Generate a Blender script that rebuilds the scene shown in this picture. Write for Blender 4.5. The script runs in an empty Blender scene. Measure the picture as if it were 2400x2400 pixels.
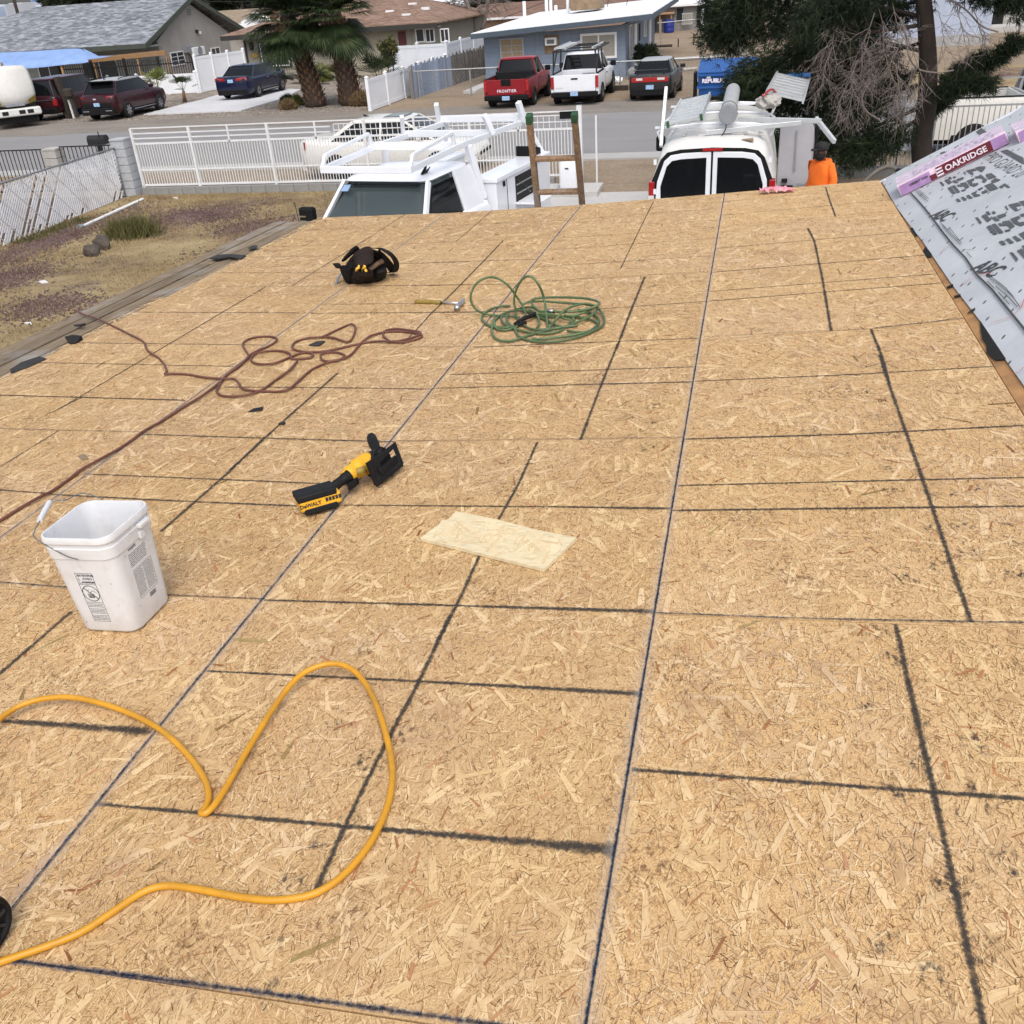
import bpy, bmesh, math, random
import numpy as np
from mathutils import Vector, Matrix
random.seed(7); RNG = np.random.default_rng(7)
SC = bpy.context.scene
COL = SC.collection
# ------------------------------------------------------------------ camera
F_PX = 2206.0; PITCH = math.radians(29.4); ROLL = math.radians(-4.15); YAW = math.radians(-14.92); EYE = 4.4
FW = Vector((math.sin(YAW)*math.cos(PITCH), math.cos(YAW)*math.cos(PITCH), -math.sin(PITCH)))
_r0 = Vector((math.cos(YAW), -math.sin(YAW), 0)); _u0 = _r0.cross(FW)
CR = _r0*math.cos(ROLL) + _u0*math.sin(ROLL); CU = -_r0*math.sin(ROLL) + _u0*math.cos(ROLL)
cam_d = bpy.data.cameras.new('camera'); cam = bpy.data.objects.new('camera', cam_d); COL.objects.link(cam)
cam_d.sensor_width = 36; cam_d.sensor_fit = 'HORIZONTAL'; cam_d.lens = F_PX/2400*36
cam_d.clip_start = 0.05; cam_d.clip_end = 6000
m = Matrix((CR, CU, -FW)).transposed().to_4x4(); m.translation = (0, 0, EYE); cam.matrix_world = m
SC.camera = cam
SC.cycles.transparent_max_bounces = 12
# ------------------------------------------------------------------ sky, sun, exposure (bright overcast)
SUN_EL, SUN_AZ = 55, 158            # azimuth clockwise from +Y
w = bpy.data.worlds.new('World'); SC.world = w; w.use_nodes = True
nt = w.node_tree; bg = nt.nodes['Background']
sky = nt.nodes.new('ShaderNodeTexSky'); sky.sky_type = 'NISHITA'; sky.sun_disc = False
sky.sun_elevation = math.radians(SUN_EL); sky.sun_rotation = math.radians(SUN_AZ)
sky.air_density = 1.0; sky.dust_density = 6.0; sky.ozone_density = 1.0; sky.altitude = 600
hs_ = nt.nodes.new('ShaderNodeHueSaturation'); hs_.inputs['Saturation'].default_value = 0.55      # high overcast greys the sky
nt.links.new(sky.outputs['Color'], hs_.inputs['Color']); nt.links.new(hs_.outputs[0], bg.inputs['Color']); bg.inputs['Strength'].default_value = 0.15
sun_d = bpy.data.lights.new('sun', 'SUN'); sun_d.energy = 0.9; sun_d.angle = math.radians(50); sun_d.color = (1.0, 0.93, 0.82)
sun = bpy.data.objects.new('sun', sun_d); COL.objects.link(sun)
_a, _e = math.radians(SUN_AZ), math.radians(SUN_EL)
sun.rotation_euler = Vector((-math.sin(_a)*math.cos(_e), -math.cos(_a)*math.cos(_e), -math.sin(_e))).to_track_quat('-Z', 'Y').to_euler()
SC.view_settings.view_transform = 'Standard'; SC.view_settings.look = 'None'
SC.view_settings.exposure = 0.56; SC.view_settings.gamma = 1.0; SC.view_settings.use_curve_mapping = False
# ------------------------------------------------------------------ surveying: where a photo pixel (2400 px wide) meets a plane
def ray(q): return FW + CR*((q[0]-1200)/F_PX) - CU*((q[1]-1200)/F_PX)
def G(x, y, z=0.0):
    d = ray((x, y)); return d*((z-EYE)/d.z) + Vector((0, 0, EYE))
def AY(x, y, Y):
    d = ray((x, y)); return d*(Y/d.y) + Vector((0, 0, EYE))
def AX(x, y, X):
    d = ray((x, y)); return d*(X/d.x) + Vector((0, 0, EYE))
RA, RB, RH0 = 0.051, -0.018, 1.498           # low roof deck plane
def rz(x, y, h=0.0): return EYE - RH0 + RA*x + RB*y + h
def RF(x, y, h=0.0):
    d = ray((x, y)); t = (-RH0+h)/(d.z-RA*d.x-RB*d.y); return d*t + Vector((0, 0, EYE))
SPX, SPS = 1.035, 0.551                      # steep roof: valley x and slope
def sz(x, y, h=0.0): return rz(SPX, y) + SPS*(x-SPX) + h*math.sqrt(1+SPS*SPS)
def SP(x, y, h=0.0):
    d = ray((x, y)); h *= math.sqrt(1+SPS*SPS)
    t = (-RH0+RA*SPX-SPS*SPX+h)/(d.z-RB*d.y-SPS*d.x); return d*t + Vector((0, 0, EYE))
def S(x, y): return (x*2400/1932, y*2400/1932)
def win(x0, y0, x1, wpx=1932):               # reader for a window of the photo that starts at x0,y0
    k = (x1-x0)/wpx
    return lambda x, y: (x0+x*k, y0+y*k)
# ------------------------------------------------------------------ materials
MATS = {}
def _n(nt, t, **kw):
    n = nt.nodes.new(t)
    for k, v in kw.items(): setattr(n, k, v)
    return n
def _math(nt, op, a, b=None, c=None, clamp=False):
    n = nt.nodes.new('ShaderNodeMath'); n.operation = op; n.use_clamp = clamp
    for i, v in enumerate((a, b, c)):
        if v is None: continue
        if isinstance(v, (int, float)): n.inputs[i].default_value = v
        else: nt.links.new(v, n.inputs[i])
    return n.outputs[0]
def _mix(nt, f, a, b):
    n = nt.nodes.new('ShaderNodeMix'); n.data_type = 'RGBA'
    for i, v in ((0, f), (6, a), (7, b)):
        if isinstance(v, (int, float)): n.inputs[i].default_value = v
        elif isinstance(v, tuple): n.inputs[i].default_value = (*v, 1) if len(v) == 3 else v
        else: nt.links.new(v, n.inputs[i])
    return n.outputs[2]
def _ramp(nt, f, stops):
    n = nt.nodes.new('ShaderNodeValToRGB'); cr = n.color_ramp
    while len(cr.elements) < len(stops): cr.elements.new(0.5)
    for e, (p, c) in zip(cr.elements, stops): e.position = p; e.color = (*c, 1)
    nt.links.new(f, n.inputs[0]); return n.outputs[0]
def _map(nt, vec, scale=(1, 1, 1), rot=0.0, loc=(0, 0, 0)):
    n = nt.nodes.new('ShaderNodeMapping'); n.inputs['Scale'].default_value = scale
    n.inputs['Rotation'].default_value = (0, 0, rot); n.inputs['Location'].default_value = loc
    nt.links.new(vec, n.inputs['Vector']); return n.outputs[0]
def _rot_scale(nt, vec, rot, scale, loc=(0, 0, 0)):
    return _map(nt, _map(nt, vec, rot=rot, loc=loc), scale=scale)
def _noise(nt, vec, scale, detail=4, rough=0.55, out=0, dist=0.0):
    n = nt.nodes.new('ShaderNodeTexNoise'); n.inputs['Scale'].default_value = scale
    n.inputs['Detail'].default_value = detail; n.inputs['Roughness'].default_value = rough; n.inputs['Distortion'].default_value = dist
    nt.links.new(vec, n.inputs['Vector']); return n.outputs[out]
def _vor(nt, vec, scale, out='Color', metric='EUCLIDEAN', dim='3D', feat='F1', rnd=1.0):
    n = nt.nodes.new('ShaderNodeTexVoronoi'); n.voronoi_dimensions = dim; n.feature = feat
    if feat != 'DISTANCE_TO_EDGE': n.distance = metric
    n.inputs['Scale'].default_value = scale; n.inputs['Randomness'].default_value = rnd
    nt.links.new(vec, n.inputs['Vector'])
    return n if out is None else n.outputs[out]
def _sep(nt, c):
    n = nt.nodes.new('ShaderNodeSeparateColor'); nt.links.new(c, n.inputs[0]); return n.outputs
def _bump(nt, h, strength=0.3, dist=0.01, normal=None):
    n = nt.nodes.new('ShaderNodeBump'); n.inputs['Strength'].default_value = strength; n.inputs['Distance'].default_value = dist
    nt.links.new(h, n.inputs['Height'])
    if normal is not None: nt.links.new(normal, n.inputs['Normal'])
    return n.outputs[0]
def newmat(name):
    m = bpy.data.materials.new(name); m.use_nodes = True; MATS[name] = m
    nt = m.node_tree; b = nt.nodes['Principled BSDF']; tc = nt.nodes.new('ShaderNodeTexCoord')
    return m, nt, b, tc
def mat(name, col, rough=0.6, metal=0.0, var=0.12, scale=6.0, bump=0.0, bscale=40.0, dirt=None, dirt_amt=0.3, dscale=1.5, spec=0.5, coat=0.0, stretch=(1, 1, 1)):
    """plain surface with mottling, optional dirt patches and fine relief"""
    if name in MATS: return MATS[name]
    m, nt, b, tc = newmat(name); L = nt.links; o = _map(nt, tc.outputs['Object'], scale=stretch)
    n1 = _noise(nt, o, scale, 5)
    lo = tuple(c*(1-var) for c in col); hi = tuple(min(1, c*(1+var)) for c in col)
    c = _mix(nt, _math(nt, 'MULTIPLY_ADD', n1, 2.2, -0.6, clamp=True), lo, hi)
    if dirt is not None:
        n2 = _noise(nt, o, dscale, 8, 0.7)
        f = _math(nt, 'MULTIPLY_ADD', n2, 4.0, -2.0, clamp=True)
        c = _mix(nt, _math(nt, 'MULTIPLY', f, dirt_amt), c, dirt)
    L.new(c, b.inputs['Base Color'])
    b.inputs['Metallic'].default_value = metal; b.inputs['Specular IOR Level'].default_value = spec; b.inputs['Coat Weight'].default_value = coat
    L.new(_math(nt, 'MULTIPLY_ADD', n1, 0.25, rough-0.12, clamp=True), b.inputs['Roughness'])
    if bump > 0: L.new(_bump(nt, _noise(nt, o, bscale, 4), bump, 0.01), b.inputs['Normal'])
    return m
def glassmat(name, col=(0.012, 0.014, 0.016), rough=0.04):
    m, nt, b, tc = newmat(name)
    b.inputs['Base Color'].default_value = (*col, 1); b.inputs['Roughness'].default_value = rough; b.inputs['Specular IOR Level'].default_value = 0.6
    return m
# ------------------------------------------------------------------ mesh collecting
class MB:
    def __init__(s): s.v = []; s.f = []; s.uv = []; s.sm = False
    def add(s, vs, fs, uv=None):
        o = len(s.v); s.v += [tuple(v) for v in vs]; s.f += [tuple(i+o for i in f) for f in fs]
        if uv is not None: s.uv += uv
        return s
    def box(s, c, d, rot=None):
        x, y, z = (k/2 for k in d)
        vs = [Vector((sx*x, sy*y, sz_*z)) for sx in (-1, 1) for sy in (-1, 1) for sz_ in (-1, 1)]
        if rot is not None:
            vs = [rot @ v for v in vs]
        c = Vector(c)
        return s.add([v+c for v in vs], [(0, 1, 3, 2), (4, 6, 7, 5), (0, 4, 5, 1), (2, 3, 7, 6), (0, 2, 6, 4), (1, 5, 7, 3)])
    def bx(s, x0, x1, y0, y1, z0, z1): return s.box(((x0+x1)/2, (y0+y1)/2, (z0+z1)/2), (abs(x1-x0), abs(y1-y0), abs(z1-z0)))
    def beam(s, a, b, wd, ht, up=(0, 0, 1)):
        a, b = Vector(a), Vector(b); d = (b-a); L = d.length; d.normalize(); up = Vector(up)
        sd = d.cross(up)
        if sd.length < 1e-4: sd = d.cross(Vector((0, 1, 0)))
        sd.normalize(); u = sd.cross(d).normalized()
        R = Matrix((d, sd, u)).transposed()
        return s.box((a+b)/2, (L, wd, ht), R)
    def tube(s, pts, r, n=8, cap=True):
        pts = [Vector(p) for p in pts]; k = len(pts); rs = r if hasattr(r, '__len__') else [r]*k
        t = [(pts[min(i+1, k-1)]-pts[max(i-1, 0)]).normalized() for i in range(k)]
        ref = Vector((0, 0, 1)) if abs(t[0].z) < 0.9 else Vector((1, 0, 0))
        u = t[0].cross(ref).normalized(); vs = []
        for i in range(k):
            u = (u - t[i]*u.dot(t[i])); u = u.normalized() if u.length > 1e-6 else t[i].orthogonal().normalized()
            w_ = t[i].cross(u)
            for j in range(n):
                a = 2*math.pi*j/n; vs.append(pts[i] + (u*math.cos(a) + w_*math.sin(a))*rs[i])
        fs = [(i*n+j, i*n+(j+1) % n, (i+1)*n+(j+1) % n, (i+1)*n+j) for i in range(k-1) for j in range(n)]
        if cap: fs += [tuple(range(n-1, -1, -1)), tuple((k-1)*n+j for j in range(n))]
        return s.add(vs, fs)
    def cyl(s, a, b, r, n=16): return s.tube([a, b], r, n)
    def poly(s, pts, d):                       # flat outline given in 3D, extruded by vector d
        pts = [Vector(p) for p in pts]; d = Vector(d); n = len(pts)
        return s.add(pts + [p+d for p in pts], [tuple(range(n-1, -1, -1)), tuple(range(n, 2*n))] + [(i, (i+1) % n, n+(i+1) % n, n+i) for i in range(n)])
    def quad(s, a, b, c, d): return s.add([a, b, c, d], [(0, 1, 2, 3)])
    def loft(s, rings, cap=True, closed=True):
        n = len(rings[0]); vs = [p for r in rings for p in r]; m_ = n if closed else n-1
        fs = [(i*n+j, i*n+(j+1) % n, (i+1)*n+(j+1) % n, (i+1)*n+j) for i in range(len(rings)-1) for j in range(m_)]
        if cap: fs += [tuple(range(n-1, -1, -1)), tuple((len(rings)-1)*n+j for j in range(n))]
        return s.add(vs, fs)
    def lathe(s, prof, n=24, c=(0, 0, 0), ax='Z', cap=True):
        def P(r, h, a):
            x, y = r*math.cos(a), r*math.sin(a)
            return {'Z': (c[0]+x, c[1]+y, c[2]+h), 'X': (c[0]+h, c[1]+x, c[2]+y), 'Y': (c[0]+x, c[1]+h, c[2]+y)}[ax]
        return s.loft([[P(r, h, 2*math.pi*j/n) for j in range(n)] for r, h in prof], cap=cap)
    def build(s, name, material, parent=None, smooth=False, world=False, bevel=0.0, kind=None, label=None, subsurf=0, angle=35, data=None):
        me = bpy.data.meshes.new(name); vs = s.v
        if world and parent is not None:
            inv = rootof(parent).matrix_basis.inverted(); vs = [tuple(inv @ Vector(v)) for v in vs]
        me.from_pydata(vs, [], s.f)
        if s.uv:
            ul = me.uv_layers.new(name='UVMap'); flat = [c for uv in s.uv for c in uv]; ul.data.foreach_set('uv', flat)
        me.update()
        if smooth:
            me.polygons.foreach_set('use_smooth', [True]*len(me.polygons))
            if smooth != 'all': me.set_sharp_from_angle(angle=math.radians(angle))
        return link(name, me, material, parent, bevel, kind, label, subsurf)
def rootof(o):
    while o.parent: o = o.parent
    return o
def link(name, me, material=None, parent=None, bevel=0.0, kind=None, label=None, subsurf=0):
    o = bpy.data.objects.new(name, me); COL.objects.link(o)
    if material is not None:
        me.materials.clear(); me.materials.append(MATS[material] if isinstance(material, str) else material)
    if parent is not None: o.parent = parent
    if subsurf:
        d = o.modifiers.new('s', 'SUBSURF'); d.levels = subsurf; d.render_levels = subsurf
    if bevel:
        d = o.modifiers.new('b', 'BEVEL'); d.width = bevel; d.segments = 2; d.limit_method = 'ANGLE'; d.angle_limit = math.radians(40)
    if kind: o['kind'] = kind
    if label: o['label'] = label
    return o
def tag(o, label, cat, group=None, kind=None):
    o['label'] = label
    if cat: o['category'] = cat
    if group: o['group'] = group
    if kind: o['kind'] = kind
    return o
def thing(name, label, cat, loc=(0, 0, 0), rot=0.0, group=None):
    o = bpy.data.objects.new(name, None); COL.objects.link(o); o.empty_display_size = 0.2
    o.location = loc; o.rotation_euler = (0, 0, rot)
    o.matrix_basis = Matrix.Translation(Vector(loc)) @ Matrix.Rotation(rot, 4, 'Z')
    return tag(o, label, cat, group)
def setting(name, mb, material, **kw):
    o = mb.build(name, material, **kw); o['kind'] = 'structure'; return o
def inst(o, loc, parent=None, name=None, rot=None, scale=None):
    c = o.copy(); COL.objects.link(c); c.location = loc
    if rot is not None: c.rotation_euler = rot
    if scale is not None: c.scale = scale
    if parent is not None: c.parent = parent
    return c
def textmesh(txt, size=1.0, bold=0.0, align='CENTER', space=1.0, shear=0.0):
    cu = bpy.data.curves.new('txt', 'FONT'); cu.body = txt; cu.size = size; cu.align_x = align; cu.align_y = 'CENTER'; cu.offset = bold
    cu.space_character = space; cu.shear = shear; cu.resolution_u = 3
    ob = bpy.data.objects.new('txt', cu); COL.objects.link(ob)
    me = bpy.data.meshes.new_from_object(ob); bpy.data.objects.remove(ob); bpy.data.curves.remove(cu)
    return [tuple(v.co) for v in me.vertices], [tuple(p_.vertices) for p_ in me.polygons]
def put_text(mb, txt, size, o, ux, uy, off=0.0, **kw):
    """flat lettering on the plane spanned by ux, uy through o"""
    vs, fs = textmesh(txt, size, **kw); o, ux, uy = Vector(o), Vector(ux).normalized(), Vector(uy).normalized(); n = ux.cross(uy)
    return mb.add([o + ux*v[0] + uy*v[1] + n*off for v in vs], fs)
def smooth_path(pts, k=6):
    """Catmull-Rom through the points"""
    P = [Vector(p) for p in pts]; P = [P[0]*2-P[1]] + P + [P[-1]*2-P[-2]]; out = []
    for i in range(1, len(P)-2):
        a, b, c, d = P[i-1:i+3]
        for j in range(k):
            t = j/k
            out.append(0.5*((2*b) + (c-a)*t + (2*a-5*b+4*c-d)*t*t + (3*b-a-3*c+d)*t**3))
    out.append(P[-2]); return out
# ------------------------------------------------------------------ special materials
def make_osb(name, tint=(1, 1, 1), pale=0.0):
    m, nt, b, tc = newmat(name); L = nt.links
    oi = _n(nt, 'ShaderNodeObjectInfo'); rnd = oi.outputs['Random']
    off = _n(nt, 'ShaderNodeCombineXYZ'); L.new(_math(nt, 'MULTIPLY', rnd, 37.0), off.inputs[0]); L.new(_math(nt, 'MULTIPLY', rnd, 91.0), off.inputs[1])
    va = _n(nt, 'ShaderNodeVectorMath'); va.operation = 'ADD'; L.new(tc.outputs['Object'], va.inputs[0]); L.new(off.outputs[0], va.inputs[1])
    sep = _n(nt, 'ShaderNodeSeparateXYZ'); L.new(va.outputs[0], sep.inputs[0])
    cmb = _n(nt, 'ShaderNodeCombineXYZ'); L.new(sep.outputs[0], cmb.inputs[0]); L.new(sep.outputs[1], cmb.inputs[1]); P = cmb.outputs[0]
    TONES = [(0.0, (0.15, 0.07, 0.025)), (0.22, (0.36, 0.205, 0.085)), (0.45, (0.56, 0.365, 0.17)), (0.75, (0.68, 0.475, 0.245)), (1.0, (0.78, 0.58, 0.33))]
    H = _noise(nt, _rot_scale(nt, P, 0.6, (150, 420, 1)), 1.0, 3, 0.7)
    H2 = _noise(nt, _rot_scale(nt, P, 2.1, (130, 380, 1)), 1.0, 3, 0.7)
    col = _ramp(nt, _math(nt, 'MULTIPLY_ADD', _math(nt, 'ADD', H, H2), 1.3, -0.85, clamp=True), TONES)
    # large scale weathering: washed greyish-pink zones and honey zones, panel to panel shift
    big = _noise(nt, P, 1.1, 5, 0.6)
    col = _mix(nt, _math(nt, 'MULTIPLY_ADD', big, 2.4, -1.05, clamp=True), col, _mix(nt, 0.42, col, (0.60, 0.45, 0.31)))
    hv = _n(nt, 'ShaderNodeHueSaturation'); L.new(col, hv.inputs['Color']); L.new(_math(nt, 'MULTIPLY_ADD', rnd, 0.12, 0.94), hv.inputs['Value'])
    hv.inputs['Saturation'].default_value = 1.0 - pale; col = hv.outputs[0]
    # trodden black scuffs in patches
    pat = _math(nt, 'MULTIPLY_ADD', _noise(nt, P, 2.3, 3), 5.0, -2.75, clamp=True)
    sc = _math(nt, 'MULTIPLY_ADD', _noise(nt, _map(nt, P, (1, 1.4, 1)), 48, 4, 0.65), 12.0, -7.3, clamp=True)
    col = _mix(nt, _math(nt, 'MULTIPLY', _math(nt, 'MULTIPLY', pat, sc), 0.7), col, (0.06, 0.055, 0.05))
    if tint != (1, 1, 1):
        mm = _n(nt, 'ShaderNodeMix', data_type='RGBA', blend_type='MULTIPLY'); mm.inputs[0].default_value = 1; L.new(col, mm.inputs[6]); mm.inputs[7].default_value = (*tint, 1); col = mm.outputs[2]
    L.new(col, b.inputs['Base Color']); b.inputs['Roughness'].default_value = 0.72; b.inputs['Specular IOR Level'].default_value = 0.25
    L.new(_bump(nt, H, 0.55, 0.0012), b.inputs['Normal'])
make_osb('osb'); make_osb('osb_pale', (1.05, 1.15, 1.15), 0.2)
def make_strand(name, tint=(1, 1, 1), rng=0.80, lo=0.08, grain=0.66, blotch=0.75):
    # strands pressed into the board: tone per strand, grain along it (UV in metres along and across)
    m, nt, b, tc = newmat(name); L = nt.links; g = _n(nt, 'ShaderNodeNewGeometry'); r = g.outputs['Random Per Island']
    gr = _noise(nt, _map(nt, tc.outputs['UV'], (28, 700, 1)), 1.0, 2, 0.6)
    big = _noise(nt, tc.outputs['Object'], 1.3, 3, 0.6)
    r2 = _math(nt, 'FRACT', _math(nt, 'MULTIPLY', r, 173.3))
    tone = _math(nt, 'ADD', _math(nt, 'MULTIPLY_ADD', r, rng, lo), _math(nt, 'MULTIPLY_ADD', gr, grain, -grain*0.5), clamp=True)
    warm = _ramp(nt, tone, [(0.0, (0.22, 0.11, 0.04)), (0.2, (0.45, 0.275, 0.12)), (0.5, (0.62, 0.43, 0.215)), (0.8, (0.71, 0.525, 0.285)), (1.0, (0.78, 0.61, 0.36))])
    cool = _ramp(nt, tone, [(0.0, (0.26, 0.15, 0.085)), (0.45, (0.56, 0.385, 0.235)), (1.0, (0.80, 0.64, 0.47))])
    c = _mix(nt, _math(nt, 'MULTIPLY', _math(nt, 'MULTIPLY_ADD', big, 3.2, -1.3, clamp=True), _math(nt, 'MULTIPLY_ADD', r2, 0.7, 0.3)), warm, cool)
    bl = _noise(nt, tc.outputs['Object'], 5.5, 4, 0.65)
    c = _mix(nt, _math(nt, 'MULTIPLY', _math(nt, 'MULTIPLY_ADD', bl, 5.0, -2.55, clamp=True), blotch), c, _mix(nt, 0.62, c, (0.30, 0.165, 0.085)))
    if tint != (1, 1, 1):
        mm = _n(nt, 'ShaderNodeMix', data_type='RGBA', blend_type='MULTIPLY'); mm.inputs[0].default_value = 1; L.new(c, mm.inputs[6]); mm.inputs[7].default_value = (*tint, 1); c = mm.outputs[2]
    L.new(c, b.inputs['Base Color']); b.inputs['Roughness'].default_value = 0.7; b.inputs['Specular IOR Level'].default_value = 0.25
make_strand('strand'); make_strand('strand_flake', rng=0.42, lo=0.30, grain=1.0); make_strand('strand_dark', (0.13, 0.10, 0.085)); make_strand('strand_pale', (1.06, 1.20, 1.42), rng=0.4, lo=0.4, blotch=0.1); make_strand('strand_red', (0.70, 0.50, 0.43)); make_strand('strand_brown_shade', (0.44, 0.33, 0.25)); make_strand('strand_olive', (0.50, 0.50, 0.36))

def make_mark(name, core, fuzz, soft):
    """drawn line: UV u runs in metres along, v runs -1..1 across; ragged edge follows the strands"""
    m, nt, b, tc = newmat(name); L = nt.links
    uv = tc.outputs['UV']; sp = _n(nt, 'ShaderNodeSeparateXYZ'); L.new(uv, sp.inputs[0])
    av = _math(nt, 'ABSOLUTE', sp.outputs[1])
    o = tc.outputs['Object']
    rag = _noise(nt, _map(nt, o, (1, 1, 1)), 110, 4, 0.7)
    rag2 = _noise(nt, o, 14, 3)
    d = _math(nt, 'ADD', av, _math(nt, 'ADD', _math(nt, 'MULTIPLY_ADD', rag, 1.6, -0.8), _math(nt, 'MULTIPLY_ADD', rag2, 0.7, -0.35)))
    a = _math(nt, 'MULTIPLY', _math(nt, 'SUBTRACT', 0.72, d), soft, clamp=True)
    a = _math(nt, 'MULTIPLY', a, _math(nt, 'MULTIPLY_ADD', _noise(nt, o, 60, 5, 0.7), 1.4, 0.1, clamp=True))
    cf = _math(nt, 'MULTIPLY_ADD', d, 1.8, -0.15, clamp=True)
    L.new(_mix(nt, cf, core, fuzz), b.inputs['Base Color']); b.inputs['Roughness'].default_value = 0.85; b.inputs['Specular IOR Level'].default_value = 0.2
    L.new(a, b.inputs['Alpha'])
make_mark('ink', (0.042, 0.037, 0.033), (0.09, 0.074, 0.06), 2.2)
make_mark('chalk', (0.005, 0.010, 0.024), (0.035, 0.10, 0.20), 1.6)
make_mark('dust', (0.68, 0.60, 0.51), (0.70, 0.62, 0.52), 0.45)

def make_smudge(name, col, amt):
    m, nt, b, tc = newmat(name); L = nt.links
    sp = _n(nt, 'ShaderNodeVectorMath'); sp.operation = 'LENGTH'; L.new(tc.outputs['UV'], sp.inputs[0])
    fall = _math(nt, 'MULTIPLY', _math(nt, 'SUBTRACT', 1.0, sp.outputs['Value']), 1.5, clamp=True)
    n1 = _math(nt, 'MULTIPLY_ADD', _noise(nt, _map(nt, tc.outputs['Object'], (1, .6, 1)), 75, 5, 0.7), 7.0, -3.6, clamp=True)
    L.new(_math(nt, 'MULTIPLY', _math(nt, 'MULTIPLY', fall, n1), amt), b.inputs['Alpha']); b.inputs['Base Color'].default_value = (*col, 1); b.inputs['Roughness'].default_value = 0.9; b.inputs['Specular IOR Level'].default_value = 0.1
make_smudge('smudge', (0.055, 0.050, 0.047), 0.85); make_smudge('smudge_brown', (0.20, 0.105, 0.055), 0.6)
def make_plank(name, c1, c2, c3):
    m, nt, b, tc = newmat(name); L = nt.links; o = tc.outputs['Object']
    oi = _n(nt, 'ShaderNodeObjectInfo')
    g = _noise(nt, _map(nt, o, (30, 1.6, 30)), 1.6, 7, 0.7)
    n2 = _noise(nt, o, 2.2, 6, 0.65)
    c = _ramp(nt, g, [(0.25, c1), (0.5, c2), (0.75, c3)])
    c = _mix(nt, _math(nt, 'MULTIPLY_ADD', n2, 5, -2.6, clamp=True), c, (0.30, 0.28, 0.255))
    c = _mix(nt, _math(nt, 'MULTIPLY_ADD', _noise(nt, _map(nt, o, (3, 1, 3)), 3.1, 6, 0.7), 6, -3.5, clamp=True), c, (0.03, 0.026, 0.022))
    hv = _n(nt, 'ShaderNodeHueSaturation'); L.new(c, hv.inputs['Color']); L.new(_math(nt, 'MULTIPLY_ADD', oi.outputs['Random'], 0.45, 0.75), hv.inputs['Value'])
    L.new(hv.outputs[0], b.inputs['Base Color']); b.inputs['Roughness'].default_value = 0.85
    L.new(_bump(nt, g, 0.6, 0.004), b.inputs['Normal'])
make_plank('old_plank', (0.085, 0.06, 0.038), (0.21, 0.155, 0.095), (0.33, 0.26, 0.17))
make_plank('raw_timber', (0.20, 0.10, 0.04), (0.36, 0.20, 0.09), (0.46, 0.29, 0.14))
make_plank('ladder_wood', (0.11, 0.06, 0.035), (0.22, 0.135, 0.075), (0.33, 0.23, 0.15))
make_plank('blue_plank', (0.16, 0.20, 0.29), (0.25, 0.31, 0.42), (0.33, 0.39, 0.5))
make_plank('grey_plank', (0.10, 0.09, 0.085), (0.16, 0.15, 0.14), (0.23, 0.21, 0.20))

def make_ground(name, stops, scale, bscale, bump, extra=None, stretch=(1, 1, 1)):
    m, nt, b, tc = newmat(name); L = nt.links; o = _map(nt, tc.outputs['Object'], stretch)
    n1 = _noise(nt, o, scale, 9, 0.68); n2 = _noise(nt, o, bscale, 6, 0.7)
    f = _math(nt, 'ADD', _math(nt, 'MULTIPLY', n1, 0.6), _math(nt, 'MULTIPLY', n2, 0.4))
    c = _ramp(nt, _math(nt, 'MULTIPLY_ADD', f, 2.2, -0.6, clamp=True), stops)
    if extra: c = extra(nt, o, c)
    L.new(c, b.inputs['Base Color']); b.inputs['Roughness'].default_value = 0.92; b.inputs['Specular IOR Level'].default_value = 0.15
    L.new(_bump(nt, n2, bump, 0.02), b.inputs['Normal'])
def _pebbles(scale, amt, cols):
    def fx(nt, o, c):
        v = _vor(nt, o, scale, None); r = _sep(nt, v.outputs['Color'])[0]
        pc = _ramp(nt, r, cols)
        return _mix(nt, _math(nt, 'MULTIPLY', _math(nt, 'LESS_THAN', v.outputs['Distance'], 0.42), amt), c, pc)
    return fx
make_ground('shaded_dirt', [(0.0, (0.06, 0.045, 0.035)), (1, (0.15, 0.115, 0.09))], 0.6, 9, 0.5)  # neighbour ground darkened to paint in the shade behind the slat fence
make_ground('dirt', [(0.0, (0.16, 0.118, 0.078)), (0.5, (0.265, 0.203, 0.14)), (1, (0.35, 0.285, 0.205))], 0.5, 9, 0.5, _pebbles(9, 0.35, [(0, (0.16, 0.13, 0.11)), (1, (0.42, 0.37, 0.31))]))
make_ground('shoulder', [(0.0, (0.14, 0.122, 0.105)), (0.5, (0.22, 0.195, 0.17)), (1, (0.31, 0.275, 0.235))], 0.35, 7, 0.5, _pebbles(8, 0.4, [(0, (0.13, 0.12, 0.11)), (1, (0.38, 0.35, 0.31))]), (1, 2.2, 1))
make_ground('gravel', [(0.0, (0.14, 0.115, 0.092)), (0.5, (0.24, 0.205, 0.17)), (1, (0.36, 0.32, 0.27))], 1.2, 10, 0.8, _pebbles(6, 0.8, [(0, (0.12, 0.1, 0.085)), (0.6, (0.27, 0.235, 0.2)), (1, (0.5, 0.46, 0.41))]))
make_ground('asphalt', [(0.0, (0.20, 0.195, 0.195)), (0.5, (0.245, 0.24, 0.238)), (1, (0.29, 0.285, 0.28))], 0.3, 30, 0.25, _pebbles(26, 0.3, [(0, (0.18, 0.175, 0.17)), (1, (0.34, 0.335, 0.33))]), (1, 3, 1))
make_ground('gutter', [(0.0, (0.34, 0.33, 0.32)), (1, (0.46, 0.45, 0.43))], 1.0, 20, 0.2)
make_ground('concrete', [(0.0, (0.36, 0.35, 0.34)), (0.5, (0.48, 0.47, 0.455)), (1, (0.56, 0.55, 0.53))], 0.5, 14, 0.15)
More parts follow.
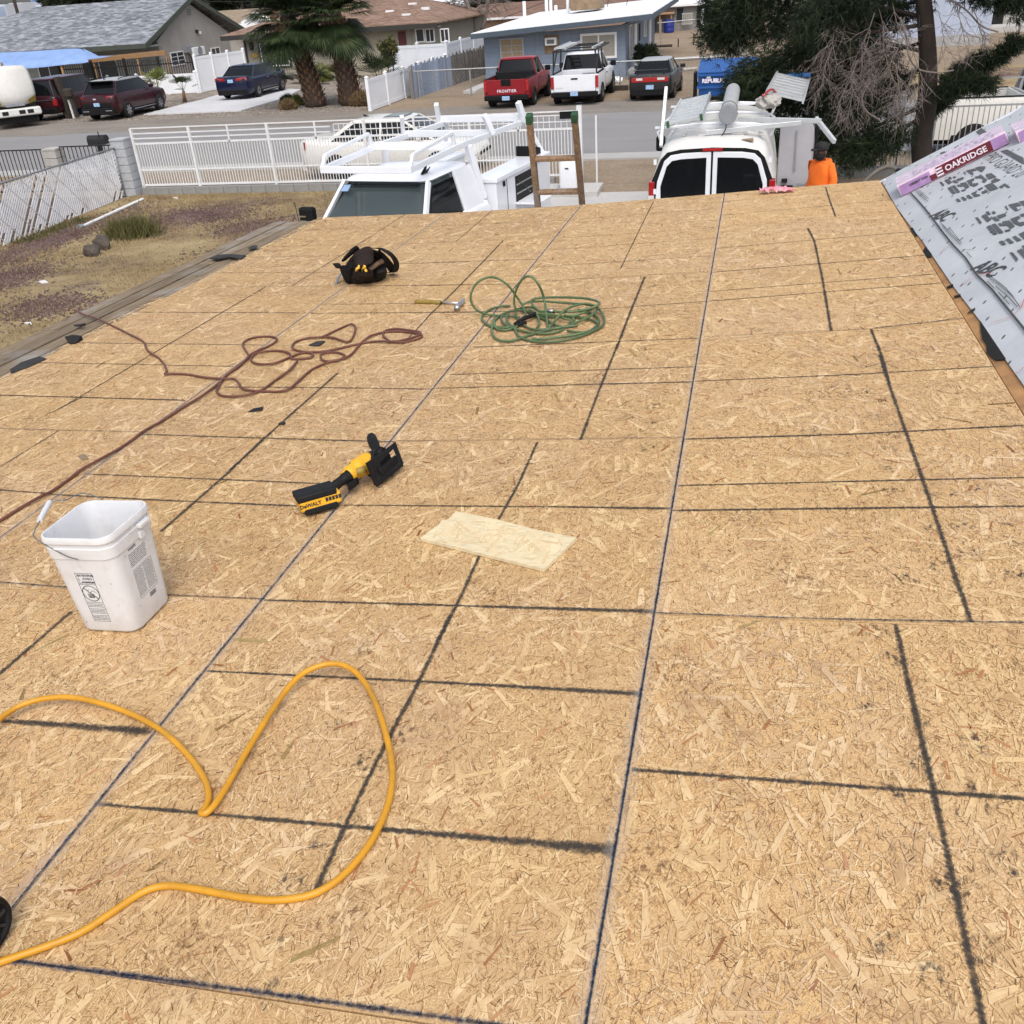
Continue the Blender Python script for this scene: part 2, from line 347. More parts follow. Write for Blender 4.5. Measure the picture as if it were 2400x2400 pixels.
make_ground('driveway', [(0.0, (0.42, 0.42, 0.43)), (0.5, (0.55, 0.55, 0.56)), (1, (0.66, 0.66, 0.67))], 0.35, 5, 0.1)
def _yard(nt, o, c):
    # purple-red lava rock beds showing through the straw
    f = _math(nt, 'MULTIPLY_ADD', _noise(nt, _map(nt, o, (0.8, 1, 1)), 0.33, 4, 0.62), 9, -4.55, clamp=True)
    v = _vor(nt, o, 15, None); r = _sep(nt, v.outputs['Color'])[0]
    rock = _ramp(nt, r, [(0, (0.05, 0.029, 0.026)), (0.5, (0.12, 0.078, 0.07)), (1, (0.22, 0.155, 0.14))])
    f = _math(nt, 'MULTIPLY', f, _math(nt, 'MULTIPLY_ADD', _noise(nt, o, 3.5, 6, 0.75), 5, -1.7, clamp=True))
    return _mix(nt, f, c, rock)
make_ground('yard', [(0.0, (0.12, 0.088, 0.052)), (0.35, (0.235, 0.175, 0.095)), (0.65, (0.34, 0.265, 0.145)), (1, (0.44, 0.355, 0.21))], 1.1, 22, 0.9, _yard)
make_ground('lava', [(0.0, (0.05, 0.024, 0.026)), (0.5, (0.12, 0.064, 0.068)), (1, (0.21, 0.125, 0.125))], 2.0, 14, 0.9, _pebbles(15, 0.9, [(0, (0.045, 0.02, 0.022)), (0.5, (0.125, 0.066, 0.07)), (1, (0.25, 0.16, 0.16))]))

def make_stucco(name, col, bs=55, bump=0.5, streak=0.1):
    m, nt, b, tc = newmat(name); L = nt.links; o = tc.outputs['Object']
    n1 = _noise(nt, o, 1.1, 7, 0.7); n2 = _noise(nt, _map(nt, o, (5, 5, 0.4)), 2.0, 5)
    f = _math(nt, 'ADD', _math(nt, 'MULTIPLY', n1, 0.6), _math(nt, 'MULTIPLY', n2, 0.4))
    c = _mix(nt, _math(nt, 'MULTIPLY_ADD', f, 3, -1, clamp=True), tuple(k*(1-streak*1.6) for k in col), tuple(k*(1+streak) for k in col))
    L.new(c, b.inputs['Base Color']); b.inputs['Roughness'].default_value = 0.9; b.inputs['Specular IOR Level'].default_value = 0.2
    L.new(_bump(nt, _noise(nt, o, bs, 5), bump, 0.02), b.inputs['Normal'])
make_stucco('stucco_grey', (0.34, 0.32, 0.295), 20, 0.9); make_stucco('stucco_green', (0.33, 0.335, 0.315)); make_stucco('stucco_tan', (0.36, 0.26, 0.19)); make_stucco('stucco_light', (0.40, 0.385, 0.36))
make_stucco('siding', (0.27, 0.25, 0.205), 20, 0.2, 0.06); make_stucco('siding_tan', (0.36, 0.325, 0.255), 20, 0.2, 0.06)
make_stucco('stucco_blue', (0.40, 0.45, 0.56), 30, 0.3)
make_stucco('peach', (0.42, 0.29, 0.22))

def make_block(name, col, bw=0.4, bh=0.2, mortar=0.8):
    m, nt, b, tc = newmat(name); L = nt.links; o = tc.outputs['Object']
    sp = _n(nt, 'ShaderNodeSeparateXYZ'); L.new(o, sp.inputs[0]); cb = _n(nt, 'ShaderNodeCombineXYZ')
    L.new(_math(nt, 'ADD', sp.outputs[0], sp.outputs[1]), cb.inputs[0]); L.new(sp.outputs[2], cb.inputs[1])
    br = _n(nt, 'ShaderNodeTexBrick'); L.new(cb.outputs[0], br.inputs['Vector']); br.inputs['Scale'].default_value = 1
    br.inputs['Brick Width'].default_value = bw; br.inputs['Row Height'].default_value = bh; br.inputs['Mortar Size'].default_value = 0.008
    br.inputs['Color1'].default_value = (*(k*0.96 for k in col), 1); br.inputs['Color2'].default_value = (*(min(1, k*1.05) for k in col), 1); br.inputs['Mortar'].default_value = (*(k*mortar for k in col), 1)
    st = _noise(nt, _map(nt, o, (4, 4, 0.5)), 1.3, 6, 0.7)
    c = _mix(nt, _math(nt, 'MULTIPLY_ADD', st, 3.2, -1.5, clamp=True), br.outputs[0], tuple(k*0.72 for k in col))
    L.new(c, b.inputs['Base Color']); b.inputs['Roughness'].default_value = 0.85
    L.new(_bump(nt, _math(nt, 'ADD', br.outputs[1], _noise(nt, o, 60, 3)), 0.25, 0.01), b.inputs['Normal'])
make_block('block_blue', (0.195, 0.245, 0.325)); make_block('block_grey', (0.36, 0.36, 0.36)); make_block('block_house', (0.27, 0.265, 0.26))

def make_shingle(name, cols, w=0.3, h=0.14):
    m, nt, b, tc = newmat(name); L = nt.links; o = tc.outputs['Object']
    sp = _n(nt, 'ShaderNodeSeparateXYZ'); L.new(o, sp.inputs[0]); cb = _n(nt, 'ShaderNodeCombineXYZ')
    L.new(sp.outputs[0], cb.inputs[0]); L.new(_math(nt, 'ADD', sp.outputs[1], _math(nt, 'MULTIPLY', sp.outputs[2], 0.3)), cb.inputs[1])
    br = _n(nt, 'ShaderNodeTexBrick'); L.new(cb.outputs[0], br.inputs['Vector']); br.inputs['Scale'].default_value = 1
    br.inputs['Brick Width'].default_value = w; br.inputs['Row Height'].default_value = h; br.inputs['Mortar Size'].default_value = 0.012; br.inputs['Bias'].default_value = 0.0
    br.inputs['Color1'].default_value = (0, 0, 0, 1); br.inputs['Color2'].default_value = (1, 1, 1, 1); br.inputs['Mortar'].default_value = (0, 0, 0, 1)
    q = _map(nt, cb.outputs[0], (1/w*0.8, 1/h, 1)); cell = _sep(nt, _vor(nt, q, 1.0, 'Color', dim='2D'))[0]
    f = _math(nt, 'ADD', _math(nt, 'MULTIPLY', cell, 0.5), _math(nt, 'MULTIPLY', _sep(nt, br.outputs[0])[0], 0.5))
    c = _ramp(nt, _math(nt, 'ADD', f, _math(nt, 'MULTIPLY_ADD', _noise(nt, o, 0.7, 4), 0.4, -0.2), clamp=True), cols)
    L.new(c, b.inputs['Base Color']); b.inputs['Roughness'].default_value = 0.9
    L.new(_bump(nt, br.outputs[1], 0.6, 0.02), b.inputs['Normal'])
make_shingle('shingle_grey', [(0, (0.075, 0.083, 0.095)), (0.5, (0.195, 0.21, 0.235)), (1, (0.37, 0.39, 0.425))], 0.36, 0.2)
make_shingle('shingle_brown', [(0, (0.12, 0.07, 0.045)), (0.5, (0.23, 0.145, 0.10)), (1, (0.36, 0.25, 0.19))])
make_shingle('shingle_tan', [(0, (0.20, 0.15, 0.10)), (0.5, (0.30, 0.235, 0.165)), (1, (0.38, 0.31, 0.23))])
make_shingle('shingle_redbrown', [(0, (0.12, 0.065, 0.045)), (0.5, (0.19, 0.11, 0.075)), (1, (0.27, 0.17, 0.12))])

def make_foliage(name, c1, c2, c3, rough=0.6):
    m, nt, b, tc = newmat(name); L = nt.links; g = _n(nt, 'ShaderNodeNewGeometry')
    r = g.outputs['Random Per Island']; n = _noise(nt, tc.outputs['Object'], 1.3, 3)
    f = _math(nt, 'ADD', _math(nt, 'MULTIPLY', r, 0.6), _math(nt, 'MULTIPLY_ADD', n, 1.0, -0.3), clamp=True)
    L.new(_ramp(nt, f, [(0, c1), (0.5, c2), (1, c3)]), b.inputs['Base Color']); b.inputs['Roughness'].default_value = rough; b.inputs['Specular IOR Level'].default_value = 0.3
    tr = _n(nt, 'ShaderNodeBsdfTranslucent'); L.new(b.inputs['Base Color'].links[0].from_socket, tr.inputs['Color'])
    mx = _n(nt, 'ShaderNodeMixShader'); mx.inputs[0].default_value = 0.2; L.new(b.outputs[0], mx.inputs[1]); L.new(tr.outputs[0], mx.inputs[2])
    L.new(mx.outputs[0], nt.nodes['Material Output'].inputs[0])
make_foliage('pine_needle', (0.007, 0.013, 0.006), (0.016, 0.029, 0.012), (0.05, 0.06, 0.022))
make_foliage('palm_green', (0.012, 0.024, 0.009), (0.032, 0.055, 0.02), (0.10, 0.115, 0.05))
make_foliage('palm_dead', (0.12, 0.075, 0.035), (0.24, 0.165, 0.085), (0.36, 0.27, 0.15), 0.8)
make_foliage('dark_leaf', (0.010, 0.016, 0.009), (0.025, 0.036, 0.018), (0.055, 0.065, 0.032))
make_foliage('grey_leaf', (0.03, 0.032, 0.03), (0.06, 0.062, 0.055), (0.11, 0.11, 0.095))
make_foliage('straw', (0.17, 0.12, 0.06), (0.32, 0.24, 0.125), (0.50, 0.40, 0.24), 0.9)
make_foliage('weed', (0.03, 0.042, 0.013), (0.095, 0.10, 0.035), (0.27, 0.22, 0.10), 0.9)
make_foliage('yucca', (0.07, 0.09, 0.02), (0.18, 0.2, 0.05), (0.33, 0.32, 0.1))

mat('bark', (0.026, 0.018, 0.014), 0.95, var=0.5, scale=12, bump=1.0, bscale=14, stretch=(1, 1, 0.25)); mat('twig', (0.17, 0.14, 0.125), 0.9, var=0.3)
mat('palm_boot', (0.16, 0.085, 0.045), 0.9, var=0.55, scale=14, bump=0.8, bscale=25); mat('palm_trunk', (0.05, 0.033, 0.025), 0.95, var=0.45, scale=10, bump=1, bscale=18)
mat('white_paint', (0.76, 0.78, 0.82), 0.35, var=0.04, scale=3, spec=0.5, coat=0.3); mat('van_white', (0.66, 0.66, 0.64), 0.45, var=0.07, scale=3, dirt=(0.34, 0.31, 0.26), dirt_amt=0.4)
mat('pearl_white', (0.72, 0.71, 0.67), 0.3, var=0.04, coat=0.5); mat('car_red', (0.24, 0.010, 0.016), 0.35, var=0.1, coat=0.2, spec=0.3); mat('car_maroon', (0.030, 0.0038, 0.007), 0.3, var=0.1, coat=0.25, spec=0.3)
mat('car_navy', (0.006, 0.009, 0.034), 0.28, var=0.1, coat=0.25, spec=0.3); mat('car_dark', (0.020, 0.020, 0.021), 0.4, var=0.15, coat=0.15, spec=0.3, dirt=(0.12, 0.11, 0.1), dirt_amt=0.25); mat('car_silver', (0.42, 0.43, 0.43), 0.35, metal=0.3, var=0.05)
mat('faded_red', (0.30, 0.045, 0.04), 0.5, var=0.15, dirt=(0.3, 0.17, 0.15), dirt_amt=0.5); mat('plum', (0.16, 0.05, 0.075), 0.4, var=0.1)
mat('black_plastic', (0.010, 0.010, 0.011), 0.6, var=0.25, spec=0.15); mat('tyre', (0.009, 0.0088, 0.0085), 0.9, var=0.3, bump=0.3, bscale=60); mat('rim', (0.36, 0.36, 0.37), 0.3, metal=0.8, var=0.1); mat('dark_rim', (0.1, 0.1, 0.1), 0.4, metal=0.5)
mat('chrome', (0.62, 0.63, 0.64), 0.15, metal=1.0, var=0.05); mat('lamp_red', (0.36, 0.012, 0.012), 0.2, var=0.15, coat=0.6); mat('lamp_clear', (0.6, 0.6, 0.58), 0.2, var=0.1, coat=0.5); mat('plate', (0.30, 0.45, 0.66), 0.5, var=0.25, scale=14); mat('lamp_amber', (0.5, 0.16, 0.02), 0.3)
glassmat('glass', (0.006, 0.007, 0.008), 0.06); glassmat('window_glass', (0.035, 0.04, 0.045), 0.08); glassmat('wind_glass', (0.05, 0.065, 0.066), 0.04)
MATS['glass'].node_tree.nodes['Principled BSDF'].inputs['Specular IOR Level'].default_value = 0.3
mat('blind', (0.30, 0.285, 0.255), 0.7, var=0.08, scale=2); mat('curtain', (0.32, 0.245, 0.15), 0.8, var=0.3, scale=5, stretch=(6, 1, 0.5)); mat('screen', (0.13, 0.14, 0.15), 0.7, var=0.1)
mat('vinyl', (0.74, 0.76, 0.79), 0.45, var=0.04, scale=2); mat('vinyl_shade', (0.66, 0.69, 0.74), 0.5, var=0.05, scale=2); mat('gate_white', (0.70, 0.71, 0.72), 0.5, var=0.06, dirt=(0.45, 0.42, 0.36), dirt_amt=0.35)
mat('slat_white', (0.74, 0.75, 0.78), 0.6, var=0.1, scale=5, dirt=(0.42, 0.36, 0.32), dirt_amt=0.5); mat('galv', (0.36, 0.37, 0.38), 0.45, metal=0.6, var=0.1); mat('grey_metal', (0.29, 0.295, 0.30), 0.5, metal=0.2, var=0.1); mat('iron_black', (0.012, 0.012, 0.013), 0.5, var=0.2)
mat('fascia_green', (0.055, 0.065, 0.05), 0.7, var=0.15); mat('trim_dark', (0.03, 0.028, 0.025), 0.7); mat('trim_white', (0.74, 0.75, 0.76), 0.5, var=0.05); mat('fascia_blue', (0.06, 0.085, 0.115), 0.6, var=0.15); mat('roof_white', (0.80, 0.82, 0.84), 0.5, var=0.06, scale=1.2, dirt=(0.6, 0.6, 0.6), dirt_amt=0.3)
mat('soffit', (0.20, 0.22, 0.20), 0.8); mat('door_maroon', (0.10, 0.02, 0.025), 0.6); mat('brass', (0.45, 0.30, 0.07), 0.4, metal=0.5); mat('ply_brown', (0.23, 0.16, 0.10), 0.8, var=0.35, scale=4, dirt=(0.09, 0.045, 0.02), dirt_amt=0.7, dscale=3)
mat('tarp_blue', (0.22, 0.34, 0.62), 0.5, var=0.15, scale=2); mat('dump_blue', (0.012, 0.085, 0.30), 0.45, var=0.12, scale=3); mat('barrel_blue', (0.015, 0.03, 0.22), 0.4, var=0.1); mat('bin_blue', (0.03, 0.14, 0.38), 0.5)
mat('hose_yellow', (0.58, 0.275, 0.014), 0.42, var=0.12, scale=14, dirt=(0.12, 0.08, 0.03), dirt_amt=0.45, dscale=9); mat('hose_green', (0.085, 0.14, 0.055), 0.4, var=0.3, scale=9, dirt=(0.02, 0.025, 0.018), dirt_amt=0.9, dscale=4); mat('cord_brown', (0.135, 0.048, 0.030), 0.55, var=0.3, scale=10, dirt=(0.03, 0.02, 0.018), dirt_amt=0.5, dscale=5); mat('conduit', (0.16, 0.14, 0.115), 0.6, var=0.2)
mat('bucket_white', (0.66, 0.67, 0.69), 0.42, var=0.05, scale=9, dirt=(0.36, 0.32, 0.28), dirt_amt=0.45, dscale=9); mat('print_black', (0.03, 0.03, 0.032), 0.6, var=0.2); mat('wire', (0.22, 0.225, 0.23), 0.4, metal=0.6)
mat('tool_yellow', (0.72, 0.38, 0.018), 0.45, var=0.08, scale=20); mat('tool_black', (0.011, 0.011, 0.012), 0.6, var=0.3, scale=20, spec=0.18); mat('tool_grey', (0.035, 0.035, 0.035), 0.5, var=0.2, spec=0.25); mat('steel', (0.45, 0.46, 0.47), 0.3, metal=0.9, var=0.15, scale=15)
mat('pouch', (0.010, 0.0085, 0.0085), 0.9, var=0.5, scale=9, bump=0.4, bscale=90, spec=0.25); mat('pouch_brown', (0.020, 0.0135, 0.013), 0.88, var=0.35, scale=9, bump=0.4, bscale=80, spec=0.25); mat('handle_olive', (0.24, 0.17, 0.035), 0.55, var=0.25, scale=30); mat('handle_wood', (0.14, 0.085, 0.05), 0.7, var=0.4, scale=20, stretch=(1, 6, 6)); mat('plier_yellow', (0.68, 0.40, 0.05), 0.45)
mat('tar_paper', (0.022, 0.021, 0.021), 0.85, var=0.4, scale=10, bump=0.5, bscale=60); mat('felt_dark', (0.026, 0.025, 0.025), 0.95, var=0.2, spec=0.1); mat('scuff', (0.055, 0.05, 0.048), 0.9, var=0.4); mat('pink_film', (0.72, 0.30, 0.36), 0.3, var=0.2)
mat('sheath_orange', (0.40, 0.215, 0.085), 0.85, var=0.3, scale=9, dirt=(0.06, 0.045, 0.035), dirt_amt=0.65, dscale=8); mat('drip_white', (0.78, 0.80, 0.82), 0.35, var=0.04)
mat('wrap_pink', (0.66, 0.50, 0.60), 0.25, var=0.1, scale=14, bump=0.5, bscale=22, coat=0.3); mat('wrap_lilac', (0.36, 0.22, 0.44), 0.25, var=0.2, scale=16, bump=0.6, bscale=26, coat=0.3); mat('wrap_maroon', (0.13, 0.008, 0.018), 0.25, var=0.15, scale=9, bump=0.5, bscale=20, coat=0.4); mat('print_white', (0.75, 0.68, 0.76), 0.4); mat('print_grey', (0.085, 0.088, 0.092), 0.7, var=0.15); mat('print_red', (0.5, 0.12, 0.11), 0.7); mat('print_dark', (0.05, 0.052, 0.056), 0.7, var=0.2)
mat('skin', (0.085, 0.045, 0.03), 0.55, var=0.1); mat('hoodie', (0.85, 0.16, 0.012), 0.8, var=0.12, scale=5, bump=0.3, bscale=10); mat('cap_black', (0.010, 0.010, 0.011), 0.8, var=0.2); mat('beard', (0.008, 0.007, 0.007), 0.9); mat('jeans', (0.03, 0.04, 0.07), 0.9)
mat('tube_grey', (0.42, 0.43, 0.44), 0.5, var=0.08, dirt=(0.3, 0.28, 0.25), dirt_amt=0.4); mat('cap_grey', (0.24, 0.25, 0.27), 0.5); mat('alu', (0.62, 0.64, 0.65), 0.35, metal=0.4, var=0.08); mat('door_inner', (0.42, 0.42, 0.45), 0.6, var=0.05); mat('green_tip', (0.02, 0.075, 0.03), 0.7, var=0.4)
mat('rock', (0.075, 0.06, 0.05), 0.9, var=0.5, bump=0.8, bscale=8); mat('dark_hole', (0.008, 0.008, 0.008), 0.9); mat('litter', (0.7, 0.7, 0.7), 0.6); mat('hood_white', (0.62, 0.61, 0.58), 0.5, var=0.05, dirt=(0.45, 0.42, 0.37), dirt_amt=0.4)
mat('hotel_glass_haze', (0.16, 0.34, 0.62), 0.3, var=0.08, scale=0.05); mat('hotel_pale_haze', (0.52, 0.55, 0.60), 0.7, var=0.1, scale=0.05); mat('concrete_dark', (0.25, 0.25, 0.24), 0.9, var=0.12, bump=0.2); mat('deck_dark', (0.05, 0.04, 0.03), 0.9)  # bluish hotel colours carry the distance haze
mat('board_pale', (0.66, 0.56, 0.36), 0.75, var=0.14, scale=18, stretch=(1, 5, 1)); mat('creosote', (0.045, 0.035, 0.028), 0.95, var=0.3, bump=0.4); mat('orange_post', (0.42, 0.17, 0.05), 0.8); mat('bumper_white', (0.62, 0.62, 0.6), 0.45, var=0.05); mat('beam_tan', (0.35, 0.2, 0.1), 0.8, var=0.3)

def make_underlay():
    m, nt, b, tc = newmat('underlay'); L = nt.links; o = tc.outputs['Object']
    n1 = _noise(nt, o, 1.6, 6, 0.6); n2 = _noise(nt, o, 7, 4)
    c = _mix(nt, _math(nt, 'MULTIPLY_ADD', n1, 3, -1.1, clamp=True), (0.44, 0.46, 0.485), (0.53, 0.55, 0.575))
    v = _vor(nt, _map(nt, o, (5.5, 3.4, 0.0)), 1.0, None, dim='2D', rnd=0.35)
    tick = _math(nt, 'MULTIPLY', _math(nt, 'LESS_THAN', _vor(nt, _rot_scale(nt, o, 0.5, (13, 4.2, 0)), 1.0, 'Distance', dim='2D', rnd=0.5), 0.075), 0.9)
    c = _mix(nt, tick, c, (0.06, 0.062, 0.066))
    L.new(c, b.inputs['Base Color']); b.inputs['Roughness'].default_value = 0.55; b.inputs['Specular IOR Level'].default_value = 0.35
    L.new(_bump(nt, _math(nt, 'ADD', n2, _math(nt, 'MULTIPLY', _noise(nt, o, 2.2, 4), 3)), 0.5, 0.012), b.inputs['Normal'])
make_underlay()
# ------------------------------------------------------------------ the house we stand on
house = thing('house', 'low house being reroofed, bare strand board deck in the foreground', 'house', (-1.5, 4.0, 0))
yF = lambda x: float(np.interp(x, [-4.6, -3.9, -2.62, -1.38, -.185, 1.035], [8.6, 8.53, 8.31, 8.25, 8.32, 8.41]))
xE = lambda y: -3.89-0.036*(8.5-y)
XO = lambda y: -4.45-0.03*(8.6-y)
YB = -2.2
deck = MB()
# roof frame below the boards, kept a little inside the edge
for (xa, xb) in ((-4.40, -1.4), (-1.39, 1.0)):
    ring = [(xa, YB), (xb, YB), (xb, 8.15), (xa, 8.15)]
    deck.poly([(x, y, rz(x, y, -0.03)) for x, y in ring], (0, 0, -0.17))
roof_deck = deck.build('roof_deck', 'deck_dark', house, world=True)
fa = MB()
fa.poly([(-4.50, 8.20, rz(-4.5, 8.2, -0.028)), (1.03, 8.20, rz(1.03, 8.2, -0.028)), (1.03, 8.20, rz(1.03, 8.2, -0.19)), (-4.50, 8.20, rz(-4.5, 8.2, -0.19))], (0, 0.035, 0))
fa.build('fascia', 'trim_white', house, world=True)
fa = MB(); fa.poly([(-4.47, YB, rz(-4.47, YB, -0.028)), (-4.52, 8.4, rz(-4.52, 8.4, -0.028)), (-4.52, 8.4, rz(-4.52, 8.4, -0.2)), (-4.47, YB, rz(-4.47, YB, -0.2))], (0.03, 0, 0))
fa.build('fascia', 'old_plank', house, world=True)
wl = MB(); wl.bx(-4.0, 6.5, -2.0, 7.6, 0, 2.35); wl.build('wall', 'stucco_light', house, world=True)
for px_ in (-4.2, -1.6, 0.9):
    po = MB(); po.box((px_, 8.05, 1.25), (0.1, 0.1, 2.5)); po.build('post', 'trim_white', house, world=True)

# strand board panels, each its own sheet with a real gap
XS = [None, -2.62, -1.38, -.185, 1.035]
ROWS = {'r-1': -0.33, 'r0': 0.89, 'r1': 2.136, 'r2': 3.318, 'r3': 4.56, 'r4': 5.78, 'r5': 7.06}
COLS = [(0, ['r-1', 'r2', 'r4']), (1, ['r-1', 'r1', 'r3', 'r5']), (2, ['r0', 'r2', 'r4']), (3, ['r-1', 'r1', 'r3', 'r5'])]
PANELS = []
GAP, TH = 0.0022, 0.0115
for ci, rows in COLS:
    x0 = (lambda y: xE(y)) if ci == 0 else (lambda y, v=XS[ci]: v)
    x1 = lambda y, v=XS[ci+1]: v
    ys = [YB] + [ROWS[r] for r in rows]
    skew = {3: 0.118, 1: -0.09, 0: -0.12, 2: 0.02}[ci] if True else 0
    for k in range(len(ys)):
        ya = ys[k]; yb = ys[k+1] if k+1 < len(ys) else None
        def yy(y, x, far):                   # seams drift a touch out of square towards the far end
            if y is None: return yF(x)
            mid = (x0(3.0)+x1(3.0))/2; return y + (0 if y < 3.9 else skew*(x-mid)*0.9) + (-GAP if far else GAP)
        c = [(x0(ya)+GAP, None, ya, 0), (x1(ya)-GAP, None, ya, 0)]
        pts = []
        for x, far in ((x0(ya)+GAP, 0), (x1(ya)-GAP, 0)): pts.append((x, yy(ya, x, False)))
        ye = yb if yb is not None else 8.4
        for x in (x1(ye)-GAP, x0(ye)+GAP): pts.append((x, yy(yb, x, True)))
        hh = random.uniform(-0.0006, 0.0006)
        mb = MB(); mb.poly([(x, y, rz(x, y, hh-TH)) for x, y in pts], (0, 0, TH))
        mb.build('osb_panel', 'osb', roof_deck, world=True)
        PANELS.append((min(p_[0] for p_ in pts)+.003, max(p_[0] for p_ in pts)-.003, (pts[0][0], pts[0][1]+.003, pts[1][0], pts[1][1]+.003), (pts[3][0], pts[3][1]-.003, pts[2][0], pts[2][1]-.003)))

# loose-edged strands that make up the board surface
def strands(rect, dens, L0, L1, W0, W1, h0, h1, out, big=1.0, clip=None, shade=None):
    xa, xb, ya, yb = rect; n = int(dens*max(0, xb-xa)*max(0, yb-ya))
    if n <= 0: return
    L = RNG.uniform(L0, L1, n)*big; W = RNG.uniform(W0, W1, n)*big; a = RNG.uniform(0, math.pi, n)
    a = np.where(RNG.random(n) < 0.45, RNG.normal(1.5, 0.5, n), a)
    cx = RNG.uniform(xa, xb, n); cy = RNG.uniform(ya, yb, n); h = RNG.uniform(h0, h1, n)
    ux, uy = np.cos(a), np.sin(a); sk = RNG.uniform(-.35, .35, n)*np.minimum(L, W*2); tp = RNG.uniform(.35, 1.0, n)
    cor = []
    for su, sv in ((-1, -1), (1, -1), (1, 1), (-1, 1)):
        lu = su*L/2 + sv*sk/2; lv = sv*W/2*(tp if su > 0 else 1)
        X = cx+ux*lu-uy*lv; Y = cy+uy*lu+ux*lv
        cor.append((X, Y, h + RNG.uniform(-.00015, .00025, n), lu, lv))
    X = np.stack([c[0] for c in cor], 1); Y = np.stack([c[1] for c in cor], 1); H_ = np.stack([c[2] for c in cor], 1)
    if clip is not None:
        X = np.clip(X, clip[0], clip[1]); lo_, hi_ = (e[1]+(e[3]-e[1])*(X-e[0])/(e[2]-e[0]) for e in clip[2:4]); Y = np.clip(Y, lo_, hi_)
    ok = (X.max(1)-X.min(1) > .0004) & (Y.max(1)-Y.min(1) > .0004)
    U = np.stack([c[3] for c in cor], 1)+RNG.uniform(0, 40, n)[:, None]; V = np.stack([c[4] for c in cor], 1)+RNG.uniform(0, 40, n)[:, None]
    out.append((X[ok], Y[ok], H_[ok], U[ok], V[ok]))
    if shade is not None:                      # shadow edge painted as a dark copy along one side of the strand
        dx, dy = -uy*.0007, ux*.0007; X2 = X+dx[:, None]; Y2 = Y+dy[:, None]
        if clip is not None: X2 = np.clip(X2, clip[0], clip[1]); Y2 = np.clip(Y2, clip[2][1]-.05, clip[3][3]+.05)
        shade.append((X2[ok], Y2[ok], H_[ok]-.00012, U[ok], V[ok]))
def strand_mesh(sets, name, material, parent, hof=rz):
    X, Y, H_, U, V = (np.concatenate([s_[k] for s_ in sets]) for k in range(5)); n = len(X)
    Zc = EYE-RH0+RA*X+RB*Y+H_ if hof is rz else hof(X, Y)+H_
    inv = rootof(parent).matrix_basis.translation
    co = np.stack([X-inv.x, Y-inv.y, Zc-inv.z], -1).reshape(-1, 3)
    me = bpy.data.meshes.new(name); me.vertices.add(4*n); me.vertices.foreach_set('co', co.ravel())
    me.loops.add(4*n); me.loops.foreach_set('vertex_index', np.arange(4*n)); me.polygons.add(n); me.polygons.foreach_set('loop_start', np.arange(0, 4*n, 4))
    ul = me.uv_layers.new(name='UVMap'); ul.data.foreach_set('uv', np.stack([U, V], -1).ravel()); me.update(calc_edges=True)
    return link(name, me, material, parent, kind='stuff')
SETS = {'strand': [], 'strand_brown_shade': [], 'strand_flake': [], 'strand_dark': [], 'strand_red': [], 'strand_olive': []}  # brown set holds real slivers plus the painted shadow edges
for (xa, xb, elo, ehi) in PANELS:
    ya, yb = min(elo[1], elo[3]), max(ehi[1], ehi[3])
    for cy0, cy1, d, bg_ in ((0.6, 2.4, 1.0, 1.0), (2.4, 4.2, 0.8, 1.1), (4.2, 6.2, 0.5, 1.35), (6.2, 9.0, 0.34, 1.6)):
        # what the deck shows of this strip
        xl, xr = {0.6: (-3.1, 1.04), 2.4: (-4.4, 1.04), 4.2: (-4.5, 1.04), 6.2: (-4.3, 1.04)}[cy0]
        R_ = (max(xa, xl), min(xb, xr), max(ya, cy0), min(yb, cy1))
        if R_[1] <= R_[0] or R_[3] <= R_[2]: continue
        C_ = (xa, xb, elo, ehi)
        strands(R_, 8200*d, .006, .026, .0007, .0029, .0005, .0013, SETS['strand'], bg_, C_)
        strands(R_, 1500*d, .02, .052, .003, .007, .0003, .0010, SETS['strand_flake'], bg_, C_, SETS['strand_brown_shade'])
        strands(R_, 300*d, .045, .12, .009, .024, .0003, .0011, SETS['strand_flake'], bg_, C_, SETS['strand_brown_shade'])
        strands(R_, 4600*d, .004, .021, .0005, .0016, .0010, .0015, SETS['strand_brown_shade'], bg_, C_)
        strands(R_, 330*d, .004, .018, .0006, .0020, .0011, .0015, SETS['strand_dark'], bg_, C_)
        strands(R_, 60*d, .015, .06, .003, .009, .0009, .0014, SETS['strand_red'], bg_, C_)
        strands(R_, 4*d, .05, .12, .006, .013, .0009, .0014, SETS['strand_olive'], bg_, C_)
# trodden smudges beside the lengthwise guide lines: soft-edged patches just above the boards
def smudges(centres, material, s0, s1, hb):
    vs, fs, uv = [], [], []; used = []
    for i, (x, y) in enumerate(centres):
        s_ = RNG.uniform(s0, s1)
        if any((x-a)**2+(y-b_)**2 < ((s_+c)*.95)**2 for a, b_, c in used): continue
        used.append((x, y, s_)); a_ = RNG.uniform(0, 3.14); asp = RNG.uniform(.45, 1); hgt = hb+.00001*(i % 7); o_ = len(vs)
        for u, v in ((-1, -1), (1, -1), (1, 1), (-1, 1)):
            X, Y = x+s_*(u*math.cos(a_)-v*asp*math.sin(a_)), y+s_*(u*math.sin(a_)+v*asp*math.cos(a_)); vs.append((X, Y, rz(X, Y, hgt))); uv.append((u, v))
        fs.append((o_, o_+1, o_+2, o_+3))
    MB().add(vs, fs, uv).build('scuff_marks', material, roof_deck, world=True, kind='stuff')
Z4_, Z7_, Z3_, Z6_ = win(1500, 800, 2400, 1092), win(1650, 1400, 2400, 819), win(1600, 420, 2400), win(600, 800, 1700, 1092)
CS = []
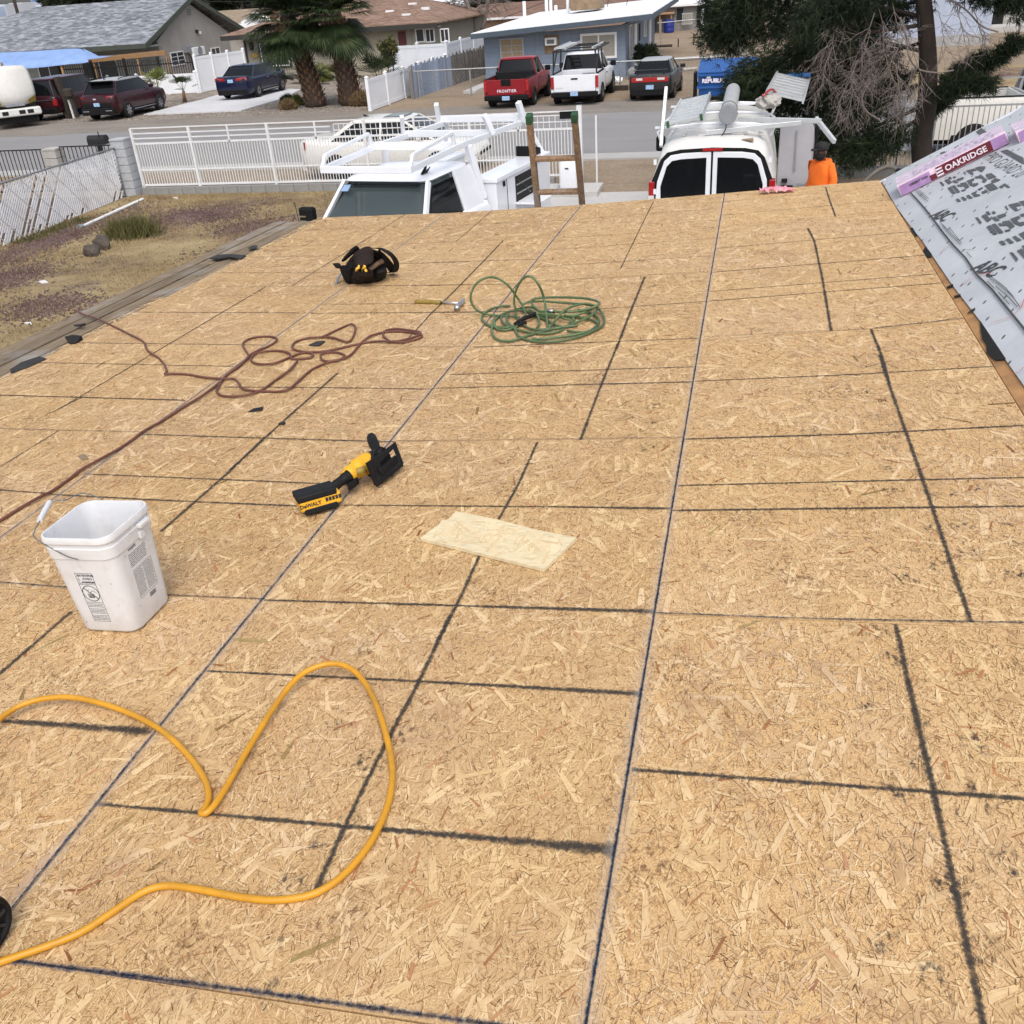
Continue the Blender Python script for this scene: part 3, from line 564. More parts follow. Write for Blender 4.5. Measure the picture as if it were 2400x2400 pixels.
for rd, pth, n_, sx_ in ((Z7_, [(470, 60), (510, 330), (540, 560), (600, 900), (640, 1080)], 46, .035), (Z7_, [(640, 350), (690, 690), (720, 880)], 20, .04), (Z4_, [(620, 20), (660, 200), (720, 330), (790, 560), (820, 720)], 44, .04), (Z4_, [(900, 420), (940, 560), (990, 640)], 16, .05), (Z3_, [(990, 960), (1030, 1080)], 12, .05), (Z3_, [(760, 60), (790, 190)], 10, .05), (Z6_, [(620, 60), (700, 190)], 12, .09), (Z6_, [(820, 140), (900, 220)], 12, .06), (S, [(590, 1600), (560, 1720)], 16, .03), (S, [(640, 1350), (700, 1420)], 8, .06), (S, [(560, 1760), (545, 1880)], 14, .04)):
    P_ = [RF(*rd(*q)) for q in pth]
    for _ in range(n_): k_ = RNG.integers(0, len(P_)-1); q_ = P_[k_].lerp(P_[k_+1], RNG.random()); CS.append((q_.x+RNG.normal(0, sx_), q_.y+RNG.normal(0, sx_)))
for _ in range(40): CS.append((RNG.uniform(-3.8, 1.0), RNG.uniform(.8, 8.2)))
smudges(CS, 'smudge', .03, .065, .00168)
smudges([(RNG.uniform(-3.8, 1.0), RNG.uniform(.7, 8.2)) for _ in range(110)], 'smudge_brown', .06, .16, .00158)
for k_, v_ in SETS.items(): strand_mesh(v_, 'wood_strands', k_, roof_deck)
STRIPN = [0]
def strip(pts, width, material, name, parent, hbase=0.0017, n_per_m=9, plane=rz, up=None):
    """painted line lying on the boards; pts are Vectors on the deck"""
    STRIPN[0] += 1; h = hbase + 0.000022*STRIPN[0]
    P = [Vector(p) for p in pts]; wd = width if hasattr(width, '__len__') else [width]*len(P)
    cum = [0.0]
    for a, b in zip(P, P[1:]): cum.append(cum[-1] + (b-a).length)
    n = max(2, int(cum[-1]*n_per_m)); vs, uv, fs = [], [], []
    xs_ = [p.x for p in P]; ys_ = [p.y for p in P]
    for i in range(n+1):
        s_ = cum[-1]*i/n; x, y, w_ = np.interp(s_, cum, xs_), np.interp(s_, cum, ys_), np.interp(s_, cum, wd)
        e = 0.02*cum[-1]; dx = np.interp(min(cum[-1], s_+e), cum, xs_)-np.interp(max(0, s_-e), cum, xs_); dy = np.interp(min(cum[-1], s_+e), cum, ys_)-np.interp(max(0, s_-e), cum, ys_)
        l = math.hypot(dx, dy) or 1; nx, ny = -dy/l, dx/l; w_ *= 0.5
        for sg in (-1, 1):
            X, Y = x+sg*nx*w_, y+sg*ny*w_; vs.append((X, Y, plane(X, Y)+h))
    mb = MB()
    for i in range(n):
        s0, s1 = cum[-1]*i/n, cum[-1]*(i+1)/n
        fs.append((2*i, 2*i+1, 2*i+3, 2*i+2)); uv += [(s0, -1), (s0, 1), (s1, 1), (s1, -1)]
    mb.add(vs, fs, uv); return mb.build(name, material, parent, world=True)
Z1 = win(1000, 420, 1700); Z2 = win(400, 480, 1100); Z3 = win(1600, 420, 2400); Z4 = win(1500, 800, 2400, 1092)
Z5 = win(0, 820, 700, 1092); Z6 = win(600, 800, 1700, 1092); Z7 = win(1650, 1400, 2400, 819); L6 = win(0, 420, 700); S_ = S
LN = [  # (reader, points, width metres)
 (Z3, [(240, 128), (1150, 45)], .007), (Z3, [(220, 205), (1180, 118)], .009), (Z3, [(190, 393), (1290, 298)], .013), (Z3, [(165, 528), (1370, 432)], .016),
 (Z3, [(150, 637), (1440, 537)], .013), (Z3, [(130, 693), (1470, 588)], .015), (Z3, [(70, 1145), (900, 1110), (1755, 1062)], .015),
 (Z4, [(125, 279), (600, 265), (1092, 240)], .018), (Z4, [(108, 411), (1092, 388)], .014), (Z4, [(90, 482), (1092, 470)], .018), (Z7, [(-185, 442), (819, 517), (1000, 532)], .018),
 (Z3, [(808, 45), (835, 130), (865, 213)], .018), (Z3, [(708, 278), (745, 350), (790, 560), (840, 860)], .021), (Z3, [(1065, 850), (1130, 1010), (1170, 1159)], .019),
 (Z4, [(682, 40), (700, 100), (760, 270), (830, 470), (900, 680), (942, 800)], .020), (Z7, [(490, 70), (530, 250), (575, 440), (610, 600), (660, 830), (715, 1092), (735, 1180)], .019),
 (Z1, [(930, 263), (1905, 190)], .007), (Z1, [(840, 385), (1890, 312)], .007), (Z1, [(800, 458), (1870, 382)], .007), (Z1, [(690, 570), (1855, 495)], .009),
 (Z1, [(500, 880), (1120, 840), (1812, 792)], .011), (Z1, [(300, 1088), (1765, 1030)], .014), (Z1, [(1468, 145), (1415, 250), (1255, 578)], .011), (Z1, [(1410, 635), (1330, 830), (1225, 1104)], .020),
 (Z6, [(450, 78), (1018, 60)], .012), (Z6, [(415, 110), (1015, 95)], [.013, .019]), (Z6, [(845, 0), (800, 110), (755, 230)], .018), (Z6, [(205, 382), (700, 386), (965, 390)], [.012, .014, .024]),
 (Z6, [(20, 603), (500, 617), (925, 630)], [.013, .015, .028]), (Z6, [(655, 235), (610, 335), (565, 415)], .015), (Z6, [(520, 500), (470, 610), (425, 695)], .018),
 (S_, [(850, 1160), (790, 1290), (735, 1390), (650, 1560), (595, 1685)], .018), (S_, [(390, 1267), (800, 1287), (1208, 1310)], [.012, .015, .026]), (S_, [(185, 1518), (650, 1560), (1000, 1590), (1162, 1608)], [.014, .018, .026, .045]),
 (Z1, [(20, 305), (925, 268)], .007), (Z1, [(0, 542), (720, 518)], .011), (Z1, [(0, 690), (570, 678)], .013), (Z2, [(970, 645), (1600, 641), (1932, 640)], .009), (Z2, [(905, 703), (1932, 697), (2190, 690)], .014), (Z1, [(-1, 862), (460, 858)], .011),
 (Z2, [(1480, 382), (1932, 370)], .010), (Z2, [(1140, 528), (1932, 518)], .012), (Z6, [(-75, 107), (130, 108), (415, 112)], .015), (Z5, [(515, 310), (1092, 328), (1445, 338)], [.014, .016, .022]), (Z5, [(310, 455), (1092, 487), (1300, 497)], .013), (Z5, [(190, 530), (560, 550), (1092, 573), (1240, 573)], .016),
 (S_, [(15, 1362), (180, 1374), (285, 1383)], [.022, .03, .048]), (S_, [(-250, 1335), (15, 1362)], .02), (Z1, [(430, 198), (190, 405)], .009), (Z1, [(495, 398), (370, 530), (160, 745), (0, 900)], .017), (Z2, [(1660, 735), (1590, 810), (1500, 905)], .013), (Z6, [(190, 75), (60, 190), (-60, 300)], .020),
 (Z5, [(970, 320), (830, 455), (590, 665)], .022), (S_, [(135, 1155), (0, 1272), (-120, 1380)], .022),
 (Z2, [(845, 162), (1340, 150), (1650, 138)], .006), (Z2, [(660, 270), (1510, 253)], .006), (Z2, [(510, 340), (1090, 330)], .007), (Z2, [(290, 442), (1060, 437)], .008), (L6, [(885, 862), (1932, 866)], .013), (L6, [(500, 1060), (1700, 1075)], .012), (L6, [(240, 1188), (1510, 1213)], .012), (L6, [(0, 1400), (1190, 1430)], .012), (Z5, [(-10, 513), (190, 528)], .014),
 (Z2, [(1520, 62), (1100, 330), (785, 525)], .011), (L6, [(1720, 697), (880, 1195), (380, 1490)], .014), (Z5, [(215, 290), (300, 175), (180, 235)][1:], .013), (Z5, [(215, 297), (0, 430)], .012), (Z5, [(-150, 155), (0, 166), (680, 187)], .012),
]
for rd, pts, wd in LN:
    wd2 = [k*1.25 for k in wd] if hasattr(wd, '__len__') else wd*1.25
    strip([RF(*rd(*q)) for q in pts], wd2, 'ink', 'guide_line', roof_deck)
# chalk snapped along the joints
def seam(x, y0, y1): return [(x, y0, 0), (x, y1, 0)]
for x, wd in ((-.185, .011), (-1.38, .011), (-2.62, .008)):
    strip(seam(x, YB+.5, yF(x)-.01), wd*1.3, 'chalk', 'chalk_line', roof_deck, 0.0031)
    strip(seam(x, YB+.5, yF(x)-.01), 0.075, 'dust', 'sanded_edge', roof_deck, 0.0016)
for rd, pts, wd in ((Z3, [(205, 270), (1225, 180)], .006), (Z3, [(120, 895), (1050, 850)], .006), (Z3, [(1090, 846), (1600, 790)], .014), (Z4, [(45, 775), (500, 792), (1092, 803), (1300, 806)], .008), (Z1, [(620, 672), (1840, 598)], .007), (Z6, [(330, 234), (995, 225)], .006),
                    (S_, [(-120, 1797), (20, 1815), (440, 1868), (850, 1925), (1110, 1962)], .016), (Z1, [(-130, 417), (835, 380)], .004), (Z2, [(620, 915), (1930, 922)], .005), (S_, [(-150, 1090), (0, 1100), (330, 1125), (500, 1132)], .008), (Z2, [(100, 535), (1130, 530)], .005), (Z5, [(-120, 285), (0, 290), (510, 303)], .007)):
    P = [RF(*rd(*q)) for q in pts]
    strip(P, wd*1.3, 'chalk', 'chalk_line', roof_deck, 0.0031)

# weathered boards left bare along the eave
edges = np.linspace(0, 1, 5)
for k in range(4):
    segs = [YB, 1.9+k*0.4 % 1.3, 5.2+((k*1.7) % 2.1), None]
    for a, b in zip(segs, segs[1:]):
        def xx(t, y): return XO(y)*(1-t) + (xE(y)+0.03)*t
        t0, t1 = edges[k]+0.012, edges[k+1]-0.012
        yb0 = b if b is not None else 8.55-0.03*k; dz = -0.013 + random.uniform(-0.004, 0.002)
        ring = [(xx(t0, a), a+0.003), (xx(t1, a), a+0.003), (xx(t1, yb0), yb0-0.003), (xx(t0, yb0), yb0-0.003)]
        mb = MB(); mb.poly([(x, y, rz(x, y, dz-0.02)) for x, y in ring], (0, 0, 0.02)); mb.build('eave_board', 'old_plank', roof_deck, world=True, bevel=0.002)

# torn felt and shingle crumbs lying on the eave boards
def scrap(name, label, outline, h=0.004, material='tar_paper', cat='scrap', group=None, lift=0.006, fn=RF):
    P = [fn(*q, h) for q in outline]; c = sum(P, Vector())/len(P)
    mb = MB(); ring = [p_ + Vector((random.uniform(-.008, .008), random.uniform(-.008, .008), 0)) for p_ in P]; n = len(ring)
    top = [p_ + Vector((0, 0, random.uniform(0, lift))) for p_ in ring]; cc = c + Vector((0, 0, lift*0.6))
    mb.add([tuple(p_-c) for p_ in ring + top + [cc]], [(i, (i+1) % n, n+(i+1) % n, n+i) for i in range(n)] + [(n+i, n+(i+1) % n, 2*n) for i in range(n)] + [tuple(range(n-1, -1, -1))])
    o = mb.build(name, material); o.location = c; return tag(o, label, cat, group)
scrap('felt_scrap', 'long shredded black felt strip on the eave boards', [L6(1350, 515), (L6(1420, 492)), L6(1500, 488), L6(1590, 500), L6(1560, 522), L6(1480, 505), L6(1400, 522)], lift=0.014)
scrap('felt_scrap', 'round dark felt scrap on eave boards nearest the far corner', [L6(1605, 445), L6(1640, 428), L6(1668, 430), L6(1655, 450), L6(1620, 456)])
scrap('felt_scrap', 'curled dark felt scrap beside the brown cord on eave boards', [L6(470, 952), L6(555, 944), L6(520, 958)], lift=0.014)
scrap('felt_scrap', 'crumpled grey felt scrap at the board edge', [L6(425, 1025), L6(470, 1015), L6(540, 1035), L6(500, 1062), L6(450, 1065)], lift=0.03, material='felt_dark')
scrap('felt_scrap', 'spread of black shingle crumbs at the left picture edge', [L6(60, 1235), L6(130, 1190), L6(260, 1150), L6(300, 1165), L6(180, 1215), L6(80, 1255)], lift=0.01)
scrap('shingle_scrap', 'small black shingle scrap among the brown cord loops', [Z2(895, 912), Z2(935, 888), Z2(1000, 886), Z2(960, 912)])
scrap('shingle_scrap', 'small grey shingle scrap below the brown cord', [Z5(908, 228), Z5(930, 215), Z5(970, 205), Z5(965, 220)], material='felt_dark')
scrap('shingle_scrap', 'tiny black shingle chip on a lengthwise guide line', [Z5(1022, 272), Z5(1030, 266), Z5(1046, 266), Z5(1040, 273)], lift=0.008)
scrap('shingle_scrap', 'brown square shingle scrap above the bucket beside the cord', [Z5(282, 388), Z5(318, 380), Z5(328, 397), Z5(300, 402)], material='ply_brown', lift=0.004)
for i, (q, lb) in enumerate((( [L6(250, 660), L6(290, 660), L6(310, 672), L6(270, 675)], 'white litter scrap on the straw lawn left of the eave'), ([L6(1120, 122), L6(1150, 120), L6(1145, 130)], 'white litter scrap below the gate wall'), ([L6(160, 935), L6(205, 932), L6(210, 942)], 'white litter scrap near the left eave corner'))):
    scrap('litter_scrap', lb, q, 0.01, 'litter', 'litter', lift=0.03, fn=G)

# ------------------------------------------------------------------ steep roof slope beside the flat deck
def ys_(y): return y
st = MB(); XR = 6.2
ring = [(SPX+0.004, YB), (XR, YB), (XR, 8.33), (SPX+0.004, 8.33)]
st.poly([(x, y, sz(x, y, -0.14)) for x, y in ring], (0, 0, 0.14*1.1))
steep = st.build('steep_roof', 'sheath_orange', house, world=True)
N_S = Vector((-SPS, -RB, 1)).normalized()
gw = MB(); gw.poly([(SPX+.25, 8.05, 2.3), (XR, 8.05, 2.3), (XR, 8.05, sz(XR, 8.05, -0.16)), (SPX+.25, 8.05, sz(SPX+.25, 8.05, -0.16))], (0, 0.1, 0)); gw.build('gable_wall', 'stucco_light', house, world=True)
dr = MB(); dr.poly([(SPX-.01, 8.33, sz(SPX-.01, 8.33, 0.004)), (XR, 8.33, sz(XR, 8.33, 0.004)), (XR, 8.33, sz(XR, 8.33, -0.09)), (SPX-.01, 8.33, sz(SPX-.01, 8.33, -0.09))], (0, 0.02, 0))
dr.poly([(SPX+.02, 8.27, sz(SPX+.02, 8.27, 0.0035)), (XR, 8.27, sz(XR, 8.27, 0.0035)), (XR, 8.33, sz(XR, 8.33, 0.0035)), (SPX+.02, 8.33, sz(SPX+.02, 8.33, 0.0035))], (0, 0, 0.003))
dr.build('drip_edge', 'drip_white', house, world=True)
# dark felt remnants on the exposed sheathing strip
R8 = win(2140, 560, 2400, 1142); R4 = win(2040, 350, 2400)
def on_steep(name, q, rd, h, th, material, label=None):
    P = [SP(*rd(*k), h) for k in q]; mb = MB(); mb.poly(P, N_S*th); return mb.build(name, material, steep, world=True)
on_steep('felt_patch', [(690, 840), (960, 1240), (920, 1245), (850, 1250), (800, 1215), (760, 1180), (755, 1100), (715, 1030), (700, 960), (692, 900)], R8, 0.001, 0.002, 'felt_dark')
on_steep('felt_patch', [(100, 130), (130, 75), (195, 160), (185, 190), (140, 190)], R8, 0.001, 0.002, 'felt_dark')
on_steep('felt_patch', [(345, 495), (410, 465), (418, 485), (360, 510)], R8, 0.001, 0.002, 'felt_dark')
on_steep('felt_patch', [(420, 590), (490, 570), (494, 588), (430, 606)], R8, 0.001, 0.002, 'felt_dark')
on_steep('felt_patch', [(500, 1000), (530, 980), (590, 1080), (570, 1100)], R4, 0.001, 0.002, 'felt_dark')
on_steep('felt_patch', [(560, 770), (600, 735), (640, 715), (635, 740)], R8, 0.004, 0.004, 'tar_paper')
# underlayment sheets, softly rippled
ULX = [(p_.y, p_.x) for p_ in (SP(*q, 0.006) for q in ((2076, 439), (2101, 484), (2137, 532), (2160, 560), (2233, 667), (2297, 749), (2358, 842), (2400, 901)))]
ULX = [(8.4, ULX[0][1])] + ULX + [(2.0, ULX[-1][1]), (YB-1, ULX[-1][1])]
def ul_left(y):
    a = sorted(ULX); return float(np.interp(y, [k[0] for k in a], [k[1] for k in a]))
def ripple(x, y):
    e = max(0.0, 1-abs(x-1.55)/0.35)
    r = 0.010*e*(1+math.sin(y*2.3+1))*(0.5+0.5*math.sin(y*5.1)) + 0.0035*(1+math.sin(x*5+y*1.7)*math.sin(y*2.6-x))
    return r + 0.003
def sheet(xa, xb, ya, yb, h, name, nx=44, ny=120):
    vs, fs = [], []
    for j in range(ny+1):
        y = ya+(yb-ya)*j/ny
        for i in range(nx+1):
            x0_ = xa if xa is not None else ul_left(y); x = x0_+(xb-x0_)*(i/nx)**1.4
            vs.append((x, y, sz(x, y, h + ripple(x, y)*min(1, (i+0.3)/4))))
    n = nx+1
    fs = [(j*n+i, j*n+i+1, (j+1)*n+i+1, (j+1)*n+i) for j in range(ny) for i in range(nx)]
    return MB().add(vs, fs).build(name, 'underlay', steep, world=True, smooth='all')
sheet(None, 3.6, YB, 8.325, 0.002, 'underlayment'); sheet(3.5, 6.2, YB, 8.325, 0.006, 'underlayment', 20, 60)
UH = 0.0
def um(x, y): return ripple(x, y) + 0.004
def upt(q, extra=0.0):
    p_ = SP(*q, 0.012); h = um(p_.x, p_.y)+extra
    p2 = SP(*q, h); h = um(p2.x, p2.y)+extra; return SP(*q, h)
def print_quads(quads, rd, name, material, extra=0.0014):
    mb = MB()
    for q in quads:
        P = [upt(rd(*k), extra) for k in q]; mb.add(P, [tuple(range(len(P)))])
    return mb.build(name, material, steep, world=True)
# block emblem printed on the sheet, repeated
EMB = [[(868, 408), (895, 405), (930, 445), (912, 468)], [(930, 390), (970, 370), (1030, 412), (985, 440)], [(975, 350), (1008, 342), (1028, 368), (990, 378)], [(1035, 345), (1065, 335), (1078, 352), (1050, 365)], [(1025, 400), (1065, 382), (1110, 415), (1070, 425)], [(1080, 375), (1165, 345), (1178, 365), (1105, 400)],
       [(1170, 285), (1185, 278), (1205, 308), (1190, 315)], [(1205, 268), (1300, 240), (1340, 262), (1280, 275), (1300, 310), (1270, 318)], [(1310, 232), (1370, 215), (1440, 212), (1450, 230), (1405, 285), (1385, 280)], [(970, 485), (1010, 465), (1075, 550), (1030, 562)], [(1020, 462), (1060, 447), (1130, 535), (1090, 548)], [(1085, 445), (1120, 440), (1130, 465), (1105, 470)], [(1130, 425), (1200, 410), (1245, 470), (1195, 500), (1180, 470), (1165, 460), (1130, 470)], [(1140, 510), (1190, 500), (1200, 515), (1150, 530)],
       [(1210, 395), (1300, 360), (1310, 380), (1275, 405), (1285, 430), (1350, 420), (1360, 440), (1300, 470), (1240, 440)], [(1310, 345), (1400, 322), (1470, 385), (1440, 420), (1400, 405), (1420, 380), (1380, 360), (1320, 365)], [(1455, 310), (1520, 297), (1585, 345), (1490, 378), (1450, 330)], [(1515, 395), (1570, 360), (1640, 380), (1570, 415), (1530, 415)],
       [(1430, 455), (1530, 415), (1610, 490), (1505, 525)], [(1615, 470), (1690, 425), (1760, 475), (1730, 485), (1690, 455), (1650, 490)], [(1070, 630), (1105, 615), (1140, 650), (1100, 662)], [(1135, 605), (1170, 592), (1215, 632), (1175, 645)], [(1205, 580), (1235, 568), (1290, 608), (1245, 622)], [(1268, 550), (1345, 515), (1325, 560), (1375, 565), (1385, 580), (1310, 598)], [(1345, 500), (1410, 470), (1415, 490), (1370, 515)], [(1395, 530), (1470, 510), (1482, 532), (1410, 560)]]
print_quads(EMB, R4, 'printed_emblem', 'print_grey')
# the same mark again further down the roll, and one towards the rake
def shifted(base, k0, k1, rd, sc=1.0):
    a = SP(*rd(*k0)); b = SP(*rd(*k1)); d = b-a; out = []
    for q in base:
        out.append([a + (SP(*rd(*k))-a)*sc + d for k in q])
    return out
def print_pts(polys, name, material, ymax=8.3, extra=0.0018):
    mb = MB()
    for P in polys:
        if any(p_.y > ymax or p_.x > 6 for p_ in P): continue
        mb.add([(p_.x, p_.y, sz(p_.x, p_.y, um(p_.x, p_.y)+extra)) for p_ in P], [tuple(range(len(P)))])
    if mb.v: return mb.build(name, material, steep, world=True)
print_pts(shifted(EMB, (1070, 630), (1605, 1205), R4), 'printed_emblem', 'print_grey')
print_pts(shifted(EMB, (1070, 630), (615, 165), R4), 'printed_emblem', 'print_grey', 8.26)
R5 = win(2050, 150, 2400)
print_pts(shifted(EMB, (1070, 630), (2140, 1780), R4), 'printed_emblem', 'print_grey')
print_quads([[(1310, 875), (1380, 825), (1465, 890), (1385, 945)]], R5, 'printed_mark', 'print_grey')
print_quads([[(1635, 20), (1720, 0), (1932, 110), (1932, 190), (1760, 90)], ], R4, 'printed_mark', 'print_grey')
# outlined product lettering running down the sheet
def sheet_text(txt, q0, q1, height, name, bold=0.0, flip=False, rd=R4, material='print_dark', align='LEFT', outline=0.0):
    a, b = SP(*rd(*q0)), SP(*rd(*q1)); ux = (b-a).normalized(); uy = N_S.cross(ux)
    mb = MB(); vs, fs = textmesh(txt, height, bold, align)
    P = [a + ux*v[0] + uy*v[1]*(-1 if flip else 1) for v in vs]
    mb.add([(p_.x, p_.y, sz(p_.x, p_.y, um(p_.x, p_.y)+0.0016)) for p_ in P], fs); return mb.build(name, material, steep, world=True)
sheet_text('ABC', (805, 835), (985, 890), 0.13, 'printed_word', 0.003); sheet_text('ABC', (1345, 1490), (1530, 1560), 0.13, 'printed_word', 0.003)
sheet_text('PRO GUARD 20', (1480, 95), (1890, 350), 0.13, 'printed_word', -0.002, material='print_grey')
sheet_text('ABC SUPPLY', (1932, 150), (1650, 25), 0.05, 'printed_word', material='underlay')
# lap line, fine print and red shop lines
lap = [(R4, (500, 585)), (R4, (600, 700)), (R4, (760, 890)), (R4, (900, 1080)), (R4, (1040, 1260)), (R4, (1190, 1420)), (R8, (640, 400)), (R8, (800, 550)), (R8, (1000, 800)), (R8, (1142, 985)), (R8, (1320, 1230))]
strip([SP(*rd(*q)) for rd, q in lap], 0.009, 'print_dark', 'lap_line', steep, 0.007, 14, plane=lambda x, y: sz(x, y, um(x, y)))
for q in ([(560, 550), (640, 640), (720, 700)], [(585, 550), (690, 660)], [(605, 545), (725, 665)], [(870, 950), (1000, 1120), (1130, 1240)], [(905, 985), (1060, 1150), (1140, 1215)], [(985, 1020), (1135, 1215)], [(880, 930), (940, 925)], [(1130, 1310), (1265, 1305)], [(1200, 1340), (1260, 1405)], [(1050, 545), (1060, 548)]):
    strip([SP(*R4(*k)) for k in q], 0.003, 'print_grey', 'fine_print', steep, 0.006, 14, plane=lambda x, y: sz(x, y, um(x, y)))
for q in ([(770, 430), (880, 500), (1020, 630), (1090, 735)], [(800, 430), (930, 520), (1025, 630)], [(755, 470), (830, 540)], [(870, 580), (985, 710)], [(840, 520), (960, 620), (1065, 735)]):
    strip([SP(*R8(*k)) for k in q], 0.0035, 'print_grey', 'fine_print', steep, 0.006, 14, plane=lambda x, y: sz(x, y, um(x, y)))
for rd, q in ((R8, [(275, 190), (310, 140), (385, 100)]), (R8, [(480, 520), (570, 480), (590, 410), (640, 400), (820, 390)]), (R8, [(790, 905), (1020, 835), (1095, 770), (1140, 650)]), (R8, [(960, 1450), (1085, 1415), (1142, 1360)]), (R5, [(1480, 895), (1560, 865)])):
    strip([SP(*rd(*k)) for k in q], 0.004, 'print_red', 'snapped_line', steep, 0.0065, 14, plane=lambda x, y: sz(x, y, um(x, y)))
# ------------------------------------------------------------------ things lying on the deck
N_R = Vector((-RA, -RB, 1)).normalized()
def deck_frame(x, y, rotz, h=0.0):
    """matrix of a thing standing on the deck"""
    zax = N_R; xa = Vector((math.cos(rotz), math.sin(rotz), 0)); xa = (xa - zax*xa.dot(zax)).normalized(); ya = zax.cross(xa)
    M = Matrix((xa, ya, zax)).transposed().to_4x4(); M.translation = (x, y, rz(x, y, h)); return M
def deck_thing(name, label, cat, x, y, rotz=0.0, h=0.002, group=None):
    o = bpy.data.objects.new(name, None); COL.objects.link(o); o.empty_display_size = 0.1; o.matrix_basis = deck_frame(x, y, rotz, h); return tag(o, label, cat, group)
def rrect(hw, hd, r, z, n=5):
    pts = []
    for cx, cy, a0 in ((hw-r, hd-r, 0), (-hw+r, hd-r, 90), (-hw+r, -hd+r, 180), (hw-r, -hd+r, 270)):
        for k in range(n+1):
            a = math.radians(a0+90*k/n); pts.append((cx+r*math.cos(a), cy+r*math.sin(a), z))
    return pts
# --- square bucket
bk = deck_thing('bucket', 'scuffed white square plastic bucket with wire handle and warning label', 'bucket', -1.783, 2.025, 0.0)
HB = 0.335
def bw(z): return 0.0975 + (0.1135-0.0975)*z/HB
rings = [rrect(bw(0)-.012, bw(0)-.012, .03, 0.0), rrect(bw(0)-.003, bw(0)-.003, .034, 0.004), rrect(bw(.012), bw(.012), .036, 0.012)]
for z in (.08, .16, .24): rings.append(rrect(bw(z), bw(z), .036, z))
rings += [rrect(bw(.262), bw(.262), .038, .262), rrect(bw(.262)+.004, bw(.262)+.004, .040, .265), rrect(bw(.295)+.004, bw(.295)+.004, .040, .298), rrect(bw(.3), bw(.3), .038, .300), rrect(bw(.305), bw(.305), .038, .312), rrect(bw(.31)+.006, bw(.31)+.006, .042, .316), rrect(bw(.32)+.006, bw(.32)+.006, .042, .328), rrect(bw(.33)+.003, bw(.33)+.003, .041, HB), rrect(bw(.33)-.001, bw(.33)-.001, .039, HB)]
rings += [rrect(bw(.32)-.003, bw(.32)-.003, .037, .326), rrect(bw(.25)-.004, bw(.25)-.004, .034, .25), rrect(bw(.1)-.004, bw(.1)-.004, .032, .1), rrect(bw(.01)-.005, bw(.01)-.005, .03, .008), rrect(.03, .03, .02, .0075)]
MB().loft(rings).build('body', 'bucket_white', bk, smooth=True, angle=50)
for sx in (1, -1):                         # moulded ears
    e = MB(); e.box((sx*(bw(.3)+.010), 0.045, .300), (.018, .05, .012)); e.box((sx*(bw(.27)+.006), 0.03, .27), (.010, .022, .022)); e.build('ear', 'bucket_white', bk, bevel=.002)
# wire bail hanging over the left and back rims
hd_ = [RF(*win(0, 1100, 500)(x, y), z) for x, y, z in ((705, 815, .285), (640, 800, .285), (560, 765, .29), (440, 700, .305), (340, 640, .31), (302, 590, .315), (320, 540, .325), (360, 470, .33))]
inv = bk.matrix_basis.inverted()
MB().tube(smooth_path([inv @ p_ for p_ in hd_], 4), .0021, 6).build('bail', 'wire', bk, smooth='all')
hd2 = [RF(*win(0, 1100, 500)(x, y), z) for x, y, z in ((450, 300, .335), (510, 285, .335), (570, 280, .335), (620, 268, .33), (690, 230, .33), (750, 218, .33), (840, 235, .33), (930, 270, .33))]
MB().tube(smooth_path([inv @ p_ for p_ in hd2], 4), .0021, 6).build('bail', 'wire', bk, smooth='all')
g0, g1 = inv @ RF(*win(0, 1100, 500)(358, 465), .33), inv @ RF(*win(0, 1100, 500)(448, 300), .335)
MB().cyl(g0, g1, .0085, 12).build('grip', 'bucket_white', bk, smooth=True)
# printed labels on the near and right faces
def face(sgn_axis):
    z0, z1 = .02, .26
    if sgn_axis == 'near': return (lambda u, z: Vector((u, -bw(z)-.0006, z)))
    return (lambda u, z: Vector((bw(z)+.0006, u, z)))
fn, fr = face('near'), face('right')
lab = MB()
def stroke(mb, f, u0, z0, u1, z1, wd):
    d = Vector((u1-u0, z1-z0)); d.normalize(); n = Vector((-d.y, d.x))*wd/2
    mb.add([f(u0+n.x, z0+n.y), f(u0-n.x, z0-n.y), f(u1-n.x, z1-n.y), f(u1+n.x, z1+n.y)], [(0, 1, 2, 3)])
def ftext(mb, f, txt, u, z, size, bold=0.0, sgn=1):
    vs, fs = textmesh(txt, size, bold); mb.add([f(u+sgn*v[0], z+v[1]) for v in vs], fs)
LU0, LU1 = -.036, .020
for a in ((LU0, .215, LU1, .215), (LU0, .043, LU1, .043), (LU0, .043, LU0, .215), (LU1, .043, LU1, .215), (LU0, .176, LU1, .176), (LU0, .112, LU1, .112), (LU0, .088, LU1, .088), (LU0, .064, LU1, .064)): stroke(lab, fn, *a, .0012)
ftext(lab, fn, 'WARNING', -.003, .207, .0115, .0002); ftext(lab, fn, 'AVISO', -.001, .195, .0115, .0002); ftext(lab, fn, 'ATTENTION', -.002, .183, .0075, .0006)
for z in (.207, .195, .183):
    for a in ((-.033, z-.004, -.026, z-.004), (-.033, z-.004, -.0295, z+.004), (-.026, z-.004, -.0295, z+.004)): stroke(lab, fn, *a, .0008)
cx_, cz_ = -.008, .144
for k in range(28):
    a, b_ = 2*math.pi*k/28, 2*math.pi*(k+1)/28; stroke(lab, fn, cx_+.027*math.cos(a), cz_+.027*math.sin(a), cx_+.027*math.cos(b_), cz_+.027*math.sin(b_), .0022)
stroke(lab, fn, cx_-.019, cz_+.019, cx_+.019, cz_-.019, .0026)
for a in ((-.010, -.015, .006, -.015), (-.012, -.002, .008, -.002), (-.012, -.002, -.010, -.015), (.008, -.002, .006, -.015)): stroke(lab, fn, cx_+a[0], cz_+a[1], cx_+a[2], cz_+a[3], .0016)
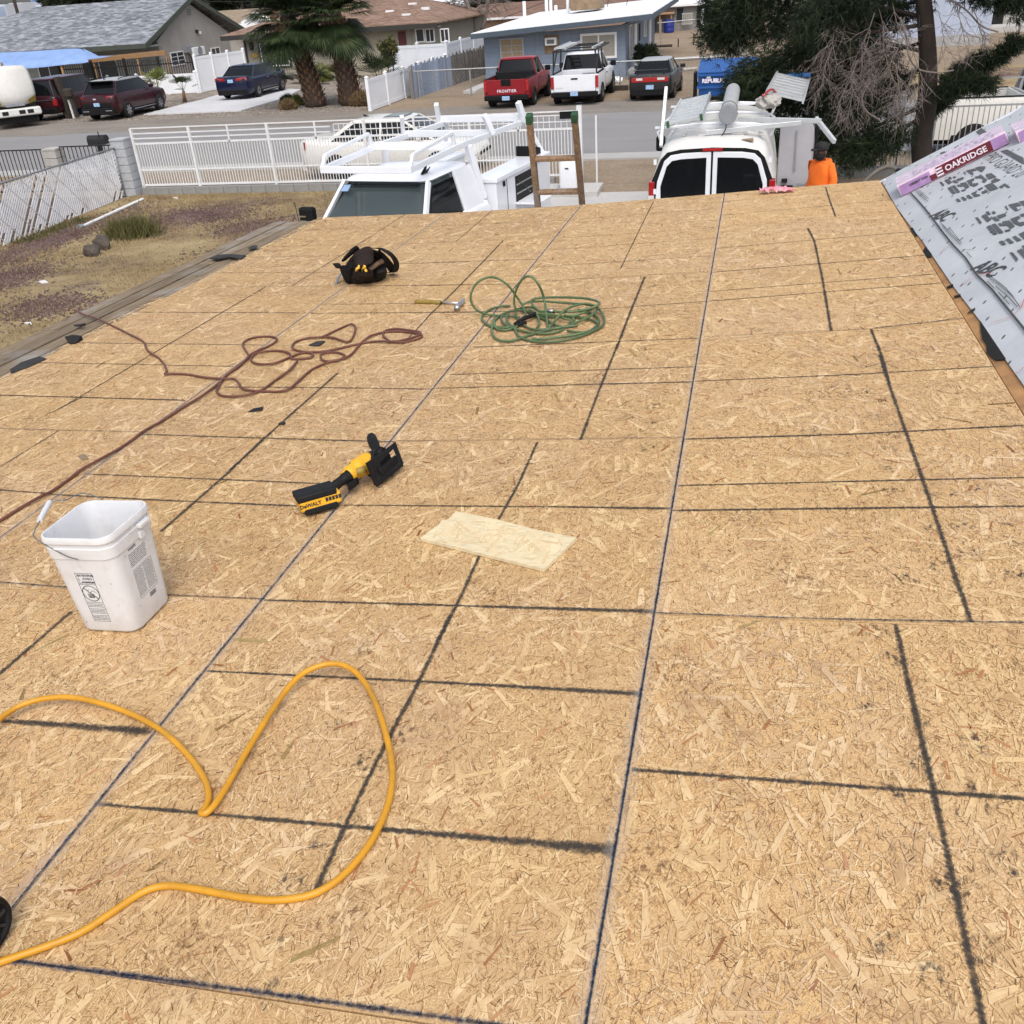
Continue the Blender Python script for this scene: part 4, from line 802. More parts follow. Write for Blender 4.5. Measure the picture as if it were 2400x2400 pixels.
for k in range(7): stroke(lab, fn, cx_-.008+.0023*k, cz_-.015, cx_-.008+.0023*k, cz_-.004, .0011)
for a in ((-.002, 0, .004, .008), (.004, .008, .012, .010), (.012, .010, .019, .002), (-.006, .002, -.008, .010), (-.008, .010, -.002, .014)): stroke(lab, fn, cx_+a[0], cz_+a[1], cx_+a[2], cz_+a[3], .0012)
R3 = random.Random(5)
for z in [.106, .101, .096, .083, .078, .073, .059, .054, .049]:
    u = LU0+.003
    while u < LU1-.006:
        l = R3.uniform(.004, .011); stroke(lab, fn, u, z, min(LU1-.003, u+l), z, .0016); u += l+.0014
lab.build('warning_label', 'print_black', bk, kind='stuff')
l2 = MB()
ftext(l2, fr, 'WHITE', -.020, .252, .012, .0003)
for z in np.arange(.238, .195, -.0055):
    u = -.045
    while u < .035:
        l = R3.uniform(.005, .014); stroke(l2, fr, u, z, u+l, z, .0017); u += l+.002
for a in ((-.042, .09, .048, .09), (-.042, .185, .048, .185), (-.042, .09, -.042, .185), (.048, .09, .048, .185)): stroke(l2, fr, *a, .0009)
for z in np.arange(.18, .095, -.0048):
    for c0, c1 in ((-.04, 0), (.004, .045)):
        u = c0
        while u < c1-.006:
            l = R3.uniform(.004, .012); stroke(l2, fr, u, z, min(c1, u+l), z, .0013); u += l+.0015
for k in range(14): stroke(l2, fr, .0+.0022*k, .083, .0+.0022*k, .068, .0013 if k % 3 else .0006)
l2.build('text_block', 'print_black', bk, kind='stuff')
# grime smears inside and on the rim edge
sm = MB()
for i in range(34):
    if i < 20: u, z, f, wd = R3.uniform(-.08, .08), R3.uniform(.15, .31), (lambda u, z: Vector((bw(z)-.0065, u, z))), R3.uniform(.001, .003)
    else: u, z, f, wd = R3.uniform(-.08, .08), R3.uniform(.02, .26), (fn if i % 2 else fr), R3.uniform(.0008, .002)
    stroke(sm, f, u, z, u+R3.uniform(-.006, .006), z+R3.uniform(-.01, .01), wd)
sm.build('grime', 'ply_brown', bk, kind='stuff')

# --- cordless saw lying on its side
def local_path(o, pts): i_ = o.matrix_basis.inverted(); return [i_ @ p_ for p_ in pts]
W2 = win(650, 980, 1000)
saw = deck_thing('circular_saw', 'yellow and black cordless circular saw lying on its side on a chalk line', 'saw', -1.40, 2.86, 0.0)
si = saw.matrix_basis.inverted()
def sp_(x, y, h): return si @ RF(*W2(x, y), h)
def saw_hull(outline, h_top, h_bot, name, material, bevel=.006, parent=saw, sub=0):
    """block whose outline is seen from above: outline at h_top, dropped to h_bot"""
    top = [sp_(x, y, h_top) for x, y in outline]; mb = MB(); n = len(top)
    bot = [Vector((p_.x, p_.y, h_bot)) for p_ in top]
    mb.add(top+bot, [tuple(range(n)), tuple(range(2*n-1, n-1, -1))] + [(i, n+i, n+(i+1) % n, (i+1) % n) for i in range(n)])
    return mb.build(name, material, parent, bevel=bevel)
# battery pack: yellow band between black shells, long axis along u
b0, b1 = sp_(262, 1110, .045), sp_(790, 960, .045)
ax = (b1-b0); ax.z = 0; BL = ax.length; ax.normalize(); sd = Vector((-ax.y, ax.x, 0)); up = Vector((0, 0, 1)); bc = (b0+b1)/2
tilt = Matrix.Rotation(math.radians(-6), 3, ax)            # pack rests tipped on its long edge
def bp(l, s_, u_): v = tilt @ (sd*s_ + up*u_); return Vector((bc.x, bc.y, .0)) + ax*l + v + up*.041
def bat(l0, l1, prof, name, material, bevel):
    mb = MB(); mb.loft([[bp(l, s_, u_) for s_, u_ in prof] for l in (l0, l1)]); return mb.build(name, material, saw, bevel=bevel, smooth=True)
battery = bat(-BL/2, BL/2, [(-.045, -.022), (.045, -.022), (.045, .022), (-.045, .022)], 'battery', 'tool_yellow', .007)
bat(-BL/2-.004, BL/2-.012, [(-.047, .014), (.047, .014), (.047, .036), (.040, .042), (-.040, .042), (-.047, .036)], 'battery_shell', 'tool_black', .005)
bat(-BL/2+.012, BL/2-.018, [(-.047, -.036), (.047, -.036), (.047, -.012), (-.047, -.012)], 'battery_shell', 'tool_black', .005)
for k in range(5):
    v = MB(); l = -BL/2+.098+.012*k; v.box(bp(l, -.0455, .004), (.009, .004, .014), (Matrix((ax, sd, up)).transposed())); v.build('vent', 'tool_grey', saw)
tx = MB(); o_ = bp(-.038, -.0464, .0); put_text(tx, 'DeWALT', .0195, o_, ax, tilt @ up, .0008, bold=.0006); tx.build('lettering', 'print_black', saw)
# grip, motor housing, levers, shoe and guards
MB().tube(smooth_path([sp_(720, 900, .06), sp_(790, 840, .065), sp_(860, 790, .07), sp_(930, 740, .075)], 4), [.019]*4+[.018]*4+[.021]*4+[.024], 12).build('grip', 'tool_black', saw, smooth='all')
MB().tube(smooth_path([sp_(880, 770, .066), sp_(940, 720, .07), sp_(1020, 660, .072), sp_(1100, 610, .072), sp_(1190, 570, .07)], 4), [.026]*3+[.031]*5+[.038]*5+[.041]*4, 14).build('motor_housing', 'tool_yellow', saw, smooth='all')
MB().tube([sp_(1050, 645, .082), sp_(1085, 725, .06)], .027, 8).build('label_patch', 'handle_olive', saw, smooth='all')
saw_hull([(925, 560), (1020, 505), (1045, 525), (985, 580), (940, 620)], .10, .075, 'depth_lever', 'tool_black', .004)
saw_hull([(880, 780), (1030, 740), (1045, 765), (1010, 800), (930, 850), (905, 865)], .060, .03, 'trigger_guard', 'tool_black', .005)
MB().tube(smooth_path([sp_(1215, 240, .12), sp_(1235, 300, .115), sp_(1265, 370, .11), sp_(1300, 440, .10), sp_(1320, 490, .09)], 4), [.017, .019, .020, .020, .021, .021, .021, .020, .019, .018, .018, .018, .019, .02, .02, .018, .016], 12).build('front_handle', 'tool_black', saw, smooth='all')
MB().tube([sp_(1110, 530, .09), sp_(1180, 510, .088), sp_(1240, 500, .08)], [.012, .016, .014], 10).build('gear_case', 'steel', saw, smooth='all')
pl = [sp_(1160, 575, .115), sp_(1520, 315, .10), sp_(1625, 595, .035), sp_(1280, 870, .022)]
nrm = (pl[1]-pl[0]).cross(pl[3]-pl[0]).normalized(); nrm = -nrm if nrm.z < 0 else nrm
def plp(u, v): return pl[0]*(1-u)*(1-v) + pl[1]*u*(1-v) + pl[2]*u*v + pl[3]*(1-u)*v
shoe = MB()
OUT = [(0, 0), (1, 0), (1, 1), (0, 1)]; INN = [(.36, .34), (.90, .20), (.92, .84), (.28, .84)]
vo = [plp(*k) for k in OUT]; vi = [plp(*k) for k in INN]; th = nrm*-.004
V = vo+vi+[p_+th for p_ in vo+vi]
shoe.add(V, [(i, (i+1) % 4, 4+(i+1) % 4, 4+i) for i in range(4)] + [(8+i, 12+i, 12+(i+1) % 4, 8+(i+1) % 4) for i in range(4)] + [(i, 8+i, 8+(i+1) % 4, (i+1) % 4) for i in range(4)] + [(4+i, 4+(i+1) % 4, 12+(i+1) % 4, 12+i) for i in range(4)])
shoe.build('shoe', 'tool_black', saw, bevel=.0012)
lip = MB(); lip.beam(plp(0, 1), plp(1, 1), .006, .014); lip.beam(plp(0, 0), plp(0, 1), .006, .014); lip.beam(plp(1, 0), plp(1, 1), .006, .012); lip.build('shoe_rim', 'tool_black', saw, bevel=.002)
disc = MB(); c0 = plp(.60, .52) - nrm*.012; e1 = (pl[1]-pl[0]).normalized(); e2 = nrm.cross(e1)
disc.poly([c0 + e1*.045*math.cos(a)-e2*.02*math.sin(a)-e2*.006 for a in np.linspace(0, math.pi, 12)], nrm*.003)
disc.build('blade', 'steel', saw)
g_ = MB(); g_.poly([c0 - nrm*.006 + e1*.075*math.cos(a)+e2*.055*math.sin(a) for a in np.linspace(math.pi*1.0, math.pi*2.0, 16)], nrm*.018); g_.build('blade_guard', 'tool_black', saw, bevel=.002)
hb = MB(); hb.tube([c0-nrm*.07, c0-nrm*.012], [.05, .062], 16); hb.build('upper_guard', 'tool_black', saw, smooth=True)

# --- strand board offcut
oc = deck_thing('board_offcut', 'pale strand board offcut lying loose near the saw', 'board', -.725, 2.52, 0.0, .0025)
oi_ = oc.matrix_basis.inverted(); W6 = win(960, 1180, 1400)
ring = [oi_ @ RF(*W6(x, y), .006) for x, y in ((112, 378), (300, 240), (340, 190), (400, 185), (480, 98), (900, 185), (1215, 265), (1260, 282), (1720, 372), (1560, 530), (1385, 695))]
mb = MB(); n = len(ring); lo = [Vector((p_.x, p_.y, 0)) for p_ in ring]; hi = [Vector((p_.x, p_.y, .0113)) for p_ in ring]
mb.add(hi+lo, [tuple(range(n))[::-1], tuple(range(n, 2*n))] + [(i, (i+1) % n, n+(i+1) % n, n+i) for i in range(n)])
if True:
    o = mb.build('panel', 'board_pale', oc)
so = []; wc = oc.matrix_basis
def inpoly(P, x, y):
    c = False
    for i in range(len(P)):
        a, b_ = P[i], P[i-1]
        if (a.y > y) != (b_.y > y) and x < (b_.x-a.x)*(y-a.y)/(b_.y-a.y)+a.x: c = not c
    return c
ox, oy = oc.matrix_basis.translation.x, oc.matrix_basis.translation.y
for dens, L0, L1, W0, W1, h0, h1 in ((1500, .02, .06, .002, .007, .0146, .0150), (700, .05, .10, .006, .014, .0143, .0147), (250, .08, .15, .014, .028, .0141, .0145)):
    tmp = []; strands((ox-.26, ox+.26, oy-.19, oy+.19), dens, L0, L1, W0, W1, h0, h1, tmp)
    X, Y, H_, U, V_ = tmp[0]; ok = np.array([all(inpoly(ring, X[i, j]-ox, Y[i, j]-oy) for j in range(4)) for i in range(len(X))])
    so.append((X[ok], Y[ok], H_[ok], U[ok], V_[ok]))
k_ = strand_mesh(so, 'wood_strands', 'strand_pale', roof_deck); k_.parent = oc
k_.matrix_parent_inverse = oc.matrix_basis.inverted() @ house.matrix_basis

# --- hoses and cords
def hose(name, label, cat, pts, r, material, n=10, k=7, group=None):
    P = smooth_path(pts, k); o_ = Vector(P[0]); P = [p_-o_ for p_ in P]
    o = MB().tube(P, r, n).build(name, material, smooth='all'); o.location = o_; return tag(o, label, cat, group)
YH = [(-90, 1440, .05), (0, 1356, .03), (55, 1325, .03), (120, 1315, .03), (180, 1324, .025), (250, 1348, .015), (310, 1382, .01), (355, 1425, .009), (385, 1468, .009), (394, 1500, .009), (388, 1522, .009), (380, 1533, .010), (388, 1534, .012), (402, 1522, .014), (425, 1488, .016), (470, 1410, .02), (520, 1330, .028), (560, 1280, .036), (600, 1257, .04), (640, 1253, .04), (675, 1272, .035), (705, 1318, .028), (728, 1385, .018), (740, 1450, .012), (734, 1510, .01), (710, 1570, .009), (675, 1622, .009), (630, 1665, .009), (580, 1690, .009), (510, 1698, .009), (440, 1690, .009), (370, 1677, .009), (315, 1671, .009), (270, 1683, .009), (210, 1722, .009), (150, 1760, .009), (80, 1788, .009), (0, 1815, .009), (-100, 1850, .009)]
hose('air_hose', 'thick yellow air hose looping across the boards in front', 'hose', [RF(*S(x, y), h) for x, y, h in YH], .0078, 'hose_yellow', 12)
C5 = win(150, 720, 1020)
BC1 = [(60, 15), (110, 40), (170, 58), (260, 100), (330, 135), (385, 162), (418, 185), (428, 215), (450, 238), (490, 262), (522, 300), (534, 335), (525, 348), (560, 346), (640, 350), (740, 366), (830, 372), (880, 372), (905, 390), (925, 420), (960, 432), (1040, 438), (1120, 438), (1170, 425), (1220, 385), (1290, 325), (1380, 285), (1460, 265), (1500, 240), (1530, 205), (1560, 175), (1600, 148), (1680, 128), (1780, 128), (1850, 138), (1862, 152), (1830, 168), (1760, 182), (1680, 178), (1600, 180), (1500, 198), (1400, 222), (1330, 232), (1240, 238), (1160, 268), (1090, 292), (1020, 296), (980, 285), (975, 262), (1000, 240), (1060, 228), (1130, 228), (1172, 240), (1180, 260), (1192, 270), (1250, 268), (1290, 258), (1290, 240), (1250, 232), (1215, 225), (1192, 215), (1188, 200), (1210, 178), (1270, 160), (1340, 155), (1400, 128), (1460, 100), (1495, 88), (1515, 100), (1512, 135), (1490, 175), (1460, 178), (1400, 158), (1330, 155)]
BC2 = [(1215, 280), (1170, 330), (1100, 380), (1040, 425), (980, 450), (900, 463), (830, 462), (798, 445), (798, 425), (830, 370), (870, 335), (930, 290), (960, 255), (1000, 230), (1060, 205), (1100, 180), (1105, 160), (1060, 152), (990, 158), (945, 175), (930, 195), (945, 225), (960, 250), (950, 270), (900, 315), (850, 350), (800, 400), (720, 460), (620, 520), (530, 580), (440, 630), (400, 655), (350, 695), (280, 740), (180, 795), (90, 845), (20, 900), (-60, 955), (-150, 1000), (-260, 1065), (-340, 1115), (-440, 1175)]
BC3 = [(1335, 262), (1340, 245), (1385, 234), (1440, 240), (1460, 255), (1430, 275), (1380, 282), (1345, 275), (1335, 262)]
BC4 = [(1680, 165), (1662, 150), (1668, 125), (1720, 112), (1800, 120), (1855, 132), (1835, 150), (1760, 172), (1700, 178), (1680, 165)]
hh = lambda i: .0075 + .006*(1+math.sin(i*1.7))*0.5
cord = thing('extension_cord', 'reddish brown extension cord tangled across the boards', 'cord', tuple(RF(*C5(800, 400))))
for i, pts in enumerate((BC1, BC2, BC3, BC4)):
    MB().tube(smooth_path([RF(*C5(x, y), hh(j)) for j, (x, y) in enumerate(pts)], 5), .0062, 8).build('cord_run', 'cord_brown', cord, smooth='all', world=True)
C4 = win(1080, 620, 1440)
coil = thing('green_hose', 'coiled green hose in a loose heap on the boards', 'hose', tuple(RF(*C4(1000, 750))))
def gl(pts, h=None): return [RF(*C4(p_[0], p_[1]), p_[2] if len(p_) > 2 else .012) for p_ in pts]
GRUN = [
 [(740, 660, .02), (600, 650, .015), (430, 640, .015), (280, 615, .02), (190, 560, .04), (135, 480, .08), (125, 390, .12), (160, 290, .16), (230, 210, .19), (330, 165, .2), (430, 165, .2), (530, 210, .18), (620, 290, .14), (700, 400, .08), (760, 490, .04), (810, 600, .02), (815, 660, .015)],
 [(690, 560, .03), (670, 470, .07), (690, 340, .13), (740, 230, .18), (800, 165, .21), (850, 148, .22), (910, 170, .21), (970, 240, .18), (1020, 340, .13), (1050, 450, .08), (1070, 580, .04), (1085, 720, .02), (1100, 805, .015)],
 [(680, 570), (780, 545), (900, 540, .03), (1000, 590, .03), (1120, 580, .04), (1280, 600, .04), (1450, 590, .04), (1600, 560, .05), (1710, 520, .06), (1740, 480, .06), (1680, 450, .06), (1560, 425, .06), (1400, 415, .06), (1200, 412, .06), (1000, 420, .06), (900, 440, .06), (885, 475, .05), (930, 540, .04), (1020, 590, .03), (1180, 600, .03)],
 [(620, 520), (500, 525), (380, 560), (300, 610), (265, 670), (290, 720), (370, 770), (480, 790), (600, 790), (680, 770)],
 [(760, 510, .03), (850, 475, .04), (1000, 462, .045), (1200, 475, .045), (1400, 490, .04), (1560, 500, .04), (1690, 530, .03), (1770, 600, .02), (1805, 690, .015), (1780, 770, .012), (1680, 830), (1540, 890), (1380, 935), (1200, 965), (1050, 975), (920, 965), (830, 945), (750, 915), (700, 860), (690, 800), (720, 760)],
 [(1340, 830), (1450, 850), (1570, 850), (1660, 810), (1720, 760), (1740, 700), (1700, 650), (1600, 600), (1480, 570)],
 [(420, 760), (430, 700), (500, 640), (600, 590), (720, 575), (840, 590), (940, 640), (1060, 690), (1180, 755), (1260, 790), (1180, 800), (1060, 815), (940, 820), (840, 790), (760, 730), (710, 660), (690, 600)],
 [(420, 690), (395, 760), (395, 850), (430, 920), (500, 955), (600, 962), (700, 945), (820, 900), (950, 860), (1080, 830), (1200, 800), (1350, 780), (1470, 765)],
 [(520, 640), (510, 690), (560, 750), (650, 800), (780, 835), (900, 860), (1060, 868), (1200, 850), (1300, 810)],
 [(600, 620), (580, 680), (620, 760), (690, 800)], [(420, 700), (430, 780), (470, 815), (550, 825), (640, 810)],
 [(1110, 800, .012), (1180, 710, .03), (1270, 610, .05), (1360, 545, .06), (1480, 505, .06), (1600, 495, .05), (1700, 530, .04), (1720, 560, .03), (1640, 640, .03), (1500, 710, .02), (1350, 770, .015), (1230, 795, .012)],
 [(960, 620, .03), (1080, 620, .035), (1200, 640, .03), (1310, 680, .025), (1370, 700, .02), (1375, 730, .02)], [(1300, 640, .03), (1420, 640, .03), (1560, 600, .035), (1680, 530, .04)], [(1410, 660, .02), (1420, 700, .02), (1400, 735, .015)],
 [(700, 745), (780, 690), (870, 655), (980, 650), (1120, 655), (1300, 655), (1450, 660), (1560, 680), (1660, 700), (1720, 740)], [(960, 800, .01), (985, 740, .02), (975, 660, .03), (930, 600, .03), (860, 570, .03)],
 [(890, 940), (1020, 935), (1180, 915), (1350, 895), (1500, 870), (1640, 830), (1760, 780)]]
for pts in GRUN:
    MB().tube(smooth_path(gl(pts), 5), .0068, 8).build('hose_run', 'hose_green', coil, smooth='all', world=True)
kn = MB(); kn.tube(smooth_path(gl([(680, 755), (740, 710, .02), (810, 670, .03), (900, 640, .03), (940, 615, .03)]), 4), .011, 10); kn.build('coupling', 'black_plastic', coil, smooth='all', world=True)
kn = MB(); kn.tube(smooth_path(gl([(700, 770), (760, 745, .02), (820, 730, .02)]), 4), .010, 8); kn.build('coupling', 'black_plastic', coil, smooth='all', world=True)
cl_ = MB(); cl_.tube(gl([(1095, 580, .042), (1160, 585, .042)]), .009, 8); cl_.build('coupling', 'steel', coil, smooth='all', world=True)

# --- hammer lying on the deck
C3 = win(740, 540, 1100)
ham = deck_thing('claw_hammer', 'claw hammer with olive grip lying left of the green hose', 'hammer', -1.79, 5.37)
hi_ = ham.matrix_basis.inverted(); hp = lambda x, y, h=.012: hi_ @ RF(*C3(x, y), h)
MB().tube([hp(1262, 895), hp(1275, 896), hp(1300, 896), hp(1400, 900), hp(1500, 905), hp(1570, 905)], [.012, .016, .0145, .013, .014, .0135], 12).build('grip', 'handle_olive', ham, smooth='all')
MB().tube([hp(1565, 902, .014), hp(1660, 908, .014), hp(1790, 915, .016)], [.0075, .007, .008], 8).build('shaft', 'chrome', ham, smooth='all')
MB().tube(smooth_path([hp(1775, 985, .018), hp(1785, 955, .018), hp(1810, 930, .02), hp(1840, 900, .022), hp(1858, 875, .024), hp(1866, 850, .022)], 3), [.018, .018, .0175, .014, .013, .013, .013, .013, .013, .012, .012, .011, .010, .008, .006, .004], 10).build('head', 'steel', ham, smooth='all')

# --- tool pouch with belt
tp = deck_thing('tool_pouch', 'slumped black tool pouch with its belt strap standing up', 'tool pouch', -2.50, 6.0)
ti = tp.matrix_basis.inverted(); tq = lambda x, y, h: ti @ RF(*C3(x, y), h)
def blob(rings, name, material, par=tp, sub=1):
    mb = MB(); mb.loft(rings); o = mb.build(name, material, par, smooth='all', subsurf=sub); return o
def bag(bot, top, name, material, bulge=.012, par=tp, open_top=False):
    """cloth bag between a base outline and a rim outline, both lists of local points"""
    n = len(bot); rs = []
    for t in (0, .08, .35, .7, .94, 1):
        ring_ = []
        c_ = sum(bot, Vector())/n*(1-t)+sum(top, Vector())/n*t
        for a, b_ in zip(bot, top):
            p_ = a*(1-t)+b_*t; d = (p_-c_); k_ = 1 + (math.sin(t*math.pi)*bulge/max(d.length, .01) if t not in (0, 1) else 0); ring_.append(c_ + d*k_ + Vector((random.uniform(-.003, .003), random.uniform(-.003, .003), 0)))
        rs.append(ring_)
    if open_top:
        c_ = sum(top, Vector())/n; rs.append([c_+(p_-c_)*.86 for p_ in top]); rs.append([c_+(p_-c_)*.8-Vector((0, 0, .05)) for p_ in top])
    return blob(rs, name, material, par)
B0 = [tq(400, 690, .004), tq(640, 690, .004), tq(860, 640, .004), tq(915, 540, .004), tq(800, 470, .004), tq(500, 480, .004), tq(350, 560, .004)]
T0 = [tq(330, 500, .10), tq(520, 300, .20), tq(720, 225, .22), tq(830, 300, .20), tq(800, 250, .24), tq(640, 185, .26), tq(440, 300, .20)]
bag(B0, T0, 'main_bag', 'pouch', .02)
bag([tq(385, 690, .003), tq(470, 680, .003), tq(440, 620, .003), tq(330, 590, .003)], [tq(285, 500, .12), tq(470, 480, .12), tq(460, 440, .13), tq(300, 420, .13)], 'side_pocket', 'pouch', .012, open_top=True)
bag([tq(470, 680, .003), tq(700, 672, .003), tq(720, 600, .003), tq(480, 600, .003)], [tq(470, 520, .12), tq(720, 530, .12), tq(740, 480, .12), tq(480, 470, .12)], 'front_pocket', 'pouch_brown', .014, open_top=True)
bag([tq(690, 672, .003), tq(850, 630, .003), tq(910, 560, .003), tq(780, 570, .003)], [tq(740, 545, .09), tq(880, 520, .08), tq(915, 470, .09), tq(800, 440, .10)], 'tool_pocket', 'pouch', .014)
fl = MB(); g_ = [[tq(450, 300, .21), tq(560, 235, .245), tq(660, 185, .265), tq(720, 225, .25)], [tq(500, 400, .16), tq(600, 350, .19), tq(700, 310, .20), tq(730, 300, .21)], [tq(510, 480, .135), tq(600, 450, .15), tq(690, 430, .15), tq(730, 400, .16)]]
fl.loft(g_, cap=False, closed=False); o = fl.build('flap', 'pouch_brown', tp, smooth='all', subsurf=1); sdm = o.modifiers.new('t', 'SOLIDIFY'); sdm.thickness = .006
fl = MB(); g_ = [[tq(310, 380, .17), tq(400, 280, .21), tq(500, 170, .26), tq(550, 215, .25)], [tq(330, 400, .15), tq(420, 330, .18), tq(500, 260, .21), tq(560, 240, .22)]]
fl.loft(g_, cap=False, closed=False); o = fl.build('flap', 'pouch', tp, smooth='all', subsurf=1); sdm = o.modifiers.new('t', 'SOLIDIFY'); sdm.thickness = .008
fl = MB(); g_ = [[tq(210, 400, .16), tq(260, 420, .15), tq(310, 400, .16)], [tq(250, 450, .13), tq(285, 490, .12), tq(330, 480, .12)]]
fl.loft(g_, cap=False, closed=False); o = fl.build('corner_flap', 'pouch', tp, smooth='all', subsurf=1); sdm = o.modifiers.new('t', 'SOLIDIFY'); sdm.thickness = .008
def ribbon(path, wdv, th, name, material, par):
    P = smooth_path(path, 5); mb = MB(); rs = []
    for i, p_ in enumerate(P):
        t = (P[min(i+1, len(P)-1)]-P[max(i-1, 0)]).normalized(); wv = Vector(wdv(i/(len(P)-1))); nn = t.cross(wv).normalized()*th/2
        rs.append([p_+wv/2+nn, p_-wv/2+nn, p_-wv/2-nn, p_+wv/2-nn])
    mb.loft(rs); return mb.build(name, material, par, smooth=True)
ribbon([tq(700, 225, .24), tq(800, 225, .235), tq(900, 270, .21), tq(970, 330, .17), tq(1010, 400, .12), tq(1015, 470, .07), tq(985, 520, .03), tq(930, 530, .012)], lambda t: (0.02, 0.045, -0.01), .005, 'belt', 'pouch', tp)
ribbon([tq(760, 270, .21), tq(850, 350, .15), tq(920, 430, .09), tq(970, 500, .03)], lambda t: (0.035, 0.04, 0.02), .005, 'belt', 'pouch', tp)
# tools stuck in the pouch
h2 = deck_thing('pouch_hammer', 'worn wooden hammer handle sticking out of the tool pouch', 'hammer', -2.40, 5.98)
i2 = h2.matrix_basis.inverted(); MB().tube([i2 @ RF(*C3(x, y), h) for x, y, h in ((640, 520, .10), (720, 460, .12), (800, 405, .135), (850, 378, .145))], [.016, .0165, .017, .018], 12).build('handle', 'handle_wood', h2, smooth='all')
MB().tube([i2 @ RF(*C3(x, y), h) for x, y, h in ((825, 440, .07), (860, 445, .07), (885, 495, .05))], [.008, .010, .006], 8).build('claw', 'steel', h2, smooth='all')
p2 = deck_thing('pliers', 'pliers with yellow handles poking out of the pouch pocket', 'pliers', -2.50, 5.95)
i2 = p2.matrix_basis.inverted()
for pts in (((520, 530, .10), (515, 490, .13), (540, 470, .14), (548, 445, .15)), ((590, 520, .10), (595, 480, .13), (620, 465, .14), (605, 445, .15)), ((640, 525, .11), (630, 505, .12), (622, 495, .125))):
    MB().tube(smooth_path([i2 @ RF(*C3(*q[:2]), q[2]) for q in pts], 3), .0095, 8).build('handle', 'plier_yellow', p2, smooth='all')
c2 = deck_thing('flat_bar', 'short steel flat bar leaning out behind the tool pouch', 'pry bar', -2.68, 5.92)
i2 = c2.matrix_basis.inverted(); bb = MB(); bb.beam(i2 @ RF(*C3(250, 685), .004), i2 @ RF(*C3(312, 545), .05), .018, .006); bb.build('bar', 'steel', c2, bevel=.002)

# --- dark wheel of a compressor at the left edge
wq = RF(*S(-6, 1752), .06)
wh = deck_thing('compressor_wheel', 'black ribbed wheel of an air compressor at the left picture edge', 'wheel', wq.x-.03, wq.y, 0.0)
MB().lathe([(.0, -.022), (.02, -.022), (.024, -.014), (.040, -.014), (.044, -.020), (.052, -.020), (.056, -.012), (.056, .012), (.052, .020), (.044, .020), (.040, .014), (.024, .014), (.02, .022), (0, .022)], 28, (0, 0, .058), 'X').build('tyre', 'tool_black', wh, smooth=True)
for k in range(8):
    a = k*math.pi/4; sp2 = MB(); sp2.beam((.016, .012*math.cos(a), .058+.012*math.sin(a)), (.016, .04*math.cos(a), .058+.04*math.sin(a)), .006, .006); sp2.build('spoke', 'tool_grey', wh)
MB().cyl((-.16, 0, .058), (-.02, 0, .058), .009, 8).build('axle', 'tool_grey', wh)

# --- pink film scrap on the far edge
pf = thing('film_scrap', 'crumpled pink plastic film scrap on the far roof edge', 'plastic scrap', tuple(RF(*Z3(530, 78), .0)))
c_ = pf.matrix_basis.translation; R9 = random.Random(11); mb = MB(); vs = []; NX, NY = 12, 6
for j in range(NY+1):
    for i in range(NX+1):
        u, v = i/NX-.5, j/NY-.5; vs.append((u*.26+R9.uniform(-.012, .012), v*.10+R9.uniform(-.01, .01), .03*abs(math.sin(i*2.1+j*1.3))+R9.uniform(0, .03)*(1-abs(2*u))+.004))
mb.add(vs, [(j*(NX+1)+i, j*(NX+1)+i+1, (j+1)*(NX+1)+i+1, (j+1)*(NX+1)+i) for j in range(NY) for i in range(NX)]); mb.build('film', 'pink_film', pf)

# --- shingle bundles in pink wrap on the steep slope
def bundle(name, label, corners, thick, base_h=.012):
    """corners: near-left, near-right (down-slope edge) then far-right, far-left, on the steep plane"""
    b = thing(name, label, 'shingle bundle', tuple(corners[0])); n = N_S; a, b1_, c1, d1 = corners
    def pt(u, v, w_): return (a*(1-u)+b1_*u)*(1-v) + (d1*(1-u)+c1*u)*v + n*(base_h+w_)
    mb = MB(); rs = []
    for i in range(25):
        u = i/24; r_ = random.Random(i); j = lambda s_=.004: r_.uniform(-s_, s_); tk = thick+j(.003)
        rs.append([pt(u, j(.01), 0), pt(u, -.02+j(.01), tk*.25), pt(u, -.02+j(.01), tk*.75), pt(u, .03, tk), pt(u, .3, tk+j()), pt(u, .7, tk+j()), pt(u, .97, tk), pt(u, 1.02, tk*.6), pt(u, 1, 0)])
    mb.loft(rs); mb.build('wrap', 'wrap_pink', b, world=True, smooth=True)
    return b, pt
q = lambda x, y, h=0: SP(*R4(x, y), h)
P00 = q(400, 612); P10 = q(1760, -60); ux_ = (P10-P00).normalized(); vy_ = N_S.cross(ux_).normalized()
if vy_.y < 0: vy_ = -vy_
# long edge runs up the slope; bundle is 0.3 m deep
P01 = q(300, 430, .08); dep = 0.27
b1_, pt1 = bundle('shingle_bundle', 'shingle bundle in pink wrap with dark red printed band', [P00, P10, P10+vy_*dep, P00+vy_*dep], .085)
Lb = (P10-P00).length
def side_patch(pt, u0, u1, w0, w1, v, name, material, par, n=14):
    mb = MB(); vs = []
    for i in range(n+1):
        u = u0+(u1-u0)*i/n; vs += [pt(u, v, w0), pt(u, v, w1)]
    mb.add(vs, [(2*i, 2*i+2, 2*i+3, 2*i+1) for i in range(n)]); return mb.build(name, material, par, world=True)
side_patch(pt1, 0.01, .30, .004, .078, -.034, 'lilac_side', 'wrap_lilac', b1_); side_patch(pt1, .86, .99, .004, .078, -.034, 'lilac_side', 'wrap_lilac', b1_)
side_patch(pt1, .36, .86, .006, .080, -.036, 'red_band', 'wrap_maroon', b1_); side_patch(pt1, .29, .35, .006, .045, -.036, 'red_band', 'wrap_maroon', b1_)
